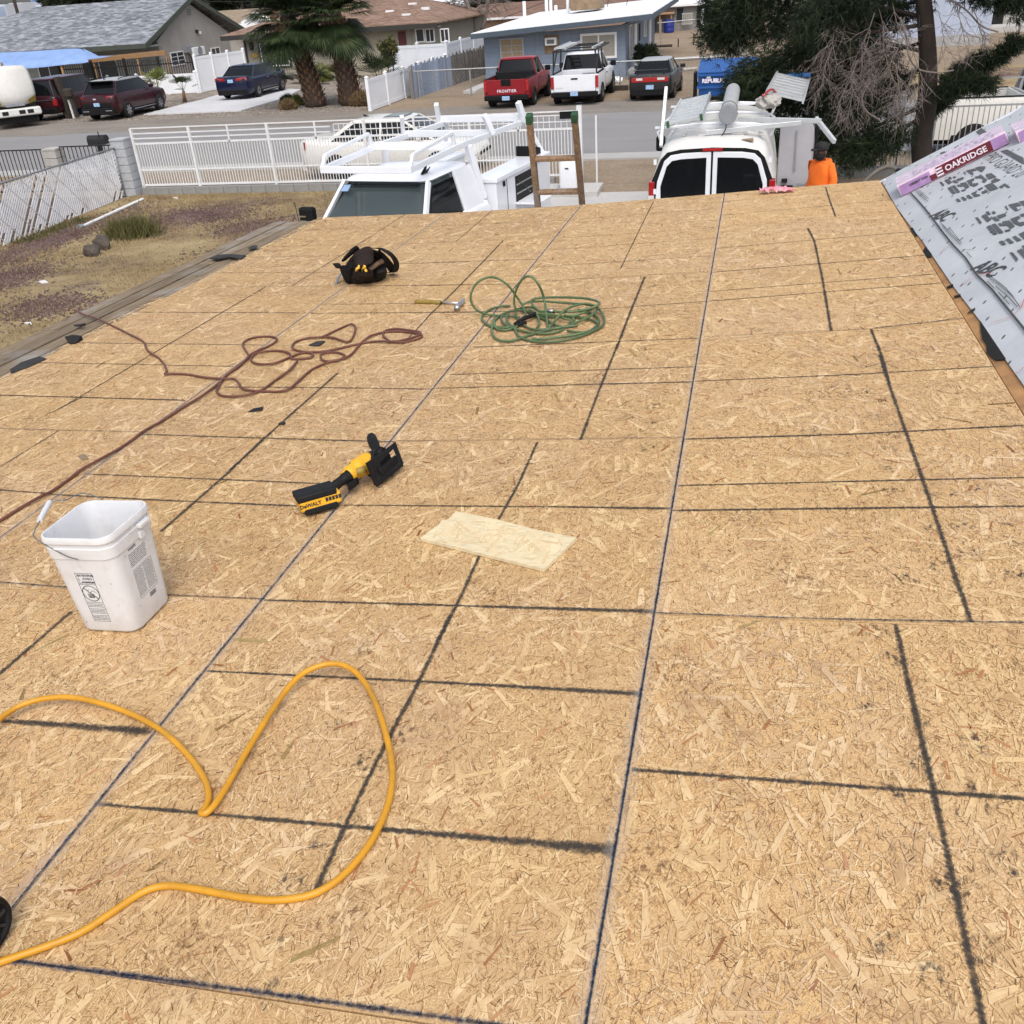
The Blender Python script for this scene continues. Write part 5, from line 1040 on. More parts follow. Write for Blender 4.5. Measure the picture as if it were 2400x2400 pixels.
tx = MB(); put_text(tx, 'OAKRIDGE', .056, pt1(.625, -.0375, .040), (pt1(1, 0, 0)-pt1(0, 0, 0)), N_S, .0015, bold=.0015); tx.build('lettering', 'print_white', b1_, world=True)
tx = MB()
for k in range(3): tx.add([pt1(.355, -.038, .012+.022*k), pt1(.415, -.038, .012+.022*k), pt1(.415, -.038, .024+.022*k), pt1(.355, -.038, .024+.022*k)], [(0, 1, 2, 3)])
tx.build('stripes', 'print_white', b1_, world=True)
tx = MB(); put_text(tx, 'DESERT TAN', .022, pt1(.19, -.036, .05), (pt1(1, 0, 0)-pt1(0, 0, 0)), N_S, .0015, bold=.0008); tx.build('lettering', 'print_black', b1_, world=True)
tx = MB(); R6 = random.Random(4)
for r_ in range(7):
    u = .16
    while u < .9:
        l = R6.uniform(.01, .04); v0 = .16+.09*r_; tx.add([pt1(u, v0, .0875), pt1(u+l, v0, .0875), pt1(u+l, v0+.03, .0875), pt1(u, v0+.03, .0875)], [(0, 1, 2, 3)]); u += l+R6.uniform(.006, .05)
tx.build('fine_print', 'wrap_lilac', b1_, world=True, kind='stuff')
A0 = SP(*R5(1800, 930)); A1 = A0+ux_*1.1
b2_, pt2 = bundle('shingle_bundle', 'second pink shingle bundle cut off by the right picture edge', [A0-vy_*.30, A1-vy_*.30, A1-vy_*.02, A0-vy_*.02], .085, .0)
b2_.location.z += 0.0
side_patch(pt2, 0.01, .9, .004, .078, -.034, 'lilac_side', 'wrap_lilac', b2_)

# --- grey flexible pipe hooked over the rake corner
hose('flexible_pipe', 'grey flexible pipe hooked over the rake corner', 'pipe', [AY(*R5(x, y), Y) for x, y, Y in ((-160, 1560, 8.62), (-40, 1440, 8.62), (60, 1370, 8.62), (160, 1335, 8.6), (240, 1345, 8.55), (300, 1375, 8.48), (345, 1405, 8.42), (380, 1440, 8.36))], .016, 'conduit', 10)
pc = MB(); a_, b_ = AY(*R5(300, 1385), 8.46), AY(*R5(385, 1425), 8.36); pc.cyl((0, 0, 0), tuple(b_-a_), .024, 10); o = pc.build('pipe_collar', 'black_plastic', smooth=True); o.location = a_; tag(o, 'black collar on the end of the grey flexible pipe', 'collar')
# ------------------------------------------------------------------ ground, street, lots
def sheetp(name, pts, z, material, skirt=0.05):
    mb = MB(); mb.poly([(x, y, z-skirt) for x, y in pts], (0, 0, skirt)); return setting(name, mb, material)
gr = MB(); N = 40
sheetp('ground', [(-3000, -200), (3000, -200), (3000, 4000), (-3000, 4000)], 0.0, 'dirt', 1.0)
sheetp('yard', [(-16.1, -6), (-6.4, -6), (-6.4, 23.25), (-16.1, 23.25)], 0.012, 'yard')
sheetp('driveway', [(-6.4, -6), (14, -6), (14, 22.4), (-6.4, 22.4)], 0.016, 'concrete')
sheetp('neighbour_yard', [(-40, 8), (-16.3, 8), (-16.3, 23.2), (-40, 23.2)], 0.010, 'shaded_dirt')
sheetp('verge', [(-300, 23.45), (300, 23.45), (300, 26.7), (-300, 26.7)], 0.006, 'dirt')
mb = MB(); mb.poly([(-300, 26.7, 0), (300, 26.7, 0), (300, 27.6, 0), (-300, 27.6, 0)], (0, 0, 0.05)); setting('kerb', mb, 'gutter')
sheetp('road', [(-300, 27.6), (300, 27.6), (300, 36.6), (-300, 36.6)], 0.022, 'asphalt')
mb = MB(); xs_ = np.linspace(-120, 60, 121); near = [(x, 36.35+0.25*math.sin(x*0.9)+0.2*math.sin(x*2.3+1)) for x in xs_]
mb.poly([(x, y, 0) for x, y in near] + [(60, 40.2, 0), (-120, 40.2, 0)], (0, 0, 0.027)); setting('road_shoulder', mb, 'shoulder')
sheetp('front_lot', [(-60, 40.2), (-16.2, 40.2), (-16.2, 60), (-60, 60)], 0.010, 'gravel')
Z9 = win(300, 0, 700)
mb = MB(); mb.poly([tuple(G(*q)) for q in ((337, 271), (565, 262), (664, 233), (705, 212), (640, 208), (520, 222), (476, 235))], (0, 0, 0.06)); setting('parking_slab', mb, 'driveway')
sheetp('back_street', [(-12, 56), (6, 56), (6, 90), (-12, 90)], 0.008, 'dirt')
mb = MB(); mb.poly([tuple(G(*q)) for q in ((2150, 240), (2420, 200), (2420, 150), (2130, 170))], (0, 0, 0.03)); setting('dry_grass', mb, 'yard')
mb = MB(); mb.bx(-4.7, -3.3, 21.9, 22.9, 0, 0.14); pad = setting('concrete_pad', mb, 'concrete', bevel=.015)
# straw grass tufts in the yard
def blades(name, label, pts, hmin, hmax, wd, material, cat='grass', lean=0.5):
    n = len(pts); P = np.array(pts); a = RNG.uniform(0, 2*math.pi, n); h = RNG.uniform(hmin, hmax, n); w_ = wd*RNG.uniform(.6, 1.3, n); l = RNG.uniform(.1, lean, n)*h; b = RNG.uniform(0, 2*math.pi, n)
    v = np.zeros((n, 3, 3)); v[:, 0] = P; v[:, 1] = P; v[:, 2] = P
    v[:, 0, 0] -= w_*np.cos(a); v[:, 0, 1] -= w_*np.sin(a); v[:, 1, 0] += w_*np.cos(a); v[:, 1, 1] += w_*np.sin(a)
    v[:, 2, 0] += l*np.cos(b); v[:, 2, 1] += l*np.sin(b); v[:, 2, 2] += h
    me = bpy.data.meshes.new(name); me.vertices.add(3*n); me.vertices.foreach_set('co', v.ravel()); me.loops.add(3*n); me.loops.foreach_set('vertex_index', np.arange(3*n)); me.polygons.add(n); me.polygons.foreach_set('loop_start', np.arange(0, 3*n, 3)); me.update(calc_edges=True)
    o = link(name, me, material, kind='stuff'); o['label'] = label; o['category'] = cat; return o
def scatter(n, x0, x1, y0, y1, fn=None, z=0.012):
    x, y = RNG.uniform(x0, x1, n), RNG.uniform(y0, y1, n)
    if fn is not None:
        k = fn(x, y); x, y = x[k], y[k]
    return np.stack([x, y, np.full(len(x), z)], -1)
def patchy(x, y): return (np.sin(x*1.7+np.sin(y*1.3)*1.5)+np.sin(y*2.1+x*0.6)+np.sin(x*4.1-y*3.3)*0.5+RNG.normal(0, .7, len(x))) > -0.5
g1 = scatter(85000, -16.0, -5.2, 9.5, 23.2, patchy); g2 = scatter(2500, -16, -5.5, 22.6, 23.2)
blades('dead_grass', 'straw coloured dead grass covering the fenced yard', np.concatenate([g1, g2]), .02, .065, .007, 'straw')
L7 = win(0, 300, 420)
k = [(-15.6+RNG.normal(0, .16), 18.0+RNG.uniform(0, 2.4), .012) for _ in range(900)]
blades('green_weeds', 'green weeds along the foot of the slatted fence', k, .04, .16, .008, 'weed', 'weeds')
c_ = G(*L7(1400, 1180)); k = [(c_.x+RNG.normal(0, .25), c_.y+.1+RNG.normal(0, .2), .012) for _ in range(1500)]
mb_ = blades('clump', 'x', k, .15, .5, .011, 'weed', 'shrub', 1.0); del mb_['kind']; mb_.name = 'grass_clump'; tag(mb_, 'bushy olive grass clump in the yard near the lying pipe', 'shrub')
tw = MB(); b_ = G(*L7(1490, 1060)); t_ = AY(*L7(1475, 830), b_.y); t2 = AY(*L7(1560, 600), b_.y+.6)
tw.tube([Vector(), (t_-b_)*.5+Vector((.02, 0, 0)), t_-b_], [.012, .01, .006], 5); tw.tube([(t_-b_)*.6, (t_-b_)*1.02+Vector((.02, .1, .1)), t2-b_], [.008, .007, .004], 5); o = tw.build('dead_sapling', 'twig'); o.location = b_; tag(o, 'thin bare sapling rising out of the grass clump', 'sapling')
# stones in the yard
def boulder(name, label, c, s, seed, material='rock', cat='stone'):
    bm = bmesh.new(); bmesh.ops.create_icosphere(bm, subdivisions=2, radius=1.0); r_ = random.Random(seed)
    for v in bm.verts: v.co *= 1+r_.uniform(-.22, .16); v.co.x *= s[0]; v.co.y *= s[1]; v.co.z *= s[2]
    me = bpy.data.meshes.new(name); bm.to_mesh(me); bm.free(); o = link(name, me, material); o.location = c; return tag(o, label, cat)
p_ = G(*L7(1110, 1310)); boulder('stone', 'larger dark stone in the straw grass, farther of two', (p_.x, p_.y, .1), (.2, .16, .2), 1)
p_ = G(*L7(1000, 1380)); boulder('stone', 'smaller dark stone in the straw grass, nearer of two', (p_.x, p_.y, .08), (.2, .15, .16), 2)
# white pipe lying along the fence
a_, b_ = G(*L7(890, 1060), .05), G(*L7(1540, 765), .05)
pp = thing('drain_pipe', 'white plastic pipe lying on the ground beside the slatted fence', 'pipe', tuple(a_))
MB().cyl(a_, b_, .035, 10).build('pipe', 'trim_white', pp, world=True, smooth=True); mb = MB(); mb.tube([a_+Vector((-.02, -.12, 0)), a_+Vector((.0, .02, .01))], [.07, .04], 8); mb.build('elbow', 'galv', pp, world=True, smooth=True)
# lava gravel crumbs standing proud
def crumbs(name, label, pts, r0, r1, material, cat):
    n = len(pts); base = np.array([(1, 0, 0), (-.5, .87, 0), (-.5, -.87, 0), (0, 0, 1)]); a = RNG.uniform(0, 6.28, n); s = RNG.uniform(r0, r1, n)
    v = np.zeros((n, 4, 3))
    for k in range(4):
        x, y, z = base[k]; v[:, k, 0] = (x*np.cos(a)-y*np.sin(a))*s*RNG.uniform(.7, 1.3, n)+pts[:, 0]; v[:, k, 1] = (x*np.sin(a)+y*np.cos(a))*s*RNG.uniform(.7, 1.3, n)+pts[:, 1]; v[:, k, 2] = z*s*RNG.uniform(.5, 1, n)+pts[:, 2]
    f = np.array([(0, 1, 3), (1, 2, 3), (2, 0, 3)]); F_ = (f[None]+4*np.arange(n)[:, None, None]).reshape(-1)
    me = bpy.data.meshes.new(name); me.vertices.add(4*n); me.vertices.foreach_set('co', v.ravel()); me.loops.add(9*n); me.loops.foreach_set('vertex_index', F_); me.polygons.add(3*n); me.polygons.foreach_set('loop_start', np.arange(0, 9*n, 3)); me.update(calc_edges=True)
    o = link(name, me, material, kind='stuff'); o['label'] = label; o['category'] = cat; return o
make_foliage('lava_stone', (0.055, 0.032, 0.029), (0.13, 0.084, 0.076), (0.25, 0.18, 0.165), 0.9); make_foliage('pebble', (0.12, 0.1, 0.085), (0.26, 0.225, 0.19), (0.5, 0.46, 0.41), 0.9)
LV = []
for (cx, cy, sx, sy, n) in ((-15.0, 18.2, .55, 3.2, 5200), (-12.6, 20.6, 1.2, .9, 3600), (-10.6, 19.4, .8, .7, 1700), (-11.7, 13.6, .8, .7, 1500), (-9.6, 17.0, .9, .7, 700), (-13.9, 15.2, .7, 1.2, 2500)):
    LV.append(np.stack([cx+RNG.normal(0, sx*.6, n), cy+RNG.normal(0, sy*.6, n), np.full(n, .012)], -1))
LV = np.concatenate(LV); LV = LV[(LV[:, 0] > -16.0) & (LV[:, 1] < 23.1)]
crumbs('lava_gravel', 'purple red lava gravel scattered through the yard', LV, .018, .04, 'lava_stone', 'gravel')
PB = scatter(9000, -36, -16.5, 40.3, 48); crumbs('pebble_cover', 'grey brown pebbles in front of the far houses', PB, .02, .05, 'pebble', 'gravel')

# ------------------------------------------------------------------ white street gate and fence
FY = 23.40
gate = thing('gate_fence', 'long white metal picket gate fence along the street', 'fence', (-10, FY, 0))
pk = MB(); pk.box((0, 0, .74), (.017, .017, 1.06)); P0 = None
X0_, X1_ = -15.75, -3.95
for i in range(int((X1_-X0_)/.078)+1):
    x = X0_+.078*i - (-10)
    if P0 is None: P0 = pk.build('picket', 'gate_white', gate); P0.location = (x, 0, 0)
    else: inst(P0, (x, 0, 0), gate)
def gx(q0, Yv=FY): return AY(*q0, Yv)
for z, t in ((.24, .045), (.62, .03), (1.28, .045)):
    mb = MB(); mb.bx(X0_, X1_, FY-.02, FY+.02, z-t/2, z+t/2); mb.build('rail', 'gate_white', gate, world=True)
for x in (-15.78, -14.1, -11.9, -9.3, -6.6, -3.98):
    mb = MB(); mb.bx(x-.03, x+.03, FY-.035, FY+.035, .05, 1.66); mb.build('post', 'gate_white', gate, world=True)
for x in (-13.0, -10.6, -8.0, -5.4):
    mb = MB(); mb.bx(x-.02, x+.02, FY-.02, FY+.02, 1.26, 1.66); mb.build('post', 'gate_white', gate, world=True)
for z in (1.66, 1.53, 1.41):
    mb = MB(); mb.bx(-15.78, -10.2 if z < 1.6 else X1_, FY-.014, FY+.014, z-.014, z+.014); mb.build('rail', 'gate_white', gate, world=True)
# square grille panels in the upper part of the right half
for i in range(int((10.1-4.0)/.14)):
    x = -10.1+.14*i; mb = MB(); mb.bx(x-.007, x+.007, FY-.006, FY+.006, 1.30, 1.58); mb.build('grille_bar', 'gate_white', gate, world=True)
for z in (1.44, 1.58):
    mb = MB(); mb.bx(-10.1, X1_, FY-.012, FY+.012, z-.010, z+.010); mb.build('grille_bar', 'gate_white', gate, world=True)
mb = MB(); mb.bx(-3.98, -3.86, FY-.06, FY+.06, 0, 1.80); mb.build('end_post', 'gate_white', gate, world=True, bevel=.008); mb = MB(); mb.bx(-3.99, -3.85, FY-.07, FY+.07, 1.80, 1.84); mb.build('post_cap', 'black_plastic', gate, world=True)
mb = MB(); mb.bx(-4.38, -4.0, FY-.04, FY-.02, 1.50, 1.66); mb.build('sign_plate', 'black_plastic', gate, world=True)
mb = MB(); mb.bx(-3.55, -3.51, FY-.02, FY+.02, 0, 1.55); mb.build('latch_post', 'gate_white', gate, world=True)
# low block wall below
lw = thing('block_kerb_wall', 'low course of grey concrete blocks under the white gate', 'wall', (-10, FY-.02, 0))
bl = MB(); bl.box((0, 0, .095), (.392, .2, .19)); B0_ = None; i = 0; x = -15.6
while x < -4.4:
    if B0_ is None: B0_ = bl.build('block', 'concrete_dark', lw, bevel=.006); B0_.location = (x+10, 0, 0)
    else: inst(B0_, (x+10, 0, 0), lw)
    x += .402
# corner pillar of blocks
def pillar(name, label, x, y, courses, wdt=.40, material='block_plain', lean=0):
    t = thing(name, label, 'pillar', (x, y, 0)); mb = MB(); mb.box((0, 0, .0975), (wdt, wdt, .19)); b0 = None
    for c in range(courses):
        if b0 is None: b0 = mb.build('block', material, t, bevel=.008)
        else: inst(b0, (random.uniform(-.004, .004), random.uniform(-.004, .004), .2*c), t)
    cp = MB(); cp.box((0, 0, .2*courses+.02), (wdt+.02, wdt+.02, .05)); cp.build('cap', material, t, bevel=.01); return t
mat('block_plain', (0.40, 0.42, 0.45), 0.85, var=0.16, scale=3, bump=0.4, bscale=30, dirt=(0.16, 0.15, 0.15), dirt_amt=0.55, dscale=5); mat('block_buff', (0.40, 0.385, 0.36), 0.85, var=0.12, scale=3, bump=0.4, bscale=30)
pillar('block_pillar', 'grey concrete block pillar at the corner of the white gate', -16.12, 23.35, 7)
q_ = AY(120, 337, 23.5); pillar('block_pillar', 'buff block pillar between two black iron fence runs', q_.x, 23.5, 6, material='block_buff')
# black iron fences left of the pillar
def iron(name, label, x0, x1, y, z1, step=.125, material='iron_black'):
    t = thing(name, label, 'fence', ((x0+x1)/2, y, 0)); p0 = None; n = int((x1-x0)/step)
    mb = MB(); mb.box((0, 0, (z1+.1)/2), (.016, .016, z1-.12))
    for i in range(n+1):
        x = x0+(x1-x0)*i/n-(x0+x1)/2
        if p0 is None: p0 = mb.build('bar', material, t); p0.location = (x, 0, 0)
        else: inst(p0, (x, 0, 0), t)
    for z in (.14, z1): mb2 = MB(); mb2.box((0, 0, z), (x1-x0, .03, .03)); mb2.build('rail', material, t)
    return t
iron('iron_fence', 'black iron fence run between the two block pillars', q_.x+.25, -16.35, 23.45, 1.27); iron('iron_fence', 'black iron fence run left of the buff block pillar', q_.x-6, q_.x-.25, 23.45, 1.22)
# mailbox on the verge
mq = AY(*win(0, 250, 750)(615, 290), 25.6)
mbx = thing('mailbox', 'black kerbside mailbox on a post behind the iron fence', 'mailbox', (mq.x, 25.6, 0))
mb = MB(); prof = [(-.13, 0), (.13, 0), (.13, .14)] + [(.13*math.cos(a), .14+.11*math.sin(a)) for a in np.linspace(.3, math.pi-.3, 6)] + [(-.13, .14)]
mb.loft([[(x, y, 1.02+z) for y, z in prof] for x in (-.28, .28)]); mb.build('box', 'iron_black', mbx, smooth=True); mb = MB(); mb.box((0, 0, .52), (.11, .11, 1.04)); mb.build('post', 'iron_black', mbx); mb = MB(); mb.box((.16, -.14, 1.3), (.02, .02, .16)); mb.build('flag', 'iron_black', mbx)
# keypad pedestal box
kb = thing('gate_operator', 'white gate motor housing on a small concrete pad', 'gate motor', (-4.02, 22.35, .14))
MB().loft([rrect(.20, .16, .06, 0), rrect(.21, .17, .06, .03), rrect(.20, .16, .06, .55), rrect(.18, .14, .06, .62), rrect(.10, .07, .04, .64)]).build('housing', 'vinyl', kb, smooth=True)
mb = MB(); mb.box((-.02, -.165, .45), (.08, .01, .03)); mb.build('badge', 'print_black', kb); mb = MB(); mb.box((0, 0, .012), (.5, .4, .024)); mb.build('base', 'galv', kb)

# ------------------------------------------------------------------ chain link with slats along the neighbour
lf = thing('slat_fence', 'chain link fence woven with weathered white slats', 'fence', (-16.05, 18, 0))
FX = lambda y: -16.2+(23.2-y)*.055
tR = AX(289, 363, FX(23.1)); HT = 1.24
def lfp(s, z): return Vector((FX(s), s, z))
sl = None; s = 9.0
rr = random.Random(9)
while s < 23.0:
    if rr.random() > .12:
        s0, z0, s1, z1 = s, .02, s+HT-.06, HT-.04
        if s1 > 23.0: z1 -= s1-23.0; s1 = 23.0
        if rr.random() < .12: c = rr.uniform(0, .4); s0 += c; z0 += c
        if s0 < s1-.1:
            a_, b_ = lfp(s0, z0), lfp(s1, z1); mb = MB(); d = Vector((0, .70, 0)); hw = .0195*1.414
            mb.poly([a_+Vector((0, -hw, 0)), a_+Vector((0, hw, 0)), b_+Vector((0, hw, 0)), b_+Vector((0, -hw, 0))], (0.008, 0, 0)); mb.build('slat', 'slat_white', lf, world=True)
    s += .0935
s = 9.0
while s < 24.2:
    s0, z0, s1, z1 = s, HT-.04, s+HT-.1, .06
    if s1 > 23.05: z1 += s1-23.05; s1 = 23.05
    if s0 < 23.0:
        mb = MB(); mb.tube([lfp(s0, z0)+Vector((.014, 0, 0)), lfp(s1, z1)+Vector((.014, 0, 0))], .009, 4); mb.build('link_wire', 'slat_white', lf, world=True)
    s += .56
mb = MB(); mb.tube([lfp(9, HT), lfp(23.1, HT)], .022, 8); mb.build('top_rail', 'galv', lf, world=True, smooth='all')
for s in (9.2, 12.2, 15.2, 18.2, 21.2, 23.1): mb = MB(); mb.tube([lfp(s, 0)-Vector((.03, 0, 0)), lfp(s, HT+.03)-Vector((.03, 0, 0))], .028, 8); mb.build('post', 'galv', lf, world=True, smooth='all')

# ------------------------------------------------------------------ right boundary: metal fence, panel, big pine comes later
t = thing('metal_fence', 'grey metal picket fence right of the van, behind the pine trunk', 'fence', (5, 23.6, 0)); p0 = None; mb = MB(); mb.box((0, 0, .82), (.018, .018, 1.25)); x = 1.3
while x < 10.5:
    if p0 is None: p0 = mb.build('picket', 'grey_metal', t); p0.location = (x-5, 0, 0)
    else: inst(p0, (x-5, 0, 0), t)
    x += .105
for z in (.22, 1.42): mb2 = MB(); mb2.box((.9, 0, z), (9.2, .035, .035)); mb2.build('rail', 'grey_metal', t)
for x in (1.25, 2.6, 3.9, 6.5, 9.0): mb2 = MB(); mb2.box((x-5, 0, .8), (.06, .06, 1.6)); mb2.build('post', 'grey_metal', t)
mb2 = MB(); mb2.beam((1.35, 0, 1.45), (2.0, 0, 1.95), .03, .03); mb2.build('brace', 'grey_metal', t); mb2 = MB(); mb2.box((.6, 0, 1.95), (3.6, .03, .03)); mb2.build('rail', 'grey_metal', t)
for x in (1.3, 2.0): mb2 = MB(); mb2.box((x, 0, 1.7), (.05, .04, .52)); mb2.build('post', 'grey_metal', t)
lw2 = thing('low_wall', 'low concrete wall under the grey metal fence', 'wall', (5, 23.6, 0)); mb = MB(); mb.box((.9, 0, .1), (9.4, .2, .2)); mb.build('course', 'concrete_dark', lw2)
sg = AY(*R5(300, 630), 23.9)
sg_t = thing('sign_board', 'blank grey board on two legs beyond the metal fence', 'sign', (sg.x, 24.4, 0)); mb = MB(); mb.box((0, 0, sg.z+.0), (.42, .03, .5)); mb.build('board', 'cap_grey', sg_t)
for x in (-.16, .16): mb = MB(); mb.beam((x, 0, 0), (x, 0, sg.z), .04, .04); mb.build('leg', 'iron_black', sg_t)
# wooden ladder at the far roof edge
ld = thing('wooden_ladder', 'old wooden ladder with green rail tips standing past the roof edge', 'ladder', (-1.65, 8.75, 0))
def lp(x, t): return Vector((x, 9.45-t*.92, 3.36*t))    # foot out in the drive, head leaning in on the eave
for xb, xt, nm in ((-1.90, -1.865, 0), (-1.42, -1.47, 0)):
    mb = MB(); mb.beam(lp(xb, 0), lp(xt, 1), .045, .085, (0, -1, 0)); mb.build('rail', 'ladder_wood', ld, world=True, bevel=.004)
    mb = MB(); mb.beam(lp(xt, .988), lp(xt, 1.008), .050, .090, (0, -1, 0)); mb.build('rail_tip', 'green_tip', ld, world=True)
for k in range(1, 11):
    tt = k*.0895; 
    mb = MB(); mb.beam(lp(-1.89+.03*tt, tt), lp(-1.43-.04*tt, tt), .08, .028, (0, -.2, 1)); mb.build('rung', 'ladder_wood', ld, world=True, bevel=.004)
# ------------------------------------------------------------------ vehicles (local frame: +Y forward, +X right, origin on the ground under the middle)
def ring_section(y, zb, zt, hw, crown=.02, tum=.0):
    h = [(0, zb), (.80*hw, zb), (.95*hw, zb+.07), (hw, zb+.20), (hw, zb+(zt-zb)*.55), (hw*.985, zt-.10), (hw*.95-tum*.3, zt-.03), (hw*.86-tum, zt), (hw*.45, zt+crown*.7)]
    return [(x, y, z) for x, z in h] + [(0, y, zt+crown)] + [(-x, y, z) for x, z in h[:0:-1]]
def ring_plan(hw, y0, y1, r, z, n=4):
    cy, hd = (y0+y1)/2, abs(y1-y0)/2; r = min(r, hw*.9, hd*.9); return [(x, y+cy, z_) for x, y, z_ in rrect(hw, hd, r, z, n)]
def wheel(par, x, y, r, wd, rim='rim', spokes=5):
    sg = 1 if x > 0 else -1
    t = MB(); t.lathe([(r*.62, -wd/2), (r*.9, -wd/2), (r, -wd*.32), (r, wd*.32), (r*.9, wd/2), (r*.62, wd/2)], 24, (x, y, r), 'X', cap=False); ty = t.build('wheel', 'tyre', par, smooth=True)
    d = MB(); d.lathe([(.001, sg*wd*.30), (r*.64, sg*wd*.34), (r*.66, sg*wd*.42), (r*.60, sg*wd*.44), (r*.58, sg*wd*.36)], 20, (x, y, r), 'X', cap=False); d.build('rim', 'dark_rim' if spokes else rim, ty, smooth=True)
    for k in range(spokes):
        a = 2*math.pi*k/spokes+.3; s_ = MB(); X = x+sg*wd*.43
        s_.beam((X, y, r), (X, y+r*.61*math.cos(a), r+r*.61*math.sin(a)), r*.17, wd*.06, (sg, 0, 0)); s_.build('spoke', rim, ty)
    return ty
def arch(par, x, y, r, material='dark_hole'):
    sg = 1 if x > 0 else -1; n = 18
    m_ = MB(); m_.poly([(x, y+r*math.cos(a), max(.18, r*.88+r*math.sin(a))) for a in np.linspace(-.35, math.pi+.35, n)], (sg*.005, 0, 0)); m_.build('wheel_arch', material, par)
def slab(par, name, material, x0, x1, y0, y1, z0, z1, bevel=.01): m_ = MB(); m_.bx(x0, x1, y0, y1, z0, z1); return m_.build(name, material, par, bevel=bevel)
def greenhouse(par, yd, yc, yb, ya, zb, zt, wb, wt, paint, glass='glass', pw=.06, bpill=(.0,), roofmat=None, r0=.10, r1=.14, zr=None, rear_glass=True):
    """glass cabin between belt and roof, painted pillars and roof skin"""
    rs = []
    for t in (0, .35, .7, 1):
        rs.append(ring_plan(wb+(wt-wb)*t, yd+(yc-yd)*t, ya+(yb-ya)*t, r0+(r1-r0)*t, zb+(zt-.03-zb)*t))
    MB().loft(rs).build('window', glass, par, smooth=True, angle=45)
    m_ = MB(); hw = wt
    m_.loft([ring_plan(hw+.006, yc-.03, yb+.03, r1+.02, zt-.065), ring_plan(hw+.014, yc-.04, yb+.04, r1+.03, zt-.045), ring_plan(hw-.01, yc-.01, yb+.0, r1+.03, zt-.012), ring_plan(hw*.8, yc+.12, yb-.16, r1+.05, zt+.012), ring_plan(hw*.4, yc+.4, yb-.45, r1, zt+.022)]); m_.build('roof', roofmat or paint, par, smooth=True, angle=60)
    for sg in (-1, 1):
        for (y0, y1, wv) in [(ya-.06, yb-.02, pw), (yd+.06, yc+.03, pw*1.5)] + [(b_, b_*.9+.0, pw*.8) for b_ in bpill]:
            m_ = MB(); m_.beam((sg*(wb-.012), y0, zb), (sg*(wt-.004), y1, zt-.05), .03, wv, (0, 1, 0)); m_.build('pillar', paint, par)
def sedan(root, L, W, paint, zt, zbelt, hood, trunk, yd, yc, yb, ya, r=.32, wb=2.7, rim='rim', roofmat=None, spokes=5, zb=.2, belt_w=.9, roof_w=.72, foh=.9, bpill=(-.1,), tail=.0, lower='black_plastic', glass='glass'):
    hw, h = W/2, L/2
    st = [(-h, zb+.22, trunk-.14, hw*.84), (-h+.05, zb+.10, trunk-.03, hw*.93), (-h+.25, zb, trunk, hw*.985), (yd, zb, zbelt, hw), ((yd+ya)/2, zb, zbelt-.01, hw), (ya+.05, zb, zbelt-.03, hw), (ya+.45, zb, hood+.03, hw*.99), (h-.40, zb, hood-.07, hw*.95), (h-.10, zb+.03, hood-.20, hw*.86), (h, zb+.15, hood-.36, hw*.70)]
    rs = [ring_section(y, a, b_, w_) for y, a, b_, w_ in st]
    MB().loft(rs).build('body', paint, root, smooth=True, angle=55)
    greenhouse(root, yd, yc, yb, ya, zbelt-.04, zt, hw*belt_w, hw*roof_w, paint, glass, bpill=bpill, roofmat=roofmat)
    yr, yf = -wb/2+tail, wb/2+tail
    for y in (yr, yf):
        for sg in (-1, 1): arch(root, sg*(hw-.012), y, r*1.17); wheel(root, sg*(hw-.075), y, r, .21, rim, spokes)
    slab(root, 'rear_bumper', lower, -hw*.86, hw*.86, -h-.02, -h+.16, zb+.02, zb+.26, .03)
    for sg in (-1, 1):
        slab(root, 'sill', lower, sg*(hw-.02), sg*(hw+.008), yr+.4, yf-.4, zb-.01, zb+.09)
        m_ = MB(); m_.box((sg*(hw+.09), ya-.42, zbelt+.06), (.2, .10, .14)); m_.build('mirror', paint, root, bevel=.02)
        for yy in (-.15, .75): slab(root, 'door_handle', 'chrome', sg*(hw-.012), sg*(hw+.014), yy-.09, yy+.09, zbelt-.17, zbelt-.14, .004)
        m_ = MB(); m_.box((sg*(hw*.985+.004), (yd+ya)/2-.1, zb+.45), (.008, .012, .62)); m_.build('door_gap', 'dark_hole', root)
    return root
def plate(root, y, z, w=.30, hgt=.15): slab(root, 'licence_plate', 'plate', -w/2, w/2, y-.012, y, z-hgt/2, z+hgt/2, .004)
def rear_text(root, txt, size, x, y, z, material, bold=.0, space=1.0): m_ = MB(); put_text(m_, txt, size, (x, y, z), (1, 0, 0), (0, 0, 1), 0.0, bold=bold, space=space); m_.build('lettering', material, root)

# dark coupe sedan with boot spoiler
c = thing('parked_sedan', 'dark grey sedan with boot spoiler and wide red tail lamps', 'car', (-3.78, 41.55, 0), math.radians(-2), 'cars parked across the street')
sedan(c, 4.3, 1.68, 'car_dark', 1.38, .93, .90, .96, -1.45, -.85, .55, 1.25, r=.30, wb=2.46, spokes=6, tail=.0, belt_w=.88, roof_w=.66, roofmat='car_silver')
slab(c, 'tail_panel', 'lamp_red', -.70, .70, -2.165, -2.12, .70, .86); slab(c, 'reverse_lamp', 'lamp_clear', -.52, -.28, -2.175, -2.14, .76, .84); slab(c, 'reverse_lamp', 'lamp_clear', .28, .56, -2.175, -2.14, .76, .84); plate(c, -2.17, .52)
m_ = MB(); m_.box((0, -1.98, 1.10), (1.30, .17, .03)); m_.build('spoiler', 'car_dark', c, bevel=.01)
for sg in (-1, 1): m_ = MB(); m_.box((sg*.5, -1.98, 1.03), (.06, .12, .12)); m_.build('spoiler_foot', 'car_dark', c)
rear_text(c, 'o', .10, 0, -2.15, .93, 'brass')

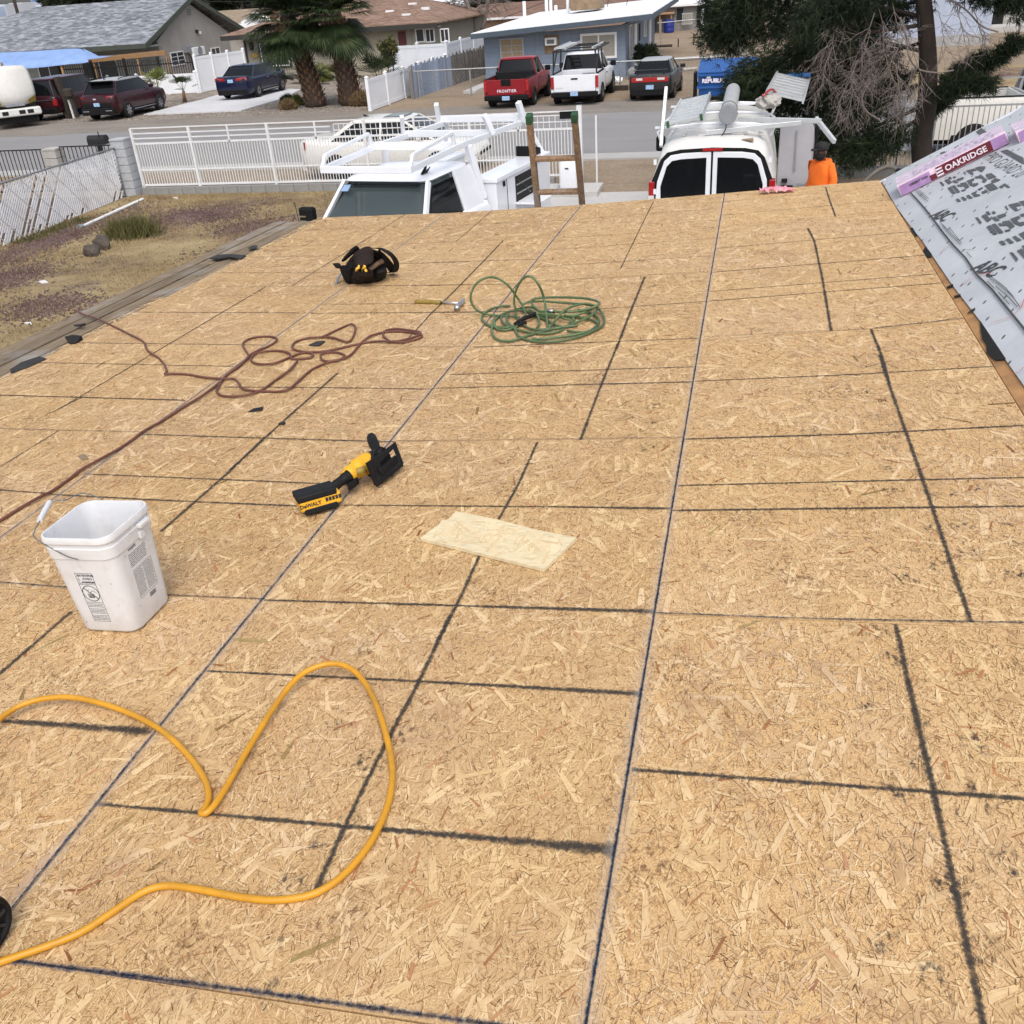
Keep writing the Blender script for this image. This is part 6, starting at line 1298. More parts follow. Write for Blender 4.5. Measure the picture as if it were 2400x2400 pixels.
# navy sedan on the slab
c = thing('parked_sedan', 'navy blue sedan on the pale slab before the siding house', 'car', (-25.3, 49.2, .06), 0.0, 'cars parked across the street')
sedan(c, 4.85, 1.86, 'car_navy', 1.46, .98, .98, 1.06, -1.75, -1.0, .55, 1.45, r=.33, wb=2.8, spokes=10, roofmat='car_navy', bpill=(-.05,))
for sg in (-1, 1): m_ = MB(); m_.poly([(sg*.88, -2.36, .86), (sg*.30, -2.43, .88), (sg*.34, -2.43, .98), (sg*.86, -2.34, 1.02)], (0, -.03, 0)); m_.build('tail_lamp', 'lamp_red', c); slab(c, 'sill_trim', 'chrome', sg*.925, sg*.94, -.9, .9, .24, .29)
plate(c, -2.45, .86); rear_text(c, 'H', .10, 0, -2.43, .99, 'chrome', .004); m_ = MB(); m_.poly([(0, -.75, 1.47), (0, -.60, 1.47), (0, -.78, 1.54)], (.02, 0, 0)); m_.build('roof_fin', 'black_plastic', c); rear_text(c, 'SONATA', .05, -.6, -2.445, .80, 'chrome'); rear_text(c, 'SPORT', .04, .55, -2.445, .80, 'chrome')

# maroon crossover
c = thing('parked_suv', 'maroon crossover with roof rails beside the mailbox posts', 'suv', (-28.75, 42.85, 0), math.radians(1), 'cars parked across the street')
hw = .93
rs = [ring_section(y, a, b_, w_) for y, a, b_, w_ in ((-2.33, .50, .98, .76), (-2.26, .34, 1.06, .88), (-2.0, .27, 1.10, .925), (-1.2, .25, 1.12, .93), (.9, .25, 1.08, .93), (1.15, .25, 1.06, .93), (1.6, .26, 1.02, .92), (2.05, .27, .94, .88), (2.28, .34, .80, .78), (2.33, .45, .68, .62))]
MB().loft(rs).build('body', 'car_maroon', c, smooth=True, angle=55)
greenhouse(c, -2.05, -1.55, .40, 1.18, 1.05, 1.63, .84, .67, 'car_maroon', bpill=(-.2,), roofmat='car_silver')
m_ = MB(); m_.box((0, -1.72, 1.60), (1.24, .26, .035)); m_.build('roof_spoiler', 'black_plastic', c, bevel=.012)
for sg in (-1, 1):
    m_ = MB(); m_.tube(smooth_path([(sg*.66, -1.2, 1.60), (sg*.66, -1.1, 1.67), (sg*.66, .2, 1.67), (sg*.66, .3, 1.60)], 3), .018, 6); m_.build('roof_rail', 'black_plastic', c, smooth='all')
    for y in (-1.38, 1.36): arch(c, sg*.922, y, .43, 'black_plastic'); wheel(c, sg*.855, y, .36, .23, 'rim', 7)
    slab(c, 'cladding', 'black_plastic', sg*.91, sg*.938, -1.0, 1.0, .24, .38); slab(c, 'trim_strip', 'chrome', sg*.93, sg*.945, -.9, .9, .33, .355)
    m_ = MB(); m_.box((sg*1.0, .78, 1.16), (.2, .12, .15)); m_.build('mirror', 'car_maroon', c, bevel=.03)
    m_ = MB(); m_.poly([(sg*.86, -2.22, .92), (sg*.55, -2.33, .94), (sg*.58, -2.33, 1.03), (sg*.86, -2.20, 1.04)], (0, -.03, 0)); m_.build('tail_lamp', 'lamp_red', c)
    slab(c, 'bumper_trim', 'chrome', sg*.42, sg*.74, -2.42, -2.38, .42, .46)
slab(c, 'rear_bumper', 'black_plastic', -.82, .82, -2.40, -2.1, .27, .56, .04); slab(c, 'tailgate_panel', 'black_plastic', -.72, .72, -2.345, -2.28, .56, .76, .02); plate(c, -2.35, .70); rear_text(c, 'KIA', .085, -.05, -2.345, .93, 'print_white', .004, 1.1)
m_ = MB(); m_.poly([(0, -1.35, 1.64), (0, -1.2, 1.64), (0, -1.38, 1.72)], (.02, 0, 0)); m_.build('roof_fin', 'black_plastic', c)

# pearl white sedan on the verge behind the gate, nose to the right
c = thing('parked_sedan', 'pearl white luxury sedan parked on the verge behind the white gate', 'car', (-9.35, 25.75, 0), math.radians(-90))
sedan(c, 4.95, 1.84, 'pearl_white', 1.44, .96, .92, 1.02, -1.75, -.95, .50, 1.40, r=.33, wb=2.85, spokes=7, bpill=(-.15,), lower='pearl_white')
for sg in (-1, 1): m_ = MB(); m_.poly([(sg*.93, -2.28, .78), (sg*.70, -2.46, .78), (sg*.70, -2.44, .95), (sg*.92, -2.24, .98)], (0, -.03, 0)); m_.build('tail_lamp', 'lamp_red', c); slab(c, 'window_trim', 'chrome', sg*.845, sg*.86, -1.3, 1.0, .955, .98)
slab(c, 'sunroof', 'glass', -.4, .4, -.15, .42, 1.452, 1.468); m_ = MB(); m_.poly([(0, -.82, 1.44), (0, -.66, 1.45), (0, -.85, 1.52)], (.02, 0, 0)); m_.build('roof_fin', 'black_plastic', c)

# silver people carrier tucked behind the van
c = thing('parked_suv', 'silver car mostly hidden below the roof edge behind the van', 'suv', (.95, 12.7, 0), 0.0)
sedan(c, 4.5, 1.82, 'car_silver', 1.66, 1.05, 1.02, 1.08, -1.95, -1.5, .95, 1.55, r=.34, wb=2.65, belt_w=.92, roof_w=.76)
m_ = MB(); m_.tube([(.66, -1.3, 1.66), (.66, -1.2, 1.72), (.66, .7, 1.72), (.66, .85, 1.66)], .022, 6); m_.build('roof_rail', 'black_plastic', c, smooth='all'); m_ = MB(); m_.tube([(-.66, -1.3, 1.64), (-.66, -1.2, 1.69), (-.66, .4, 1.69), (-.66, .5, 1.64)], .018, 6); m_.build('roof_rail', 'car_silver', c, smooth='all')

# faded red wagon in the neighbour's yard, left edge
c = thing('parked_wagon', 'faded red wagon in the neighbour yard at the left edge', 'car', (-19.15, 18.3, 0), math.radians(180))
sedan(c, 4.6, 1.8, 'faded_red', 1.55, .98, .98, 1.02, -2.1, -1.9, .3, 1.2, r=.33, roofmat='plum', belt_w=.9, roof_w=.74)

# --- pickups
def pickup(root, paint, L=5.0, W=1.82, H=1.70, bedL=1.75, zrail=1.12, hood=1.08, zb=.36, r=.36, cabL=1.9, arch_m='dark_hole', rim='rim', spokes=5):
    hw, h = W/2, L/2; yb = -h+bedL; ycf = yb+.06+cabL          # bed front, cab front (cowl)
    # bed: two sides, tailgate, floor, headboard
    for sg in (-1, 1):
        m_ = MB(); m_.loft([[(sg*(hw-.10), y, zb+.12), (sg*(hw-.01), y, zb+.02), (sg*hw, y, zb+.35), (sg*hw, y, zrail-.10), (sg*(hw-.02), y, zrail-.015), (sg*(hw-.05), y, zrail), (sg*(hw-.12), y, zrail), (sg*(hw-.12), y, zb+.2)] for y in (-h+.03, -h+.5, yb)]); m_.build('bed_side', paint, root, smooth=True, angle=40)
        m_ = MB(); m_.box((sg*(hw-.07), (-h+yb)/2, zrail+.008), (.11, bedL-.06, .016)); m_.build('rail_cap', 'black_plastic', root)
    slab(root, 'bed_floor', 'black_plastic', -hw+.1, hw-.1, -h+.06, yb, zb+.18, zb+.22); slab(root, 'headboard', paint, -hw+.1, hw-.1, yb-.04, yb, zb+.2, zrail)
    tg = slab(root, 'tailgate', paint, -hw+.13, hw-.13, -h-.02, -h+.04, zb+.16, zrail-.01, .015)
    slab(root, 'rear_bumper', 'black_plastic', -hw+.02, hw-.02, -h-.14, -h+.02, zb-.02, zb+.16, .03)
    rs = [ring_section(y, zb, zt_, w_) for y, zt_, w_ in ((yb+.04, zrail+.01, hw*.985), (yb+.5, zrail+.01, hw), (ycf-.05, zrail, hw), (ycf+.35, hood+.02, hw*.99), (h-.35, hood-.04, hw*.95), (h-.06, hood-.16, hw*.86), (h, hood-.30, hw*.80))]
    MB().loft(rs).build('cab_body', paint, root, smooth=True, angle=55)
    greenhouse(root, yb+.08, yb+.22, ycf-.62, ycf+.02, zrail-.03, H, hw*.90, hw*.74, paint, bpill=(), pw=.07, r0=.08, r1=.12)
    for sg in (-1, 1):
        for y in (-h+.98, h-.86): arch(root, sg*(hw-.012), y, r*1.22, arch_m); wheel(root, sg*(hw-.085), y, r, .25, rim, spokes)
        m_ = MB(); m_.box((sg*(hw+.13), ycf-.38, zrail+.10), (.22, .12, .19)); m_.build('mirror', 'black_plastic', root, bevel=.03)
        slab(root, 'tail_lamp', 'lamp_red', sg*(hw-.125), sg*(hw-.005), -h-.018, -h+.05, zb+.28, zrail-.06, .012)
        slab(root, 'door_handle', 'black_plastic', sg*(hw-.01), sg*(hw+.014), yb+.35, yb+.55, zrail-.17, zrail-.13)
        m_ = MB(); m_.box((sg*(hw+.001), yb+.02, zb+.40), (.006, .015, .74)); m_.build('panel_gap', 'dark_hole', root)
    slab(root, 'rear_undertray', 'dark_hole', -hw+.3, hw-.3, -h+.1, h-.3, zb-.12, zb+.05)
    return -h, zb, zrail, hw
c = thing('pickup_truck', 'red compact pickup with lettered tailgate before the blue house', 'pickup', (-9.36, 41.35, 0), 0.0, 'pickups parked before the blue house')
y0, zb, zr_, hw = pickup(c, 'car_red', L=4.95, W=1.80, H=1.68, bedL=1.85, zrail=1.08, hood=1.05, r=.37, arch_m='black_plastic', cabL=1.75, rim='dark_rim', spokes=0)
rear_text(c, 'FRONTIER', .145, .02, y0-.026, .66, 'print_white', .004, 1.2); slab(c, 'handle_recess', 'black_plastic', -.20, .20, y0-.03, y0-.01, .84, 1.07); plate(c, y0-.15, .42); slab(c, 'bed_toolbox', 'tool_black', -hw+.14, hw-.14, -.98, -.55, .9, 1.24, .03)
c = thing('pickup_truck', 'white pickup with black lumber rack before the blue house', 'pickup', (-6.69, 41.55, 0), 0.0, 'pickups parked before the blue house')
y0, zb, zr_, hw = pickup(c, 'white_paint', L=5.1, W=1.86, H=1.72, bedL=1.9, zrail=1.12, hood=1.08, r=.38, cabL=1.7)
plate(c, y0-.15, .46); slab(c, 'tailgate_handle', 'black_plastic', -.13, .13, y0-.035, y0-.01, .94, 1.0); rear_text(c, 'TACOMA', .07, -.60, y0-.026, .66, 'car_silver')
slab(c, 'bed_cargo', 'black_plastic', -.6, .1, -1.9, -1.2, .6, 1.0); slab(c, 'bed_cargo', 'cap_grey', .15, .6, -1.7, -1.3, .6, 1.06)
def rack(c, pts, r, material):
    for a, b_ in pts: m_ = MB(); m_.beam(a, b_, r*2, r*2); m_.build('rack_bar', material, c)
rack(c, [((s*.84, y, 1.12), (s*.80, y, 1.93)) for s in (-1, 1) for y in (-2.4, -.8)] + [((s*.80, -2.5, 1.93), (s*.80, 1.4, 1.93)) for s in (-1, 1)] + [((-.80, y, 1.93), (.80, y, 1.93)) for y in (-2.4, -.8, .4, 1.3)], .025, 'iron_black')
for s in (-1, 1): rack(c, [((s*.84, -2.4, 1.2), (s*.82, -1.6, 1.9))], .02, 'iron_black')
lx = thing('aluminium_ladder', 'aluminium ladder lying on the rack of the white pickup', 'ladder', (-7.25, 41.0, 1.97))
for sg in (-1, 1): m_ = MB(); m_.box((sg*.2, 0, .05), (.03, 3.6, .08)); m_.build('rail', 'alu', lx)
for k in range(11): m_ = MB(); m_.box((0, -1.6+.32*k, .05), (.4, .06, .03)); m_.build('rung', 'alu', lx)
lx = thing('aluminium_ladder', 'narrow ladder rail strapped on the right of the pickup rack', 'ladder', (-6.0, 40.6, 1.97)); m_ = MB(); m_.box((0, 0, .03), (.06, 2.8, .06)); m_.build('rail', 'alu', lx)
# white full-size pickup behind the pine
c = thing('pickup_truck', 'white full size pickup with black bed caps behind the metal fence', 'pickup', (7.05, 26.35, 0), math.radians(-90))
y0, zb, zr_, hw = pickup(c, 'pearl_white', L=5.9, W=1.98, H=1.88, bedL=2.0, zrail=1.36, hood=1.3, zb=.45, r=.41, cabL=2.6)
slab(c, 'chrome_bumper', 'chrome', -.9, .9, y0-.16, y0-.03, .46, .60)

# --- red van and white cab at the far left kerb
c = thing('parked_van', 'dark red van behind the mailbox posts at far left', 'van', (-32.6, 43.9, 0), math.radians(3))
rs = [ring_section(y, .3, b_, w_) for y, b_, w_ in ((-2.4, 1.02, .86), (-2.3, 1.08, .93), (-1.5, 1.1, .95), (1.4, 1.06, .95), (2.0, 1.0, .9), (2.4, .8, .78))]
MB().loft(rs).build('body', 'car_maroon', c, smooth=True, angle=55); greenhouse(c, -2.3, -2.12, .7, 1.5, 1.05, 1.78, .87, .74, 'car_maroon', bpill=(-.9, .1))
slab(c, 'rear_bumper', 'black_plastic', -.9, .9, -2.5, -2.3, .34, .56, .03); slab(c, 'trim_strip', 'chrome', -.8, .8, -2.44, -2.40, .88, .91); plate(c, -2.5, .5)
for sg in (-1, 1):
    slab(c, 'tail_lamp', 'lamp_red', sg*.76, sg*.93, -2.42, -2.3, .66, .92)
    for y in (-1.5, 1.5): arch(c, sg*.94, y, .42); wheel(c, sg*.84, y, .36, .24)
c = thing('broken_truck', 'white cab front with raised hood and missing wheel at left edge', 'truck', (-33.05, 40.3, 0), math.radians(226))
# nose towards the street: bumper, raised hood shell, dark engine bay, cab behind
slab(c, 'bumper', 'bumper_white', -1.0, 1.0, 1.55, 1.85, .52, .84, .06)
for x in (-.55, -.2, .5): slab(c, 'bumper_slot', 'dark_hole', x-.13, x+.13, 1.83, 1.86, .60, .76, .01)
m_ = MB(); hd = []
for t, hwid, dy, zz in ((0, .72, 1.62, .98), (.2, .94, 1.80, 1.14), (.5, 1.0, 1.78, 1.55), (.8, .98, 1.62, 2.10), (1, .92, 1.48, 2.46)):
    hd.append([(x*hwid, dy-.32*x*x, zz+.07*(1-x*x)*(1 if t > .5 else -.3)) for x in np.linspace(-1, 1, 9)])
m_.loft(hd, cap=False, closed=False); o = m_.build('hood', 'hood_white', c, smooth='all', subsurf=1); sd_ = o.modifiers.new('t', 'SOLIDIFY'); sd_.thickness = .05
for sg in (-1, 1): m_ = MB(); m_.poly([(sg*.93, 1.50, 1.05), (sg*.55, 1.78, .98), (sg*.58, 1.84, 1.16), (sg*.95, 1.58, 1.30)], (0, .05, 0)); m_.build('headlamp', 'handle_olive', c)
slab(c, 'grille', 'cap_grey', -.4, .4, 1.78, 1.84, .92, 1.06, .02)
slab(c, 'engine_bay', 'dark_hole', -.9, .9, .6, 1.5, .5, 1.05); slab(c, 'front_chassis', 'dark_hole', -.8, .8, .4, 1.6, .25, .55)
rs = [ring_section(y, .45, 1.25, .98) for y in (-2.2, -.2, .7)]; MB().loft(rs).build('cab_body', 'bumper_white', c, smooth=True); greenhouse(c, -1.2, -1.1, .1, .7, 1.2, 1.95, .9, .78, 'bumper_white')
for x, y in ((-.85, -1.5), (.85, -1.5)): wheel(c, x, y, .38, .25)
for x in (-.82, .82): m_ = MB(); m_.lathe([(.05, -.06), (.14, -.06), (.14, .06), (.05, .06)], 16, (x, 1.1, .30), 'X'); m_.build('brake_drum', 'dark_rim', c)
for i, (dx, ln, lb) in enumerate(((-.35, .5, 'white'), (.1, .4, 'blue'))):
    o = MB().cyl((0, 0, 0), (ln, .1, .02), .045, 8).build('repair_tool', 'litter' if i == 0 else 'bin_blue', smooth=True); o.location = (-33.7+dx, 38.1+.2*i, .08); tag(o, lb+' tube lying on the ground before the broken white cab', 'tube')

# ------------------------------------------------------------------ white service truck facing us
tr = thing('service_truck', 'white service body truck with ladder rack facing the house', 'truck', (-5.18, 15.05, 0), math.radians(180-8.8))
# local +Y is towards the camera; windshield top edge about y=+1.05
HT_ = 1.93; hw = 1.0
rs = [ring_section(y, .5, zt_, w_) for y, zt_, w_ in ((-.62, 1.30, .97), (.2, 1.30, 1.0), (1.55, 1.27, 1.0), (1.9, 1.26, .99), (2.9, 1.20, .97), (3.35, 1.10, .95), (3.45, .95, .92))]
MB().loft(rs).build('cab_body', 'white_paint', tr, smooth=True, angle=50)
rs = []
for t in (0, .35, .7, 1): rs.append(ring_plan(.90+(.70-.90)*t, -.52+.12*t, 1.72+(1.00-1.72)*t, .10+.10*t, 1.26+(HT_-.05-1.26)*t))
MB().loft(rs).build('window', 'wind_glass', tr, smooth=True, angle=45)
MB().loft([ring_plan(.715, -.44, 1.05, .16, HT_-.07), ring_plan(.735, -.46, 1.08, .18, HT_-.045), ring_plan(.70, -.40, 1.0, .2, HT_-.005), ring_plan(.56, -.26, .82, .2, HT_+.022), ring_plan(.3, -.1, .5, .2, HT_+.028)]).build('roof', 'white_paint', tr, smooth=True, angle=60)
for sg in (-1, 1):
    m_ = MB(); m_.beam((sg*.90, 1.68, 1.25), (sg*.715, 1.02, HT_-.05), .05, .09, (0, 1, 0)); m_.build('pillar', 'white_paint', tr, bevel=.01)
    m_ = MB(); m_.beam((sg*.912, -.13, 1.24), (sg*.727, -.16, HT_-.05), .05, .72, (0, 1, 0)); m_.build('pillar', 'white_paint', tr, bevel=.01)
    m_ = MB(); m_.loft([[(sg*(.905+.004), y, 1.29), (sg*(.905+.004), y2, 1.29), (sg*.735, y3, HT_-.12), (sg*.735, y4, HT_-.12)] for y, y2, y3, y4 in ((.30, 1.42, .95, .22),)], cap=False)
    g_ = MB(); P = [(sg*.915, .34, 1.29), (sg*.915, 1.50, 1.29), (sg*.76, 1.0, HT_-.12), (sg*.755, .26, HT_-.12)]; g_.poly(P, (sg*.006, 0, 0)); g_.build('side_window', 'glass', tr)
    m_ = MB(); m_.box((sg*1.22, 1.42, 1.36), (.26, .14, .40)); mr = m_.build('mirror', 'black_plastic', tr, bevel=.04); m_ = MB(); m_.box((sg*1.06, 1.40, 1.26), (.16, .05, .05)); m_.build('mirror_arm', 'black_plastic', mr)
    for k in range(2): m_ = MB(); m_.box((sg*1.28, 1.485, 1.36+.07*k), (.12, .012, .022)); m_.build('mirror_lamp', 'chrome', mr)
    for y in (2.55, -2.3): arch(tr, sg*.99, y, .48); wheel(tr, sg*.92, y, .41, .27)
m_ = MB(); m_.tube([(-.2, 1.69, 1.28), (.2, 1.69, 1.28)], .02, 6); m_.build('dash', 'black_plastic', tr)
# windscreen trim: sticker, visor band, wiper
m_ = MB(); m_.poly([(.66, 1.13, 1.83), (.54, 1.15, 1.84), (.56, 1.23, 1.76), (.69, 1.22, 1.755)], (0, .012, .010)); m_.build('windscreen_sticker', 'mat_sticker' if 'mat_sticker' in MATS else 'plate', tr)
m_ = MB(); m_.poly([(.60, 1.09, 1.865), (-.60, 1.09, 1.865), (-.62, 1.12, 1.835), (.62, 1.12, 1.835)], (0, .016, .014)); m_.build('visor_band', 'glass', tr)
m_ = MB(); m_.poly([(-.52, .72, HT_+.02), (-.52, .88, HT_+.02), (-.52, .66, HT_+.13)], (-.02, 0, 0)); m_.poly([(-.55, .72, HT_+.02), (-.55, .90, HT_+.02), (-.60, .70, HT_+.10)], (-.015, 0, 0)); m_.build('roof_antenna', 'black_plastic', tr)
m_ = MB(); m_.tube([(1.05, 1.9, 1.2), (1.06, 1.95, 1.75)], .006, 5); m_.build('whip_antenna', 'iron_black', tr)
# utility body: side boxes with lids, bed
for sg in (-1, 1):
    m_ = MB(); m_.bx(sg*.66, sg*1.06, -3.3, -.72, .62, 1.52); m_.build('side_box', 'white_paint', tr, bevel=.012)
    m_ = MB(); m_.bx(sg*.64, sg*1.085, -3.32, -.70, 1.52, 1.60); m_.build('box_lid', 'white_paint', tr, bevel=.015)
    m_ = MB(); m_.bx(sg*1.062, sg*1.072, -2.45, -1.55, 1.05, 1.47); dr_ = m_.build('open_compartment', 'dark_hole', tr); 
    for z in (1.18, 1.33): m_ = MB(); m_.bx(sg*1.066, sg*1.078, -2.43, -1.57, z-.012, z+.012); m_.build('shelf', 'galv', dr_)
    m_ = MB(); m_.beam((sg*1.08, -1.6, 1.42), (sg*1.08, -2.2, 1.10), .012, .012); m_.build('gas_strut', 'chrome', dr_)
    m_ = MB(); m_.bx(sg*1.06, sg*1.5, -2.5, -1.5, 1.02, 1.05); m_.build('drop_door', 'white_paint', tr, bevel=.006)
    m_ = MB(); m_.bx(sg*1.075, sg*1.09, -1.05, -.98, 1.42, 1.50); m_.build('lock', 'black_plastic', tr)
    m_ = MB(); m_.bx(sg*1.061, sg*1.066, -1.18, -1.165, .62, 1.5); m_.build('panel_gap', 'dark_hole', tr)
slab(tr, 'bed_floor', 'cap_grey', -.66, .66, -3.3, -.72, .62, .68); slab(tr, 'tailgate', 'white_paint', -1.0, 1.0, -3.38, -3.32, .62, 1.1)
m_ = MB(); m_.loft([[(-.98, -2.75, 1.60), (-.62, -2.75, 1.60), (-.62, -2.75, 1.78), (-.98, -2.75, 1.78)], [(-.98, -3.15, 1.60), (-.62, -3.15, 1.60), (-.62, -3.1, 1.70), (-.98, -3.1, 1.70)]]); m_.build('box_vent', 'black_plastic', tr, bevel=.015)
# ladder rack: two long rails climbing over the cab, hoops and stakes
rk = []
ZR = 2.16
for sg in (-1, 1):
    rk += [((sg*.73, 1.58, ZR-.02), (sg*.75, -.20, ZR+.04), .055, .09), ((sg*.75, -.20, ZR+.04), (sg*.78, -2.95, ZR+.02), .055, .09), ((sg*.73, 1.58, ZR-.02), (sg*.73, 1.45, ZR+.16), .05, .05), ((sg*.73, 1.45, ZR+.16), (sg*.74, .10, ZR+.26), .05, .05), ((sg*.74, .10, ZR+.26), (sg*.74, .05, ZR), .05, .06)]
    rk += [((sg*.84, -1.25, ZR+.04), (sg*.76, -1.12, ZR+.36), .07, .09), ((sg*.84, -2.70, ZR+.04), (sg*.80, -2.55, ZR+.38), .08, .10), ((sg*.78, -2.9, ZR), (sg*1.0, -3.15, 1.58), .06, .08), ((sg*.76, -.40, ZR), (sg*.86, -.62, 1.30), .10, .10)]
rk += [((-.76, 1.58, ZR-.02), (.76, 1.58, ZR-.02), .05, .10), ((-.75, -.05, ZR+.05), (.75, -.05, ZR+.05), .05, .12), ((-.80, -1.25, ZR+.06), (.80, -1.25, ZR+.06), .05, .11), ((-.82, -2.70, ZR+.10), (.82, -2.70, ZR+.10), .05, .12)]
for a, b_, w_, h_ in rk: m_ = MB(); m_.beam(a, b_, w_, h_); m_.build('rack_bar', 'white_paint', tr, bevel=.008)

# ------------------------------------------------------------------ white cargo van, rear towards us
vn = thing('cargo_van', 'white cargo van with barn rear doors and open side door', 'van', (-.52, 18.55, 0), math.radians(-1.0))
VL = 2.75           # rear face at y=-VL
def vsec(y, hw, zt, zb=.45, tum=.16):
    h = [(0, zb), (hw*.9, zb), (hw, zb+.12), (hw+.02, zb+.45), (hw, 1.15), (hw-.05, 1.45), (hw-tum, zt-.22), (hw-tum-.05, zt-.10), (hw-tum-.17, zt-.025), (hw*.42, zt+.03)]
    return [(x, y, z) for x, z in h] + [(0, y, zt+.045)] + [(-x, y, z) for x, z in h[:0:-1]]
rs = [vsec(y, hw_, zt_) for y, hw_, zt_ in ((-VL, .955, 1.93), (-VL+.06, .985, 1.985), (-VL+.3, 1.0, 2.03), (0, 1.0, 2.05), (1.3, 1.0, 2.03), (1.75, .98, 1.92))]
MB().loft(rs).build('body', 'van_white', vn, smooth=True, angle=50)
rs = [vsec(y, hw_, zt_, .45, tm) for y, hw_, zt_, tm in ((1.74, .98, 1.45, .1), (2.0, .98, 1.25, .05), (2.8, .93, 1.1, .05), (2.95, .85, .95, .05))]; MB().loft(rs).build('nose', 'van_white', vn, smooth=True)
m_ = MB(); m_.poly([(-.78, 1.76, 1.9), (.78, 1.76, 1.9), (.9, 2.15, 1.3), (-.9, 2.15, 1.3)], (0, .02, .02)); m_.build('windscreen', 'glass', vn)
Yr = -VL-.004
# black surround, two doors with glass, tail lamps
def vy(q, dy=0.0): return (q[0], Yr-dy, q[1])
m_ = MB(); m_.poly([vy(k, .004) for k in ((-.955, 1.05), (-.94, 1.45), (-.80, 1.78), (-.70, 1.885), (-.5, 1.925), (0, 1.945), (.5, 1.925), (.70, 1.885), (.80, 1.78), (.94, 1.45), (.955, 1.05))], (0, .02, 0)); m_.build('door_surround', 'black_plastic', vn, bevel=.006)
for sg in (-1, 1):
    fr_ = [(.015, .55), (.86, .55), (.88, 1.1), (.85, 1.45), (.74, 1.76), (.64, 1.845), (.45, 1.872), (.015, 1.885)]
    m_ = MB(); m_.poly([vy((sg*x, z), .014) for x, z in fr_], (0, .03, 0)); d_ = m_.build('rear_door', 'white_paint', vn, bevel=.008)
    gl_ = [(.085, 1.12), (.79, 1.10), (.795, 1.38), (.70, 1.68), (.62, 1.76), (.48, 1.785), (.085, 1.80)]
    m_ = MB(); m_.poly([vy((sg*x, z), .022) for x, z in gl_], (0, .012, 0)); m_.build('rear_window', 'glass', d_, bevel=.006)
    m_ = MB(); m_.bx(sg*.89, sg*.985, -VL-.03, -VL+.12, 1.02, 1.45); tl = m_.build('tail_lamp', 'lamp_red', vn, bevel=.012); m_ = MB(); m_.bx(sg*.893, sg*.987, -VL-.034, -VL+.02, 1.16, 1.24); m_.build('reverse_lamp', 'lamp_clear', tl)
    for y in (-1.8, 1.75): arch(vn, sg*.99, y, .43); wheel(vn, sg*.92, y, .36, .24)
    for k, z in enumerate((1.3, 1.75, .8)): m_ = MB(); m_.bx(sg*.86, sg*.905, -VL-.03, -VL-.008, z-.04, z+.04); m_.build('hinge', 'white_paint', d_)
m_ = MB(); m_.bx(-.15, .16, -VL-.035, -VL+.0, 1.895, 1.935); m_.build('brake_lamp', 'lamp_red', vn, bevel=.005); slab(vn, 'rear_bumper', 'black_plastic', -.95, .95, -VL-.16, -VL, .42, .6, .03)
m_ = MB(); m_.bx(-.86, -.72, -VL-.05, -VL-.03, .5, .58); m_.build('plate_lamp', 'cap_grey', vn)
for k in range(7): m_ = MB(); m_.box((-.72+.24*k, -.7, 2.052+.03*(1-abs(k-3)/3)), (.05, 3.2, .012)); m_.build('roof_rib', 'van_white', vn)
m_ = MB(); m_.bx(-1.28, -1.10, .95, 1.05, 1.32, 1.60); mr = m_.build('mirror', 'black_plastic', vn, bevel=.04); m_ = MB(); m_.bx(-1.12, -.95, .97, 1.03, 1.36, 1.44); m_.build('mirror_arm', 'black_plastic', mr)
# worn patches of rust-coloured primer at the roof edge
m_ = MB(); m_.poly([(.42, -VL+.10, 2.035), (.62, -VL+.06, 2.005), (.60, -VL+.22, 2.03)], (0, 0, .006)); m_.build('bare_patch', 'ply_brown', vn)
# sliding side door swung open on the right
do = MB(); P = [(1.02, -.55, .55), (1.60, -.70, .55), (1.62, -.70, 1.55), (1.58, -.70, 1.92), (1.50, -.68, 2.0), (1.02, -.55, 1.98)]
do.poly(P, (0, .08, 0)); dd = do.build('side_door', 'door_inner', vn, bevel=.02)
for x0, x1, z0, z1, mt in ((1.10, 1.30, .75, .95, 'dark_hole'), (1.36, 1.50, .76, .98, 'cap_grey'), (1.1, 1.2, 1.0, 1.06, 'dark_hole'), (1.52, 1.56, .7, 1.0, 'dark_hole')): m_ = MB(); m_.box(((x0+x1)/2, -.575-.13*((x0+x1)/2-1.02)/.58-.02, (z0+z1)/2), (x1-x0, .05, z1-z0)); m_.build('door_recess', mt, dd)
m_ = MB(); m_.tube([(1.30, -.64, 1.85), (1.31, -.65, 1.2)], .018, 6); m_.build('door_track', 'galv', dd); m_ = MB(); m_.poly([(1.60, -.72, .55), (1.66, -.70, .55), (1.66, -.70, 2.0), (1.56, -.70, 2.02), (1.60, -.72, 1.9)], (0, .1, 0)); m_.build('door_seal', 'black_plastic', dd)
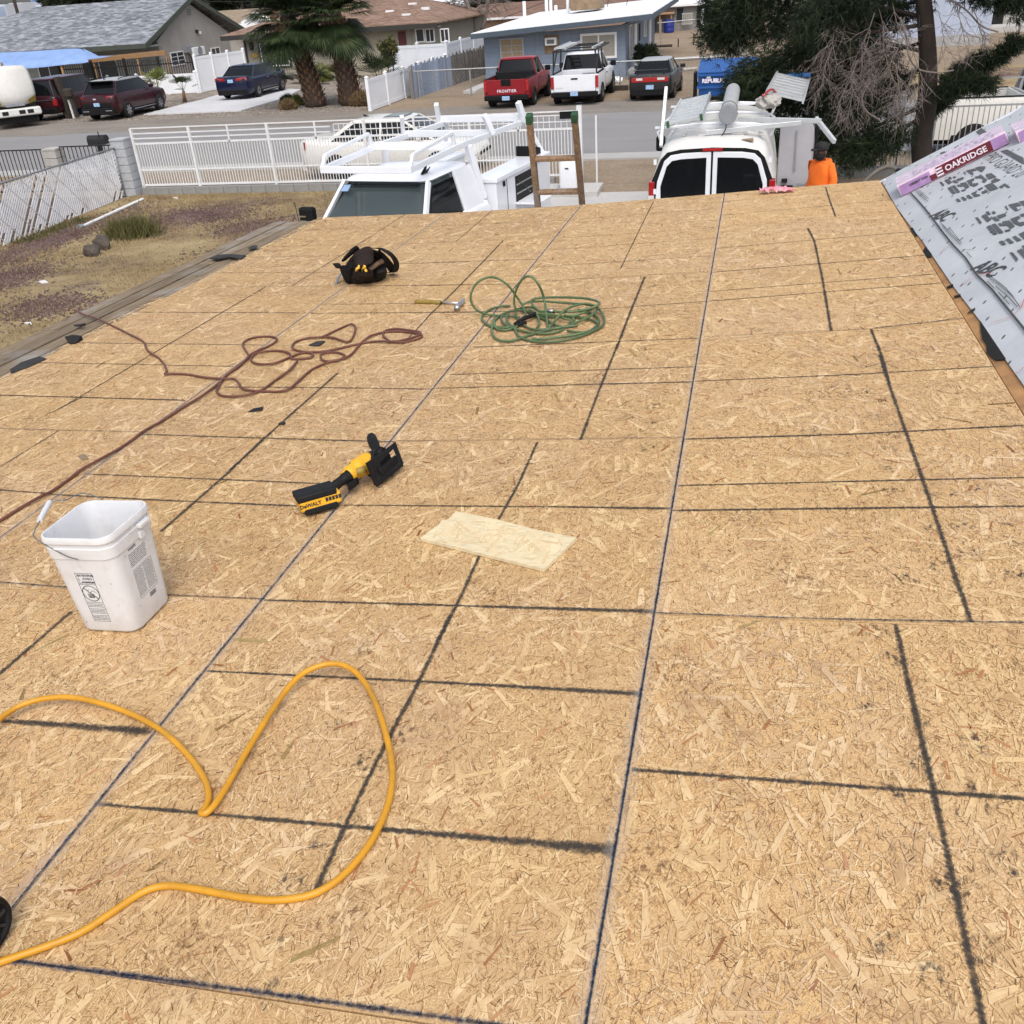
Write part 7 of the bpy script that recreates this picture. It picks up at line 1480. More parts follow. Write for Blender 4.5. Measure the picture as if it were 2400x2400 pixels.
# roof rack with ladders and a pipe tube
for y in (-2.2, -.9, .4): m_ = MB(); m_.tube(smooth_path([(-.86, y, 2.0), (-.84, y, 2.16), (0, y, 2.22), (.84, y, 2.16), (.86, y, 2.0)], 3), .024, 6); m_.build('rack_hoop', 'white_paint', vn, smooth='all')
for y in (-2.2, .4): m_ = MB(); m_.bx(-.95, .95, y-.03, y+.03, 2.17, 2.20); m_.build('rack_crossbar', 'white_paint', vn)
def roof_ladder(label, x, y0, y1, z, wdt, n, tilt=0.0, tip=True, rz_=0.0):
    t = thing('roof_ladder', label, 'ladder', (x, (y0+y1)/2, z), rz_, 'ladders on the van roof'); R = Matrix.Rotation(tilt, 3, 'Y'); Lh = (y1-y0)/2
    for sg in (-1, 1):
        m_ = MB(); m_.box(R @ Vector((sg*wdt/2, 0, 0)), (.03, 2*Lh, .085), R); m_.build('rail', 'alu', t)
        if tip: m_ = MB(); m_.box(R @ Vector((sg*wdt/2, -Lh-.02, 0)), (.04, .07, .095), R); m_.build('foot', 'green_tip', t)
    for k in range(n): m_ = MB(); m_.box(R @ Vector((0, -Lh+.12+(2*Lh-.24)*k/(n-1), 0)), (wdt, .17, .035), R); m_.build('rung', 'alu', t)
    return t
roof_ladder('aluminium extension ladder on the left side of the van roof', -1.02, 16.0, 19.0, 2.32, .52, 8, math.radians(-10))
roof_ladder('aluminium step ladder with blue top on the right of the van roof', .62, 17.4, 20.6, 2.45, .62, 8, math.radians(14), False, math.radians(-4))
t = thing('ladder_top', 'blue plastic top cap of the step ladder on the van', 'ladder cap', (.72, 20.62, 2.45)); m_ = MB(); m_.box((0, 0, .02), (.66, .22, .07)); m_.build('cap', 'bin_blue', t, bevel=.01)
t = thing('pipe_tube', 'grey plastic pipe carrier tube with octagonal end cap on the van roof', 'pipe carrier', (-.36, 17.6, 2.38)); MB().tube([(0, -1.45, 0), (0, 1.5, .02)], .125, 20).build('tube', 'tube_grey', t, smooth=True); m_ = MB(); m_.tube([(0, -1.56, 0), (0, -1.42, 0)], .15, 8); m_.build('end_cap', 'cap_grey', t, bevel=.01)
m_ = MB(); m_.tube([(0, -1.0, 0), (0, -.96, 0)], .132, 20); m_.build('strap', 'black_plastic', t); m_ = MB(); m_.tube(smooth_path([(-.02, -1.5, -.14), (-.03, -1.55, -.22), (-.08, -1.58, -.30)], 3), .008, 5); m_.build('strap', 'black_plastic', t)
for lb, a_, b_ in (('long white rack pole across the van roof', (-.2, 16.75, 2.22), (1.05, 16.35, 2.20)), ('white plank end sticking out over the open van door', (.98, 16.5, 2.22), (1.25, 15.95, 1.95)), ('upright rack stake at the left rear of the van roof', (-1.38, 16.0, 1.95), (-1.36, 16.6, 2.75)), ('white rack plank lying crosswise behind the pipe tube', (-.7, 16.1, 2.12), (.75, 16.3, 2.19))):
    c0 = Vector(a_); m_ = MB(); m_.beam((0, 0, 0), Vector(b_)-c0, .05, .07); o = m_.build('rack_pole', 'alu', bevel=.006); o.location = c0; tag(o, lb, 'pole')
# tarp bundle between tube and ladder
bm = bmesh.new(); bmesh.ops.create_icosphere(bm, subdivisions=3, radius=1)
for v in bm.verts:
    n_ = 1+.25*math.sin(v.co.x*7+v.co.z*5)*math.sin(v.co.y*6)+random.uniform(-.06, .06); v.co = Vector((v.co.x*.24*n_, v.co.y*.32*n_, v.co.z*.13*n_))
me = bpy.data.meshes.new('cloth_bundle'); bm.to_mesh(me); bm.free(); o = link('cloth_bundle', me, 'stucco_light'); o.location = (.25, 17.3, 2.40); o.scale = (.8, .8, .8); tag(o, 'crumpled white cloth bundle strapped on the van roof', 'cloth')
m_ = MB(); m_.tube(smooth_path([(-.1, -.2, .08), (.02, 0, .16), (.1, .2, .1), (.16, .3, 0)], 3), .02, 6); o = m_.build('red_strap', 'lamp_red', smooth='all'); o.location = (.25, 17.3, 2.42); tag(o, 'dark red strap over the cloth bundle', 'strap')
# ------------------------------------------------------------------ houses across the street
def wallq(root, name, material, pts, d): m_ = MB(); m_.poly(pts, d); return m_.build(name, material, root, world=True)
def wbox(root, name, material, x0, x1, y0, y1, z0, z1, bevel=0.0): m_ = MB(); m_.bx(x0, x1, y0, y1, z0, z1); return m_.build(name, material, root, world=True, bevel=bevel)
def window_y(root, x0, x1, z0, z1, Y, frame='trim_white', glass='window_glass', fw=.06, mull=1, cross=0, trim=None, inner=None):
    """window in a wall facing -Y at y=Y"""
    g = wbox(root, 'window', glass, x0, x1, Y-.03, Y+.02, z0, z1)
    if inner: wbox(g, 'blind', inner, x0+.05, (x0+x1)/2-.02, Y-.036, Y-.031, z0+.05, z1-.05)
    for a, b_, c_, d_ in ((x0-fw, x1+fw, z1, z1+fw), (x0-fw, x1+fw, z0-fw, z0), (x0-fw, x0, z0, z1), (x1, x1+fw, z0, z1)): wbox(g, 'frame', frame, a, b_, Y-.06, Y+.01, c_, d_)
    for k in range(mull): xm = x0+(x1-x0)*(k+1)/(mull+1); wbox(g, 'mullion', frame, xm-fw*.35, xm+fw*.35, Y-.052, Y-.0, z0, z1)
    for k in range(cross): zm = z0+(z1-z0)*(k+1)/(cross+1); wbox(g, 'glazing_bar', frame, x0, x1, Y-.048, Y-.0, zm-fw*.25, zm+fw*.25)
    if trim:
        t = .10
        for a, b_, c_, d_ in ((x0-fw-t, x1+fw+t, z1+fw, z1+fw+t), (x0-fw-t, x1+fw+t, z0-fw-t, z0-fw), (x0-fw-t, x0-fw, z0-fw, z1+fw), (x1+fw, x1+fw+t, z0-fw, z1+fw)): wbox(g, 'trim', trim, a, b_, Y-.045, Y+.01, c_, d_)
    return g
def window_x(root, y0, y1, z0, z1, X, frame='trim_white', glass='window_glass', fw=.06, mull=1, cross=0):
    g = wbox(root, 'window', glass, X-.02, X+.03, y0, y1, z0, z1)
    for a, b_, c_, d_ in ((y0-fw, y1+fw, z1, z1+fw), (y0-fw, y1+fw, z0-fw, z0), (y0-fw, y0, z0, z1), (y1, y1+fw, z0, z1)): wbox(g, 'frame', frame, X-.01, X+.06, a, b_, c_, d_)
    for k in range(mull): ym = y0+(y1-y0)*(k+1)/(mull+1); wbox(g, 'mullion', frame, X, X+.052, ym-fw*.35, ym+fw*.35, z0, z1)
    for k in range(cross): zm = z0+(z1-z0)*(k+1)/(cross+1); wbox(g, 'glazing_bar', frame, X, X+.048, y0, y1, zm-fw*.25, zm+fw*.25)
    return g
# --- grey stucco gable house
gh = thing('gable_house', 'grey stucco house with large grey shingle gable roof', 'house', (-46, 61.8, 0))
YA, YM, YZ, XG, ZE, ZR_ = 57.4, 61.8, 66.4, -35.4, 2.45, 4.72
pts = [(XG, YA, 0), (XG, YZ, 0), (XG, YZ, 2.55), (XG, YM, 4.50), (XG, YA, 2.55)]
wallq(gh, 'gable_wall', 'stucco_grey', pts, (-.2, 0, 0)); wbox(gh, 'wall', 'stucco_green', -75, XG-.21, YA+.05, YZ-.1, 0, 2.5)
rl = AY(85, 28, YM).x
ov, XR_ = .9, XG+.45
for sgn, ye in ((1, YA-2.0), (-1, YZ+2.0)):
    ze = 2.42
    P = [(XR_, ye, ze), (XR_, YM, ZR_), (rl, YM, ZR_), (rl-7.5, ye, ze)]
    n_ = Vector((0, -sgn*(ZR_-ze), abs(YM-ye))).normalized()
    wallq(gh, 'roof', 'shingle_grey', P, (0, 0, .12))
    # dark barge board along the rake
    m_ = MB(); m_.beam((XR_+.02, ye, ze+.0), (XR_+.02, YM, ZR_+.0), .05, .26, (0, 0, 1)); m_.build('barge_board', 'fascia_green', gh, world=True)
    m_ = MB(); m_.bx(rl-7.4, XR_, ye-.02, ye+.03, ze-.14, ze+.10); m_.build('fascia', 'fascia_green', gh, world=True)
P = [(rl, YM, ZR_), (rl-7.5, YA-2.0, 2.42), (rl-7.5, YZ+2.0, 2.42)]; wallq(gh, 'roof', 'shingle_grey', P, (0, 0, .12))
wbox(gh, 'soffit', 'soffit', rl-7, XR_-.05, YA-1.95, YA, 2.30, 2.40)
def gxw(a, b_): p0_, p1_ = AX(*Z9(*a), XG), AX(*Z9(*b_), XG); return p0_.y, p1_.y, p0_.z, p1_.z
window_x(gh, *gxw((505, 740), (615, 585)), XG, mull=1, cross=2); window_x(gh, *gxw((950, 628), (1025, 540)), XG, mull=1)
vt = wbox(gh, 'gable_vent', 'stucco_green', XG, XG+.04, 61.55, 62.0, 3.75, 4.15)
for k in range(4): wbox(vt, 'louvre', 'fascia_green', XG+.04, XG+.06, 61.58, 61.97, 3.79+.09*k, 3.82+.09*k)
cam_ = wbox(gh, 'wall_lamp', 'iron_black', XG, XG+.12, 62.1, 62.3, 2.72, 2.9); wbox(cam_, 'bulb', 'trim_white', XG+.1, XG+.2, 62.35, 62.5, 2.65, 2.8)
e0, e1, e2, e3 = gxw((690, 640), (800, 525)); ac = wbox(gh, 'heat_pump', 'vinyl', XG+.05, XG+.42, e0, e1, e2, e3, .03)
m_ = MB(); m_.lathe([(0, .0), (.27, .0), (.28, .02), (.24, .03), (.22, .015), (0, .012)], 20, (XG+.42, (e0+e1)/2+.05, (e2+e3)/2), 'X'); m_.build('fan_grille', 'cap_grey', ac, world=True, smooth=True)
e0, e1, e2, e3 = gxw((620, 600), (690, 520)); wbox(gh, 'vent_hood', 'cap_grey', XG+.02, XG+.3, e0, e1, e2, e3)
for x0, x1, z0, z1 in ((-52.6, -51.3, .7, 1.7), (-44.2, -42.7, .0, 1.9), (-41.0, -38.6, .1, 1.9)): window_y(gh, x0, x1, z0, z1, YA+.05, mull=1, cross=2 if z0 > .05 else 0)
m_ = MB(); m_.beam((-40.2, YA-.4, 2.2), (-38.4, YA-.4, 2.25), .06, .05); m_.build('tube_light', 'trim_white', gh, world=True)
# timber pergola and blue shade
pg = thing('timber_pergola', 'raw timber pergola frame before the grey gable house', 'pergola', (-38, 54.0, 0))
W1_ = win(0, 0, 400)
pa, pb = AY(*win(0, 0, 400)(1000, 690), 54.0), AY(*win(0, 0, 400)(1880, 600), 54.0)
for a_, b_ in ((pa, pb), (AY(*W1_(1010, 675), 55.4), AY(*W1_(1870, 588), 55.4))): m_ = MB(); m_.beam(a_, b_, .1, .2); m_.build('beam', 'raw_timber', pg, world=True)
for t_ in (0.06, .45, .62, .99):
    q_ = pa.lerp(pb, t_); m_ = MB(); m_.beam((q_.x, q_.y+.06, 0), (q_.x, q_.y+.06, q_.z-.1), .1, .1); m_.build('post', 'raw_timber', pg, world=True)
cn = thing('shade_canopy', 'pale blue fabric shade canopy stretched beside the gable house', 'canopy', (-38.5, 49.5, 0))
W1 = win(0, 0, 400); Yc = 50.5
top = [AY(*W1(x, y), Yc+1.6) for x, y in ((-250, 610), (30, 592), (320, 585), (560, 565), (820, 548), (940, 548))]
bot = [AY(*W1(x, y), Yc-.4) for x, y in ((-260, 770), (0, 745), (280, 735), (560, 705), (820, 690), (1000, 672))]
mid = [(a_+b_)/2+Vector((0, 0, .05+.07*math.sin(i*2.2))) for i, (a_, b_) in enumerate(zip(top, bot))]
hem = [p_+Vector((0, -.03, -.18+.05*math.sin(i*1.9))) for i, p_ in enumerate(bot)]
m_ = MB(); m_.loft([hem, bot, mid, top], cap=False, closed=False); tip = [AY(*W1(1150, 655), Yc+.6), AY(*W1(1340, 618), Yc+.8)]
o = m_.build('fabric', 'tarp_blue', cn, world=True, smooth='all', subsurf=2)
m_ = MB(); m_.add([bot[-1], tip[0], tip[1], AY(*W1(1300, 630), Yc+1.2), AY(*W1(1120, 635), Yc+1.4), top[-1], mid[-1]], [(0, 1, 6), (1, 2, 3), (1, 3, 4), (6, 1, 4), (6, 4, 5)]); m_.build('fabric_tail', 'tarp_blue', cn, world=True, smooth='all')
for x_ in (690, 20): q_ = AY(*W1(x_, 730), Yc-.3); m_ = MB(); m_.beam((q_.x, q_.y, 0), (q_.x, q_.y, q_.z+.1), .09, .09); m_.build('post', 'raw_timber', cn, world=True)
# spear fence in front of the gable house and white vinyl fences
sf = thing('spear_fence', 'black spear top iron fence above the white vinyl fence', 'fence', (-35.0, 52.5, 0)); xL, xR = AY(*W1(690, 850), 52.5).x, AY(*Z9(745, 760), 52.5).x
b0 = None; m_ = MB(); m_.box((0, 0, 1.15), (.03, .03, 1.3)); x = xL
while x < xR:
    if b0 is None: b0 = m_.build('spear', 'iron_black', sf); b0.location = (x+35.0, 0, 0)
    else: inst(b0, (x+35.0, 0, 0), sf)
    x += .15
for z in (.6, 1.55): wbox(sf, 'rail', 'iron_black', xL, xR, 52.47, 52.53, z-.03, z+.03)
for t_ in (0, .25, .5, .75, 1): wbox(sf, 'post', 'iron_black', xL+(xR-xL)*t_-.05, xL+(xR-xL)*t_+.05, 52.42, 52.58, 0, 1.95)
def vinyl(name, label, p0, p1, h, n, material='vinyl', cap=True, h1=None):
    p0, p1 = Vector(p0), Vector(p1); t = thing(name, label, 'fence', tuple(p0)); h1 = h1 or h
    for k in range(n+1):
        f = k/n; q_ = p0.lerp(p1, f); hh_ = h+(h1-h)*f
        m_ = MB(); m_.box((q_.x, q_.y, hh_/2+.04), (.13, .13, hh_+.08)); m_.build('post', material, t, world=True); m_ = MB(); m_.loft([[(q_.x+a*.085, q_.y+b_*.085, hh_+.08) for a, b_ in ((-1, -1), (1, -1), (1, 1), (-1, 1))], [(q_.x+a*.01, q_.y+b_*.01, hh_+.15) for a, b_ in ((-1, -1), (1, -1), (1, 1), (-1, 1))]]); m_.build('post_cap', material, t, world=True)
        if k < n:
            q2 = p0.lerp(p1, (k+1)/n); h2 = h+(h1-h)*(k+1)/n
            m_ = MB(); d = (q2-q_).normalized(); s_ = Vector((-d.y, d.x, 0))*.02
            m_.poly([q_+Vector((0, 0, .14))-s_, q2+Vector((0, 0, .14))-s_, q2+Vector((0, 0, h2-.10))-s_, q_+Vector((0, 0, hh_-.10))-s_], s_*2); m_.build('panel', material, t, world=True)
            for z0, z1 in ((.10, .10), (hh_-.06, h2-.06)): m_ = MB(); m_.beam(q_+Vector((0, 0, z0)), q2+Vector((0, 0, z1)), .07, .14); m_.build('rail', material, t, world=True)
    return t
fa_, fb_ = AY(*Z9(400, 1100), 50.3), AY(*Z9(815, 1050), 50.3)
vinyl('vinyl_fence', 'low white vinyl fence before the grey gable house', (xL+3.2, 52.2, 0), (xR+.15, 52.2, 0), 1.02, 3); vinyl('vinyl_fence', 'tall white vinyl privacy fence behind the navy sedan', (xR+.25, 52.3, 0), (AY(*Z9(1320, 700), 56.3).x, 56.3, 0), 1.82, 3)
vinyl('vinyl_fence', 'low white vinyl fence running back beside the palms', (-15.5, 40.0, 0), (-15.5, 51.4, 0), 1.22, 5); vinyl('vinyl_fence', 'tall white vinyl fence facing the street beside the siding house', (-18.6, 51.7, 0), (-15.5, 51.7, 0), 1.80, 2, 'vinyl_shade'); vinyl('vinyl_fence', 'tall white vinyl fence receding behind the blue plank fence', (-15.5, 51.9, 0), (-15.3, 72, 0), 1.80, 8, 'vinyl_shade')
# --- siding house with brown roof
sh = thing('siding_house', 'tan lap siding house with brown hip roof behind the palms', 'house', (-25, 62, 0)); SY = 58.6; xa, xb = AY(*Z9(1310, 450), SY).x, -18.3
wbox(sh, 'wall', 'siding', xa, xb, SY+.03, 71, 0, 2.5)
for k in range(15):
    for (u0, u1, mt) in ((xa, -24.2, 'siding'), (-24.2, xb, 'siding_tan')):
        m_ = MB(); z0 = .02+.165*k; m_.poly([(u0, SY, z0), (u1, SY, z0), (u1, SY+.028, z0+.165), (u0, SY+.028, z0+.165)], (0, .03, 0)); m_.build('siding_board', mt, sh, world=True)
wbox(sh, 'corner_trim', 'trim_dark', xa-.05, xa+.08, SY-.03, SY+.1, 0, 2.5)
for k in range(15):
    z0 = .02+.165*k; m_ = MB(); m_.poly([(xb, SY, z0), (xb, 70, z0), (xb-.028, 70, z0+.165), (xb-.028, SY, z0+.165)], (-.03, 0, 0)); m_.build('siding_board', 'siding_tan', sh, world=True)
xe0, xe1, ye0, ye1 = xa-1.1, xb+.6, SY-.8, 71.5; zz, zr2 = 2.52, 3.95; rA, rB, ry = -26.6, -22.0, 65.2
for P in ([(xe0, ye0, zz), (xe1, ye0, zz), (rB, ry, zr2), (rA, ry, zr2)], [(xe0, ye1, zz), (xe0, ye0, zz), (rA, ry, zr2)], [(xe1, ye0, zz), (xe1, ye1, zz), (rB, ry, zr2)], [(xe1, ye1, zz), (xe0, ye1, zz), (rA, ry, zr2), (rB, ry, zr2)]): wallq(sh, 'roof', 'shingle_brown', P, (0, 0, .08))
wbox(sh, 'fascia', 'trim_dark', xe0, xe1, ye0-.03, ye0+.02, zz-.2, zz+.05); wbox(sh, 'soffit', 'siding', xe0+.05, xe1-.05, ye0+.03, SY, zz-.18, zz-.12)
wq = [AY(*Z9(x, y), SY) for x, y in ((1540, 745), (1790, 490))]; window_y(sh, wq[0].x, wq[1].x, wq[0].z, wq[1].z, SY, mull=1, trim='trim_dark', inner='screen')
for x0, x1 in ((1268, 1320), (1355, 1412), (1490, 1545)):
    q0, q1 = AY(*win(650, 0, 1150)(x0, 375), SY), AY(*win(650, 0, 1150)(x1, 265), SY); window_y(sh, q0.x, q1.x, q0.z, q1.z, SY, mull=0 if x0 < 1300 else 1)
q0, q1 = AY(*win(650, 0, 1150)(1102, 388), SY), AY(*win(650, 0, 1150)(1160, 282), SY); wbox(sh, 'shutter', 'door_maroon', q0.x, q1.x, SY-.06, SY-.01, q0.z-.8, q1.z)
lq = AY(*Z9(1408, 525), SY); lm = wbox(sh, 'porch_lamp', 'iron_black', lq.x-.1, lq.x+.1, SY-.25, SY-.05, lq.z-.2, lq.z+.25, .03); wbox(sh, 'house_number', 'brass', lq.x-.1, lq.x+.3, SY-.05, SY-.01, lq.z-.62, lq.z-.38)
for (x, y) in ((-21.6, 61), (-20.6, 62.5), (-19.4, 61.2), (-20.2, 59.9)): wbox(sh, 'roof_vent', 'trim_white', x-.25, x+.25, y-.1, y+.1, float(np.interp(y, [ye0, ry], [zz, zr2])), float(np.interp(y, [ye0, ry], [zz, zr2]))+.16)
m_ = MB(); m_.tube([(-19.6, SY-.08, .1), (-19.6, SY-.08, 2.3), (-19.5, SY-.5, 2.45)], .04, 6); m_.build('downpipe', 'cap_grey', sh, world=True)
# --- blue block house
bh = thing('block_house', 'blue painted block house with white low pitched roof', 'house', (-9.5, 52, 0)); BY, bx0, bx1 = 49.5, -12.9, -6.0
el, er = AY(*Z1(-3, 0), BY), None
zl, zr3 = AY(1129, 86, BY).z, AY(1467, 56, BY).z
wallq(bh, 'wall', 'block_blue', [(bx0, BY, 0), (bx1, BY, 0), (bx1, BY, zr3-.02), (bx0, BY, zl-.02)], (0, .2, 0)); wallq(bh, 'wall', 'block_blue', [(bx1, BY+.21, 0), (bx1, 64, 0), (bx1, 64, zr3-.02), (bx1, BY+.21, zr3-.02)], (-.2, 0, 0)); wallq(bh, 'wall', 'block_blue', [(bx0, BY+.21, 0), (bx0, 64, 0), (bx0, 64, zl-.02), (bx0, BY+.21, zl-.02)], (.2, 0, 0))
ro0, ro1 = AY(1104, 84, BY-.9), AY(1530, 36, BY-.9)
wallq(bh, 'roof', 'roof_white', [(ro0.x, BY-.9, ro0.z), (ro1.x, BY-.9, ro1.z), (ro1.x, 65, ro1.z+.25), (ro0.x, 65, ro0.z+.25)], (0, 0, .10)); m_ = MB(); m_.beam((ro0.x-.02, BY-.92, ro0.z-.04), (ro1.x+.02, BY-.92, ro1.z-.04), .05, .22); m_.build('fascia', 'fascia_blue', bh, world=True); m_ = MB(); m_.beam((ro1.x+.03, BY-.9, ro1.z-.02), (ro1.x+.03, 64, ro1.z+.2), .05, .22); m_.build('fascia', 'fascia_blue', bh, world=True)
Z2b = win(1100, 40, 1500)
def bq(x, y): return AY(*Z2b(x, y), BY)
a_, b_ = bq(368, 470), bq(600, 245); window_y(bh, a_.x, b_.x, a_.z, b_.z, BY, frame='stucco_blue', glass='curtain', mull=1, cross=2, fw=.05); wbox(bh, 'sill', 'stucco_blue', a_.x-.1, b_.x+.1, BY-.12, BY, a_.z-.16, a_.z-.05)
a_, b_ = bq(1285, 455), bq(1645, 195); window_y(bh, a_.x, b_.x, a_.z, b_.z, BY, glass='blind', mull=1, fw=.10)
a_, b_ = bq(855, 415), bq(1015, 200); wbox(bh, 'wall_patch', 'ply_brown', a_.x, b_.x, BY-.025, BY+.01, a_.z, b_.z); a_, b_ = bq(870, 320), bq(995, 225); u = wbox(bh, 'window_cooler', 'trim_white', a_.x, b_.x, BY-.32, BY-.02, a_.z, b_.z, .02); wbox(u, 'grille', 'screen', a_.x+.1, b_.x-.1, BY-.34, BY-.30, a_.z+.08, b_.z-.08)
for y0_, y1_, z0_, z1_ in ((51.0, 51.8, .75, 2.1), (57.8, 58.7, 1.3, 2.2)): window_x(bh, y0_, y1_, z0_, z1_, bx1, mull=0)
wbox(bh, 'side_door', 'trim_white', bx1-.02, bx1+.06, 53.0, 53.9, .05, 2.1); wbox(bh, 'side_window', 'dark_hole', bx1-.02, bx1+.03, 55.2, 55.8, 1.2, 2.0); wbox(bh, 'back_door', 'trim_white', bx1-.02, bx1+.06, 60.5, 61.4, .05, 2.1)
for x, y, h in ((-12.0, 55, .8), (-11.2, 57, 1.0), (-11.0, 57.2, 1.0), (-10.5, 56, .5), (-10.2, 58, .7)): m_ = MB(); m_.cyl((x, y, 2.3), (x, y, 2.6+h), .09, 8); m_.build('roof_vent', 'trim_white', bh, world=True, smooth=True)
wbox(bh, 'roof_cooler', 'ply_brown', -9.9, -8.3, 57, 59, 2.75, 3.3, .04)
for x, h in ((-7.6, 1.1), (-6.6, 1.2)): m_ = MB(); m_.beam((x, 55, 2.9), (x+.2, 55, 2.9+h), .03, .03); m_.build('aerial', 'iron_black', bh, world=True)
# blue plank fence along its side
pf_ = thing('plank_fence', 'weathered blue plank fence fading to grey beside the block house', 'fence', (-14.8, 50, 0)); y = 44.3; k = 0
while y < 57.5:
    m_ = MB(); h = 1.38+.06*math.sin(k*1.7)+random.uniform(-.05, .05); x = -15.0+(y-44.3)*.06; m_.box((x, y, h/2), (.03, .135, h), Matrix.Rotation(random.uniform(-.02, .02), 3, 'X')); m_.build('plank', 'blue_plank' if y < 49.6 else 'grey_plank', pf_, world=True); y += .15; k += 1
m_ = MB(); m_.beam((-15.0, 44.2, 0), (-15.0, 44.2, 1.35), .14, .14); m_.build('post', 'grey_plank', pf_, world=True)
# chain link fence before the block house
cf = thing('chain_link_fence', 'low chain link fence in front of the blue house', 'fence', (-8, 44.2, 0)); m_ = MB(); m_.tube([(-14.9, 44.3, 1.12), (-1.5, 44.3, 1.08)], .03, 6); m_.build('top_rail', 'galv', cf, world=True)
for x in (-14.7, -12.28, -9.0, -5.6, -2.0): m_ = MB(); m_.tube([(x, 44.3, 0), (x, 44.3, 1.15)], .035, 6); m_.build('post', 'galv', cf, world=True)
m_ = MB(); s = -14.8
while s < -1.6:
    for sg in (-1, 1): m_.tube([(s, 44.31, .05 if sg > 0 else 1.08), (s+1.03, 44.31, 1.08 if sg > 0 else .05)], .004, 3)
    s += .16
m_.build('mesh', 'galv', cf, world=True, kind='stuff')
for lb, x0, x1, y_ in (('timber wheel stop behind the white pickup', -7.9, -5.2, 43.9), ('timber wheel stop beside the dark sedan', -2.4, -.6, 44.0), ('timber wheel stop behind the red pickup', -10.6, -8.2, 43.9)): m_ = MB(); m_.box((0, 0, .1), (x1-x0, .2, .2)); o = m_.build('wheel_stop', 'creosote', bevel=.02); o.location = ((x0+x1)/2, y_, 0); tag(o, lb, 'wheel stop')
mb = MB(); mb.bx(-13.0, -12.4, 45.5, 49.3, 0, .10); setting('side_path', mb, 'concrete')
# clutter by the side door
boulder('junk_pile', 'pale junk pile by the side of the blue house', (-5.4, 48.6, .25), (.45, .4, .3), 4, 'cap_grey', 'junk'); boulder('junk_bag', 'small white bag on the dirt by the blue house', (-6.1, 47.2, .12), (.25, .2, .16), 5, 'litter', 'bag')
# --- dumpster
du = thing('dumpster', 'blue steel dumpster with white lettering', 'dumpster', (-1.0, 39.4, 0))
m_ = MB(); x0, x1 = -1.02, 1.1
m_.loft([[(x0+.06, -.62, .18), (x1-.06, -.62, .18), (x1-.06, .7, .18), (x0+.06, .7, .18)], [(x0, -.78, .95), (x1, -.78, .95), (x1, .85, 1.25), (x0, .85, 1.25)]]); m_.build('bin', 'dump_blue', du, bevel=.02)
for z in (.92, .5): m_ = MB(); m_.bx(x0-.03, x1+.03, -.82 if z > .6 else -.74, -.76 if z > .6 else -.66, z-.04, z+.04); m_.build('rib', 'dump_blue', du)
m_ = MB(); m_.poly([(x0, -.80, .98), (x1, -.80, .98), (x1, .86, 1.29), (x0, .86, 1.29)], (0, 0, .04)); m_.build('lid', 'dump_blue', du)
m_ = MB(); m_.bx(x0-.16, x0-.06, -.7, .1, .12, 1.0); m_.build('hanging_lid', 'black_plastic', du); m_ = MB(); put_text(m_, 'REPUBLIC', .19, (-.45, -.80, .72), (1, 0, 0), (0, .15, 1), .0, bold=.006); m_.build('lettering', 'print_white', du); m_ = MB(); m_.box((-.62, -.80, .87), (.14, .01, .12)); m_.build('emblem', 'lamp_clear', du)
for x in (-.8, .9): m_ = MB(); m_.lathe([(.0, -.03), (.09, -.03), (.09, .03), (0, .03)], 12, (x, -.5, .09), 'X'); m_.build('caster', 'tyre', du)
# --- mailbox posts at the far left kerb
mp = thing('mail_posts', 'leaning timber post with grey mailbox beside the maroon crossover', 'mailbox', (-31.4, 42.4, 0))
a_ = AY(*W1(640, 870), 42.2); m_ = MB(); m_.beam(AY(*W1(790, 1350), 42.2), a_, .24, .24, (0, 1, 0)); m_.build('timber_post', 'creosote', mp, world=True); m_ = MB(); m_.beam(AY(*W1(880, 1330), 41.8), AY(*W1(790, 1080), 41.8), .13, .13, (0, 1, 0)); m_.build('small_post', 'creosote', mp, world=True); q_ = AY(*W1(770, 1050), 41.8)
m_ = MB(); m_.box((q_.x, q_.y, q_.z), (.42, .3, .36)); m_.build('box', 'creosote', mp, world=True, bevel=.06); m_ = MB(); m_.beam(AY(*W1(840, 1340), 41.9), AY(*W1(775, 1130), 41.9), .09, .05, (0, 1, 0)); m_.build('white_stake', 'trim_white', mp, world=True)
bq_ = AY(*W1(890, 1150), 44.2); t = thing('wheelie_bin', 'blue recycling bin behind the maroon crossover', 'bin', (bq_.x, 44.2, 0)); MB().loft([rrect(.26, .26, .05, .05), rrect(.3, .32, .05, .95)]).build('body', 'bin_blue', t, smooth=True); m_ = MB(); m_.box((0, 0, .99), (.66, .7, .06)); m_.build('lid', 'bin_blue', t, bevel=.02)
# ------------------------------------------------------------------ back lots
def flat_house(name, label, x0, x1, y0, y1, ze, wallm, roofm, over=.6, rise=.5, gable=None, cat='house'):
    t = thing(name, label, cat, ((x0+x1)/2, y0, 0)); wbox(t, 'wall', wallm, x0, x1, y0, y1, 0, ze)
    ym = (y0+y1)/2
    if gable is None:
        wallq(t, 'roof', roofm, [(x0-over, y0-over, ze), (x1+over, y0-over, ze), (x1+over, y1+over, ze+rise), (x0-over, y1+over, ze+rise)], (0, 0, .15))
    else:
        for ye in (y0-over, y1+over): wallq(t, 'roof', roofm, [(x0-over, ye, ze-.05), (x1+over, ye, ze-.05), (x1+over, ym, gable), (x0-over, ym, gable)], (0, 0, .12))
        for x in (x0+.001, x1-.15): wallq(t, 'gable_wall', wallm, [(x, y0, ze), (x, y1, ze), (x, ym, gable-.05)], (.149, 0, 0))
    wbox(t, 'fascia', 'trim_white', x0-over, x1+over, y0-over-.03, y0-over, ze-.10, ze+.05); return t
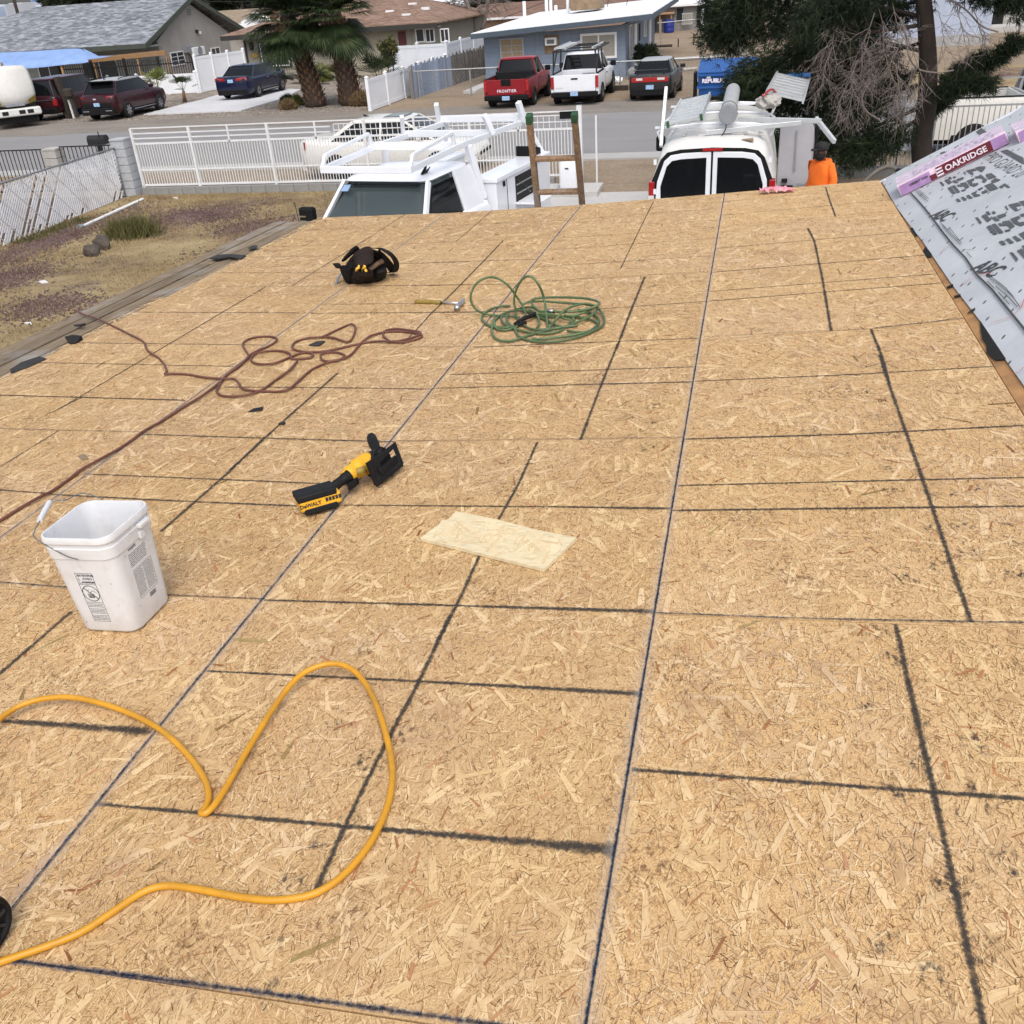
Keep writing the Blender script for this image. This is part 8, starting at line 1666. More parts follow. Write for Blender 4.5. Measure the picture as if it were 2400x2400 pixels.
h2_ = flat_house('flat_roof_house', 'grey house with pale low roof behind the dirt lot', -9.6, -2.8, 86, 97, 1.85, 'block_house', 'roof_white', .5, 1.4)
wbox(h2_, 'doorway', 'dark_hole', -4.7, -3.85, 85.9, 86.1, .3, 1.75); wbox(h2_, 'window', 'window_glass', -6.3, -5.8, 85.92, 86.05, .7, 1.6); wbox(h2_, 'porch_roof', 'beam_tan', -9.0, -6.4, 84.2, 86, 1.30, 1.40)
for x in (-8.8, -7.5, -6.6): wbox(h2_, 'porch_post', 'beam_tan', x-.05, x+.05, 84.3, 84.4, 0, 1.3)
wbox(h2_, 'side_wing', 'stucco_blue', -2.79, -1.9, 87, 96, 0, 2.0)
t = thing('water_barrel', 'blue plastic barrel before the grey back house', 'barrel', (-6.75, 84.0, 0)); MB().lathe([(0, 0), (.36, 0), (.40, .06), (.41, .3), (.40, .32), (.41, .35), (.41, .65), (.40, .68), (.41, .7), (.38, .92), (.3, .95), (0, .95)], 20).build('drum', 'barrel_blue', t, smooth=True)
t = thing('trash_bin', 'black trash bin left of the blue barrel', 'bin', (-8.05, 83, 0)); MB().loft([rrect(.28, .28, .05, .02), rrect(.34, .36, .05, 1.0)]).build('body', 'tool_black', t, smooth=True); m_ = MB(); m_.box((0, 0, 1.04), (.72, .76, .07)); m_.build('lid', 'tool_black', t, bevel=.02)
t = thing('leaning_pallet', 'pale wood pallet leaning at the grey back house', 'pallet', (-5.45, 85.6, 0))
for k in range(6): m_ = MB(); m_.box((-.36+.145*k, 0, .85), (.075, .03, .8)); m_.build('slat', 'stucco_light', t)
for z in (.48, 1.22): m_ = MB(); m_.box((0, .02, z), (.86, .05, .09)); m_.build('stringer', 'stucco_light', t)
for i, (px_, py_, ht, mt, lb) in enumerate(((1222, 370, 1.7, 'trim_white', 'white post in the dirt lot before the grey house'), (1582, 440, 1.35, 'orange_post', 'short orange timber post beside the pine branches'), (1235, 480, 1.1, 'galv', 'thin steel stake in the dirt lot'), (1130, 490, .7, 'iron_black', 'leaning dark stake in the dirt lot'), (963, 510, .5, 'iron_black', 'short dark stake nearest the blue house'), (1365, 480, .5, 'iron_black', 'short dark stake right of the steel stake'), (775, 510, 1.6, 'galv', 'tall thin pole right of the blue house'))):
    q_ = G(*win(1380, 0, 1800)(px_, py_)); wd = {0: .18, 1: .42}.get(i, .07); m_ = MB(); m_.box((0, 0, ht/2), (wd, wd, ht)); o = m_.build('lot_post', mt); o.location = q_; tag(o, lb, 'post')
for lb, a_, b_, w_ in (('long pale log edging across the dirt lot', (920, 665), (1575, 615), .2), ('lower pale log edging near the dumpster', (1015, 770), (1160, 755), .15), ('dark hose or log lying by the blue house', (640, 520), (900, 505), .16)):
    A_, B_ = G(*win(1380, 0, 1800)(*a_)), G(*win(1380, 0, 1800)(*b_)); m_ = MB(); m_.tube([(0, 0, w_*.5), tuple((B_-A_)+Vector((0, 0, w_*.5)))], w_*.5, 8); o = m_.build('edging_log', 'stucco_light' if 'pale' in lb else 'creosote', smooth=True); o.location = A_; tag(o, lb, 'log')
q_ = G(*win(1380, 0, 1800)(1615, 740)); t = thing('concrete_steps', 'pale concrete panel standing beyond the dumpster', 'panel', tuple(q_)); m_ = MB(); m_.box((0, 0, .55), (1.0, .12, 1.2), Matrix.Rotation(.35, 3, 'X')); m_.build('panel', 'stucco_light', t)
# chain link behind
cf2 = thing('chain_link_fence', 'chain link fence in front of the grey back house', 'fence', (-4, 76, 0)); m_ = MB(); m_.tube([(-7, 77, 1.05), (-3.9, 77, 1.15), (1.5, 76, 1.1)], .03, 6); m_.build('top_rail', 'galv', cf2, world=True)
for x in (-6.8, -3.9, -1.2, 1.3): m_ = MB(); m_.tube([(x, 76.6, 0), (x, 76.6, 1.2)], .035, 6); m_.build('post', 'galv', cf2, world=True)
# far right blue-grey building
rb = thing('far_building', 'pale blue grey building behind the pine', 'building', (9, 58, 0)); wbox(rb, 'wall', 'stucco_blue', 5.5, 11.6, 58, 72, 0, 5.5); wbox(rb, 'base_band', 'block_grey', 5.48, 11.62, 57.96, 58.1, 0, .5); wbox(rb, 'wall', 'stucco_light', 11.61, 26, 68, 80, 0, 4.5); wbox(rb, 'doorway', 'dark_hole', 13.4, 14.2, 67.9, 68.1, .05, 2.1); wbox(rb, 'porch_slab', 'concrete', 11.7, 26, 65.5, 67.9, 0, .3)
# brown-roofed houses behind
h3 = flat_house('brown_roof_house', 'peach house with long brown roof behind the blue house', -21.0, -9.5, 78, 88, 2.0, 'peach', 'shingle_redbrown', .7, 0, 2.75)
wbox(h3, 'window', 'dark_hole', -16.3, -15.6, 77.9, 78.05, .7, 1.5)
lr = thing('roof_ladder', 'white ladder standing on the brown roof behind', 'ladder', (-11.6, 79, 2.3))
for sg in (-1, 1): m_ = MB(); m_.beam((sg*.22, 0, 0), (sg*.22, .3, 1.4), .06, .06); m_.build('rail', 'trim_white', lr)
for k in range(4): m_ = MB(); m_.beam((-.22, .06+.06*k, .25+.3*k), (.22, .06+.06*k, .25+.3*k), .05, .05); m_.build('rung', 'trim_white', lr)
flat_house('blue_gable_house', 'pale blue gable house above the siding house roof', -33, -24.5, 104, 114, 2.3, 'stucco_blue', 'roof_white', .4, 0, 3.5)
flat_house('tan_house', 'tan house with white gable trim behind the grey gable', -55, -43.5, 88, 98, 2.35, 'stucco_light', 'shingle_tan', .6, 0, 3.5)
gt = thing('gable_dormer', 'white trimmed small gable before the tan roof', 'gable', (-44.5, 86.5, 0)); gp = [AY(*Z9(x, y), 86) for x, y in ((1290, 262), (1445, 130), (1640, 240))]; m_ = MB(); m_.poly([gp[0], gp[2], gp[1]], (0, .2, 0)); m_.build('gable_wall', 'stucco_light', gt, world=True)
for a_, b_ in ((gp[0], gp[1]), (gp[1], gp[2])): m_ = MB(); m_.beam(a_-Vector((0, .05, 0)), b_-Vector((0, .05, 0)), .1, .18); m_.build('barge_board', 'trim_white', gt, world=True)
m_ = MB(); c_ = AY(*Z9(1435, 195), 85.9); m_.box(c_, (.5, .06, .4)); m_.build('vent', 'cap_grey', gt, world=True); m_ = MB(); m_.bx(gp[0].x-.6, gp[2].x+.6, 85.5, 95, 1.6, gp[0].z-.05); m_.build('porch_roof', 'roof_white', gt, world=True)
flat_house('brown_house', 'brown flat house beyond the left end of the gable roof', -92, -66, 95, 106, 3.05, 'peach', 'shingle_redbrown', .4, .3)
for i, (x0, x1, y0, ze, wm, rm) in enumerate(((-60, -48, 118, 2.4, 'stucco_light', 'shingle_redbrown'), (-38, -26, 128, 2.4, 'peach', 'shingle_brown'), (-20, -8, 112, 2.3, 'stucco_light', 'roof_white'), (-4, 9, 122, 2.5, 'stucco_grey', 'shingle_tan'), (-16, -2, 150, 2.6, 'stucco_light', 'shingle_grey'), (14, 28, 110, 2.6, 'stucco_tan', 'shingle_brown'), (-45, -30, 165, 2.6, 'stucco_light', 'shingle_grey'))):
    lbs = ('red brown roofed house far behind the tan house', 'brown roofed peach house far behind the palms', 'white roofed house behind the brown roof house', 'tan roofed grey house far behind the dirt lot', 'grey roofed house farthest behind the blue house', 'brown roofed tan house hidden behind the pine', 'grey roofed house on the horizon behind the palms')
    flat_house('distant_house', lbs[i], x0, x1, y0, y0+10, ze, wm, rm, .5, 0, ze+1.3)
# hotel towers on the skyline, distance haze put into their bluish colours
for i, (px0, px1, py, Y, mt, lb) in enumerate(((55, 108, -60, 1500, 'hotel_glass_haze', 'tall blue glass hotel tower on the skyline'), (20, 52, 8, 1450, 'hotel_pale_haze', 'wide pale hotel block on the skyline'), (-40, 12, 14, 1350, 'hotel_pale_haze', 'low pale hotel block at the picture corner'), (82, 112, 12, 1300, 'hotel_pale_haze', 'low white podium before the blue hotel tower'))):
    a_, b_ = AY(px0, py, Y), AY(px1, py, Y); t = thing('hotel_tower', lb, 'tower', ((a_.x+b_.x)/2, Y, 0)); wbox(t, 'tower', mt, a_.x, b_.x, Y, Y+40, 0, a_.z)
    for k in range(6): z = a_.z*(.3+.11*k); wbox(t, 'window_band', 'hotel_glass_haze' if mt == 'hotel_pale_haze' else 'hotel_pale_haze', a_.x+1, b_.x-1, Y-1.2, Y-.5, z, z+a_.z*.02)
# utility poles and wires
for i, (px0, py0, px1, py1, Y, r_, lb) in enumerate(((30, -4, 44, 40, 75, .12, 'dark utility pole leaning at the top left corner'), (565, -20, 570, 26, 105, .12, 'grey utility pole behind the grey gable roof'), (1292, -20, 1290, 30, 92, .16, 'brown utility pole behind the blue house'), (596, -20, 598, 26, 120, .12, 'thin utility pole beside the tall palm trunk'))):
    a_, b_ = AY(px1, py1, Y), AY(px0, py0, Y); d = (b_-a_); m_ = MB(); m_.tube([(0, 0, 0), (0, 0, 9)], [r_*1.2, r_], 8); o = m_.build('utility_pole', 'creosote' if i != 2 else 'beam_tan', smooth='all'); o.location = (a_.x, Y, 0); tag(o, lb, 'pole')
for i, (pts, lb) in enumerate((([(100, 18, 80), (250, 8, 80), (440, -8, 80)], 'lower power line over the grey roof'), ([(100, 10, 80), (300, -6, 80)], 'upper power line over the grey roof'), ([(440, 4, 90), (700, 3, 95), (900, -4, 95)], 'power line behind the palms'), ([(1180, 42, 60), (1250, 15, 66), (1300, -4, 70)], 'thin service cable sagging over the white roof'))):
    P = [AY(x, y, Y) for x, y, Y in pts]; o = MB().tube([p_-P[0] for p_ in smooth_path(P, 6)], .02, 4).build('power_line', 'iron_black'); o.location = P[0]; tag(o, lb, 'cable')
# ------------------------------------------------------------------ trees and plants
def tri_mesh(name, V, F_, material, parent=None, kind=None, quads=False):
    k = 4 if quads else 3; n = len(F_); me = bpy.data.meshes.new(name); V = np.asarray(V, float)
    if parent is not None: V = V-np.array(rootof(parent).matrix_basis.translation)
    me.vertices.add(len(V)); me.vertices.foreach_set('co', V.ravel()); me.loops.add(k*n); me.loops.foreach_set('vertex_index', np.asarray(F_).ravel()); me.polygons.add(n); me.polygons.foreach_set('loop_start', np.arange(0, k*n, k)); me.update(calc_edges=True)
    return link(name, me, material, parent, kind=kind)
def unit(v): return v/np.maximum(np.linalg.norm(v, axis=-1, keepdims=True), 1e-9)
def needles(cent, dirs, n_per, length, wd, spread=.8):
    """fans of needles round each shoot: narrow triangles"""
    m_ = len(cent); c = np.repeat(cent, n_per, 0); d = np.repeat(unit(dirs), n_per, 0); N_ = len(c)
    v = unit(d + RNG.normal(0, spread, (N_, 3))); L = length*RNG.uniform(.6, 1.15, (N_, 1)); s = unit(np.cross(v, RNG.normal(0, 1, (N_, 3))))*wd
    b = c + RNG.normal(0, length*.12, (N_, 3)); V = np.stack([b-s, b+s, b+v*L], 1).reshape(-1, 3); return V, np.arange(3*N_).reshape(-1, 3)
# --- big pine beside the van
TX, TY = 3.25, 21.3
pine = thing('pine_tree', 'big dark pine with bare dead twigs over the van', 'tree', (TX, TY, 0))
tp_ = [AY(2165, 420, TY), AY(2160, 330, TY), AY(2172, 250, TY), AY(2175, 150, TY), AY(2170, 60, TY), AY(2160, -60, TY), AY(2150, -250, TY)]
tp_ = [Vector((tp_[0].x, TY, 0))] + tp_
MB().tube(smooth_path(tp_, 4), [float(k) for k in np.linspace(.225, .12, (len(tp_)-1)*4+1)], 14).build('trunk', 'bark', pine, world=True, smooth='all')
def br(pts): return [AY(x, y, TY+d) for x, y, d in pts]
BRANCH = [  # px, py, depth offset ; green limbs
 ([(2160, 250, 0), (2080, 285, -.3), (1980, 320, -.5), (1880, 330, -.4), (1780, 315, -.2), (1700, 290, .1)], 1.0),
 ([(2150, 280, 0), (2090, 320, -.5), (2030, 345, -.8), (1990, 365, -.9)], .75),
 ([(2150, 200, 0), (2040, 225, .4), (1930, 240, .6), (1830, 235, .6), (1760, 215, .5), (1720, 240, .4)], .9),
 ([(2160, 120, 0), (2040, 90, .8), (1920, 50, 1.0), (1800, 40, 1.1), (1720, 50, 1.0), (1690, 70, 1.0)], 1.15),
 ([(2160, 40, 0), (2000, 0, .9), (1860, -30, 1.2), (1740, -20, 1.2), (1690, 20, 1.2)], 1.2),
 ([(2150, 60, 0), (1960, 90, -.4), (1860, 130, -.5), (1790, 160, -.4), (1750, 190, -.3)], 1.0),
 ([(2170, 230, 0), (2230, 190, -.3), (2290, 160, -.5), (2340, 130, -.6), (2385, 95, -.7)], .36),
 ([(2175, 215, 0), (2220, 205, -.6), (2270, 195, -.8), (2315, 195, -.9)], .42), ([(2200, 205, -.2), (2250, 160, .3), (2300, 135, .5)], .3),
 ([(2170, -60, 0), (2260, -60, -.4), (2330, -30, -.5), (2420, -10, -.5)], .9),
 ([(2160, -120, 0), (2060, -120, .4), (1900, -120, .8), (1760, -110, 1.0)], 1.2), ([(2160, -160, 0), (2280, -160, .2), (2420, -140, .3)], 1.0),
 ([(2160, 100, .5), (2060, 130, 1.2), (1980, 160, 1.4), (1920, 190, 1.4)], .9), ([(2160, 160, .4), (2080, 200, 1.0), (2010, 240, 1.2)], .8), ([(2165, 0, .3), (2080, 20, 1.2), (1990, 40, 1.5)], 1.0), ([(2150, -20, .3), (2060, -30, -.6), (1960, 0, -.9), (1900, 60, -1.0)], .9),
 ([(2150, 260, 0), (2190, 240, .5), (2230, 210, .8)], .5), ([(2060, 210, .3), (2000, 260, .2), (1960, 290, 0)], .6),
]
VV, FF_, tw = [], [], MB(); off = 0
for pts, dens in BRANCH:
    P = smooth_path(br(pts), 6); n = len(P)
    m_ = MB(); m_.tube(P, [float(k) for k in np.linspace(.04, .008, n)], 6); m_.build('branch', 'bark', pine, world=True, smooth='all')
    C, D = [], []
    for i in range(int(n*.22), n):
        t = i/(n-1); cl_f = .25+1.1*abs(math.sin(i*.62+len(pts)*1.3+dens*9)); k = int(62*dens*(.6+.7*t)*cl_f)
        for _ in range(k):
            a = RNG.normal(0, 1, 3); a[1] *= .9; a[2] = a[2]*.75-.12; r_ = .42*dens*(.55+.5*cl_f)*RNG.uniform(.2, 1)**.7
            q = np.array(P[i]) + unit(a)*r_ + np.array((0, 0, -.10*RNG.random()*dens)); C.append(q); D.append(unit(a)*.6+np.array((0, 0, -.25))+np.array((P[i]-P[i-1]).normalized())*.5)
    V, F_ = needles(np.array(C), np.array(D), 11, .17, .0075); VV.append(V); FF_.append(F_+off); off += len(V)
tri_mesh('needles', np.concatenate(VV), np.concatenate(FF_), 'pine_needle', pine, 'stuff')
# dead hanging twigs: recursive forks
tw = MB()
def fork(p_, d, L, r, depth):
    n = 4; P = [p_.copy()]; d = d.normalized()
    for i in range(n):
        d = (d + Vector((random.gauss(0, .16), random.gauss(0, .16), random.gauss(-.05, .14)))).normalized(); P.append(P[-1]+d*L/n)
    tw.tube(P, [r*(1-.12*i) for i in range(n+1)], 4, cap=False)
    if depth > 0:
        for i in range(1, n+1):
            for _ in range(2 if i < n else 2):
                s_ = Vector((random.gauss(0, 1), random.gauss(0, .7), random.gauss(-.15, .7))); fork(P[i], (d*.8+s_.normalized()*.75), L*random.uniform(.45, .7), r*.62, depth-1)
for x, y, d, dx, dz, L in ((2070, 60, -.9, -.3, -1, .8), (2100, 150, -.8, -.2, -1, .7), (2050, 30, -1.0, -.4, -1, .9), (2140, 160, -.7, -.1, -1, .6), (2010, 140, -.9, -.4, -.8, .7), (1950, 110, -.8, -.5, -.7, .6), (1960, -30, .0, -.5, -1, .8), (1990, 10, -.2, -.6, -.8, .8), (2030, -20, -.1, -.2, -1, .9), (2060, 20, -.3, -.1, -1, .8), (2090, 0, -.2, .1, -1, .8), (2120, 40, -.3, -.3, -1, .8), (2020, 100, -.4, -.3, -.9, .7), (1940, 60, -.2, -.5, -.9, .7), (2080, 120, -.4, -.2, -1, .7), (2130, 100, -.5, .2, -1, .7), (2040, 170, -.5, -.2, -1, .6), (1970, 20, -.4, -.7, -.8, .7), (2230, 0, -.4, .5, -1, .7), (2200, 30, -.3, .3, -1, .6), (2280, 20, -.4, .3, -1, .6), (2090, 210, -.6, .2, -1, .5), (2000, 210, -.6, -.3, -.8, .6)):
    fork(AY(x, y, TY-.3+d), Vector((dx+random.uniform(-.5, .5), random.uniform(-.5, .3), dz)), L*1.1, .0085, 2)
for pts in ([(2110, 40, -.5), (2125, 90, -.6), (2130, 130, -.7), (2150, 160, -.8), (2190, 170, -.9), (2235, 165, -.9)], [(2190, -20, -.4), (2260, 20, -.6), (2300, 60, -.7), (2340, 75, -.8)], [(2040, 190, -.8), (2020, 230, -.9), (2030, 260, -.9), (2060, 280, -.9)]):
    tw.tube(smooth_path(br(pts), 5), .016, 5)
tw.build('dead_twigs', 'twig', pine, world=True, kind='stuff')

# --- fan palms
def fan(base, d, petiole, R, n, V, F_, droop=.35, up=None, span=2.5, wd=.028):
    """one fan leaf: stem, then n pleated blades"""
    d = Vector(d).normalized(); s = d.cross(Vector((0, 0, 1)));
    s = s.normalized() if s.length > .05 else Vector((1, 0, 0)); c = Vector(base)+d*petiole
    u = s.cross(d)
    o = len(V); pr_ = .012
    V += [tuple(Vector(base)-s*pr_), tuple(Vector(base)+s*pr_), tuple(c+s*pr_), tuple(c-s*pr_)]; F_ += [(o, o+1, o+2), (o, o+2, o+3)]
    for k in range(n):
        a = -span/2+span*k/(n-1); dr = (d*math.cos(a)+s*math.sin(a)).normalized(); L = R*(.72+.28*math.cos(a*.8))*random.uniform(.92, 1.05)
        m1 = c+dr*L*.55+u*.02*(k % 2); tipv = c+dr*L+Vector((0, 0, -droop*L*random.uniform(.5, 1.2))); w_ = (dr.cross(u)).normalized()*wd
        o = len(V); V += [tuple(c), tuple(m1+w_), tuple(m1-w_), tuple(tipv)]; F_ += [(o, o+1, o+2), (o+1, o+3, o+2)]
def fan_palm(label, bx, by, h, crown_r, r0, n_leaf, lean=(0, 0), skirt=60, dens=26):
    t = thing('fan_palm', label, 'palm', (bx, by, 0), 0, None); top = Vector((bx+lean[0], by+lean[1], h))
    P = smooth_path([Vector((bx, by, 0)), Vector((bx+lean[0]*.3, by, h*.4)), top], 6)
    MB().tube(P, [float(k) for k in np.linspace(r0*1.15, r0*.8, len(P))], 14).build('trunk', 'palm_trunk', t, world=True, smooth='all')
    # persistent leaf bases as criss-cross boots, each a small wedge
    bm0 = MB(); bm0.add([(-.07, 0, 0), (.07, 0, 0), (.045, .10, .17), (-.045, .10, .17), (0, .055, .02), (0, .13, .16)], [(0, 1, 4), (0, 4, 5, 3), (1, 2, 5, 4), (3, 5, 2), (0, 3, 2, 1)]); b0 = None; z = .12; ring = 0
    while z < h-.3:
        rr_ = r0*(1.13-.33*z/h); n = 9
        for k in range(n):
            a = 2*math.pi*(k+.5*(ring % 2))/n+random.uniform(-.1, .1); f = z/h; cx, cy = bx+lean[0]*f**1.4, by+lean[1]*f
            if math.sin(a) > .45: continue
            loc = (cx+math.cos(a)*rr_*.92-bx, cy+math.sin(a)*rr_*.92-by, z+random.uniform(-.03, .03)); rot = (random.uniform(-.25, .15), 0, a-math.pi/2); sc = random.uniform(.8, 1.25)
            if b0 is None: b0 = bm0.build('leaf_base', 'palm_boot', t); b0.location = loc; b0.rotation_euler = rot
            else: inst(b0, loc, t, rot=rot, scale=(sc, sc, sc))
        z += .155; ring += 1
    V, F_ = [], []; V2, F2 = [], []
    for i in range(n_leaf):
        el = random.uniform(-.85, 1.25); az = random.uniform(0, 2*math.pi); d = (math.cos(az)*math.cos(el), math.sin(az)*math.cos(el), math.sin(el)); fan(top+Vector((0, 0, random.uniform(-.5, .2))), d, crown_r*random.uniform(.35, .62), crown_r*random.uniform(.5, .68), dens, V, F_, random.uniform(.08, .32), wd=.034)
    for i in range(skirt):
        az = random.uniform(0, 2*math.pi); d = (math.cos(az)*.55, math.sin(az)*.55, -1); fan(top+Vector((math.cos(az)*r0, math.sin(az)*r0, random.uniform(-.8, -.1))), d, .22, random.uniform(.45, .85), 10, V2, F2, .3, span=1.2, wd=.02)
    tri_mesh('fronds', V, F_, 'palm_green', t, 'stuff')
    if V2: tri_mesh('dead_skirt', V2, F2, 'palm_dead', t, 'stuff')
    return t
fan_palm('left fan palm of the tall pair, thick leaning trunk', -19.1, 42.75, 3.7, 2.0, .42, 100, (-.75, 0), 80, 26); fan_palm('right fan palm of the tall pair with flared base', -17.45, 42.85, 3.7, 2.0, .44, 100, (-.35, .1), 80, 26)
def bush_palm(label, x, y, h, R, n, dens=16, mt='palm_green', tr=.07, cat='palm'):
    t = thing('young_palm', label, cat, (x, y, 0)); MB().tube([(x, y, 0), (x+.05, y, h)], [tr*1.6, tr], 8).build('trunk', 'palm_boot', t, world=True, smooth='all'); V, F_ = [], []
    for i in range(n): el = random.uniform(.15, 1.35); az = 2*math.pi*i/n+random.uniform(-.3, .3); fan((x+.05, y, h), (math.cos(az)*math.cos(el), math.sin(az)*math.cos(el), math.sin(el)), R*random.uniform(.4, .6), R*random.uniform(.45, .6), dens, V, F_, .15, span=2.2, wd=.022)
    tri_mesh('fronds', V, F_, mt, t, 'stuff'); return t
q_ = G(*Z9(645, 1160)); bush_palm('small young palm in the gravel before the vinyl fence', q_.x, q_.y, .55, 1.0, 9)
q_ = AY(*Z9(330, 1010), 47.5); bush_palm('yucca like palm rising behind the maroon crossover', q_.x, 47.5, .7, 1.15, 16, 14, 'yucca')
q_ = G(*win(500, 0, 1150)(620, 745)); bush_palm('sprawling young palm left of the tall palm pair', q_.x, q_.y+.6, .75, 1.5, 10, 18)
bush_palm('dark young palm between the pair and the vinyl fence', -16.3, 43.6, .6, 1.7, 14, 18); bush_palm('pale young palm between the two tall trunks', -18.3, 43.6, .7, 1.2, 8, 16, 'yucca')
for i, (px_, py_, r_, lb) in enumerate(((520, 735, .42, 'round dark shrub at the edge of the gravel'), (585, 735, .38, 'yellow green tuft beside the dark shrub'), (640, 600, .9, 'bright shrub before the siding house window'))):
    q_ = G(*win(500, 0, 1150)(px_, py_)) if i < 2 else Vector((-24.2, 55.5, 0)); t = thing('garden_shrub', lb, 'shrub', (q_.x, q_.y, 0)); n = 700; a = unit(RNG.normal(0, 1, (n, 3))); a[:, 2] = np.abs(a[:, 2]); C = np.array(q_)+a*RNG.uniform(.3, 1, (n, 1))*np.array((r_*.8, r_*.8, r_*1.1)); V, F_ = needles(C, a+np.array((0, 0, .6)), 5, .16, .012); tri_mesh('foliage', V, F_, ('dark_leaf', 'yucca', 'yucca')[i], t, 'stuff'); MB().tube([(q_.x, q_.y, 0), (q_.x, q_.y, r_*.5)], .03, 5).build('stem', 'bark', t, world=True)
for lb, x_, y_, r_ in (('shaggy brown palm stump at the foot of the left palm', -20.15, 42.0, .33), ('shaggy flared root ball at the foot of the right palm', -16.75, 42.3, .5)):
    t = thing('palm_stump', lb, 'stump', (x_, y_, 0)); MB().lathe([(r_*.8, 0), (r_*.85, r_*.4), (r_*.6, r_*.85), (0, r_)], 12, (x_, y_, 0)).build('core', 'palm_trunk', t, world=True, smooth='all'); a = unit(RNG.normal(0, 1, (420, 3))); a[:, 2] = np.abs(a[:, 2]); V, F_ = needles(np.array((x_, y_, .02))+a*r_*np.array((.85, .85, .95)), a+np.array((0, 0, .5)), 3, .2, .028, .5); tri_mesh('husks', V, F_, 'palm_dead', t, 'stuff')
# leafy street tree beside the palms and shrubs by the block house
def leaf_tree(name, label, x, y, h, r, n, mt, trunk=.16, base=.35, sq=1.0, cat='tree', leaf=.16, seed=1):
    t = thing(name, label, cat, (x, y, 0)); MB().tube([(x, y, 0), (x+.05, y, h*.35), (x, y, h*.75)], [trunk, trunk*.8, trunk*.3], 8).build('trunk', 'bark', t, world=True, smooth='all')
    r1 = random.Random(seed); K = 14; blobs = [(np.array((r1.gauss(0, .45), r1.gauss(0, .45), r1.uniform(-.8, .85))), r1.uniform(.25, .55)) for _ in range(K)]; C = []; D = []
    for c, s in blobs:
        k = n//K; a = unit(RNG.normal(0, 1, (k, 3))); q = c + a*s*RNG.uniform(.5, 1, (k, 1)); C.append(q); D.append(a)
        m_ = MB(); e = Vector((x, y, h*(1+base)/2)) + Vector(c*np.array((r, r, h*(1-base)/2))); m_.tube([(x, y, h*(base*.8+.1)), tuple(e)], [trunk*.3, trunk*.1], 5); m_.build('branch', 'bark', t, world=True)
    C = np.concatenate(C)*np.array((r, r, h*(1-base)/2*sq))+np.array((x, y, h*(1+base)/2)); V, F_ = needles(C, np.concatenate(D), 4, leaf*1.6, leaf*.35, 1.0); tri_mesh('crown', V, F_, mt, t, 'stuff'); return t
leaf_tree('small_tree', 'small drooping green tree right of the palm pair', -17.0, 47.5, 2.35, .42, 300, 'weed', .05, .55, leaf=.12, seed=3); leaf_tree('door_shrub', 'dark rounded shrub at the side of the blue house', -5.2, 50.5, 1.25, .65, 1600, 'dark_leaf', .05, .1, cat='shrub', leaf=.09, seed=4)
BK = [(160, 82, 7, 3.6, 'dark_leaf', 'left most dark tree behind the grey roof ridge'), (215, 86, 7, 3.6, 'dark_leaf', 'second dark tree behind the grey roof ridge'), (275, 82, 7, 3.6, 'dark_leaf', 'third dark tree behind the grey roof ridge'), (335, 88, 6.6, 3.4, 'dark_leaf', 'fourth dark tree behind the grey roof ridge'), (395, 92, 6.2, 3.2, 'grey_leaf', 'grey tree just left of the gable peak'), (500, 100, 6.4, 3.4, 'dark_leaf', 'dark tree just right of the gable peak'), (555, 108, 6.2, 3.0, 'grey_leaf', 'grey tree behind the tan roof'), (610, 112, 6.2, 3.2, 'dark_leaf', 'dark tree behind the small white gable'), (660, 118, 6.2, 3.6, 'grey_leaf', 'grey tree left of the palm crowns'), (920, 125, 6, 3.8, 'dark_leaf', 'dark tree right of the palm crowns'), (985, 135, 6, 4, 'grey_leaf', 'grey tree behind the pale blue gable house'), (1165, 104, 5.6, 3.0, 'dark_leaf', 'dark tree behind the brown roof, left one'), (1225, 102, 5.8, 3.2, 'dark_leaf', 'dark tree behind the brown roof, middle one'), (1350, 110, 5.8, 3.2, 'dark_leaf', 'dark tree behind the brown roof, right one'), (1395, 112, 6, 3, 'dark_leaf', 'dark tree left of the flat roof house'), (1500, 130, 6, 4, 'grey_leaf', 'grey tree behind the flat roof house'), (1640, 128, 6, 4, 'dark_leaf', 'dark tree right of the flat roof house')]
for i, (px_, y, h, r, mt, lb) in enumerate(BK): leaf_tree('background_tree', lb, AY(px_, 0, y).x, y, h, r, 2200, mt, .25, .18, leaf=.42, seed=20+i)
# far palm trunk and bare tree
q_ = AY(*Z9(1665, 225), 84); t = thing('tall_palm', 'tall palm with bare brown trunk behind the siding house', 'palm', (q_.x, 84, 0)); MB().tube([(q_.x, 84, 0), (q_.x, 84, 9)], [.42, .34], 10).build('trunk', 'palm_boot', t, world=True, smooth='all'); V, F_ = [], []
for i in range(26): el = random.uniform(-.6, 1.3); az = random.uniform(0, 6.28); fan((q_.x, 84, 9), (math.cos(az)*math.cos(el), math.sin(az)*math.cos(el), math.sin(el)), .9, 1.1, 14, V, F_, .3)
tri_mesh('fronds', V, F_, 'palm_green', t, 'stuff')
t = thing('bare_tree', 'bare leafless tree above the brown roof house', 'tree', (-14.2, 68, 0)); tw = MB(); fx = AY(1112, 75, 68)
MB().tube(smooth_path([Vector((fx.x, 68, 0)), fx, AY(1100, 20, 68), AY(1075, -40, 68)], 4), [.2]*4+[.17]*4+[.13]*4+[.09], 8).build('trunk', 'twig', t, world=True, smooth='all'); MB().tube(smooth_path([AY(1130, 70, 68), AY(1138, 40, 68), AY(1150, -30, 68)], 4), [.14]*4+[.1]*4+[.08], 8).build('limb', 'twig', t, world=True, smooth='all')
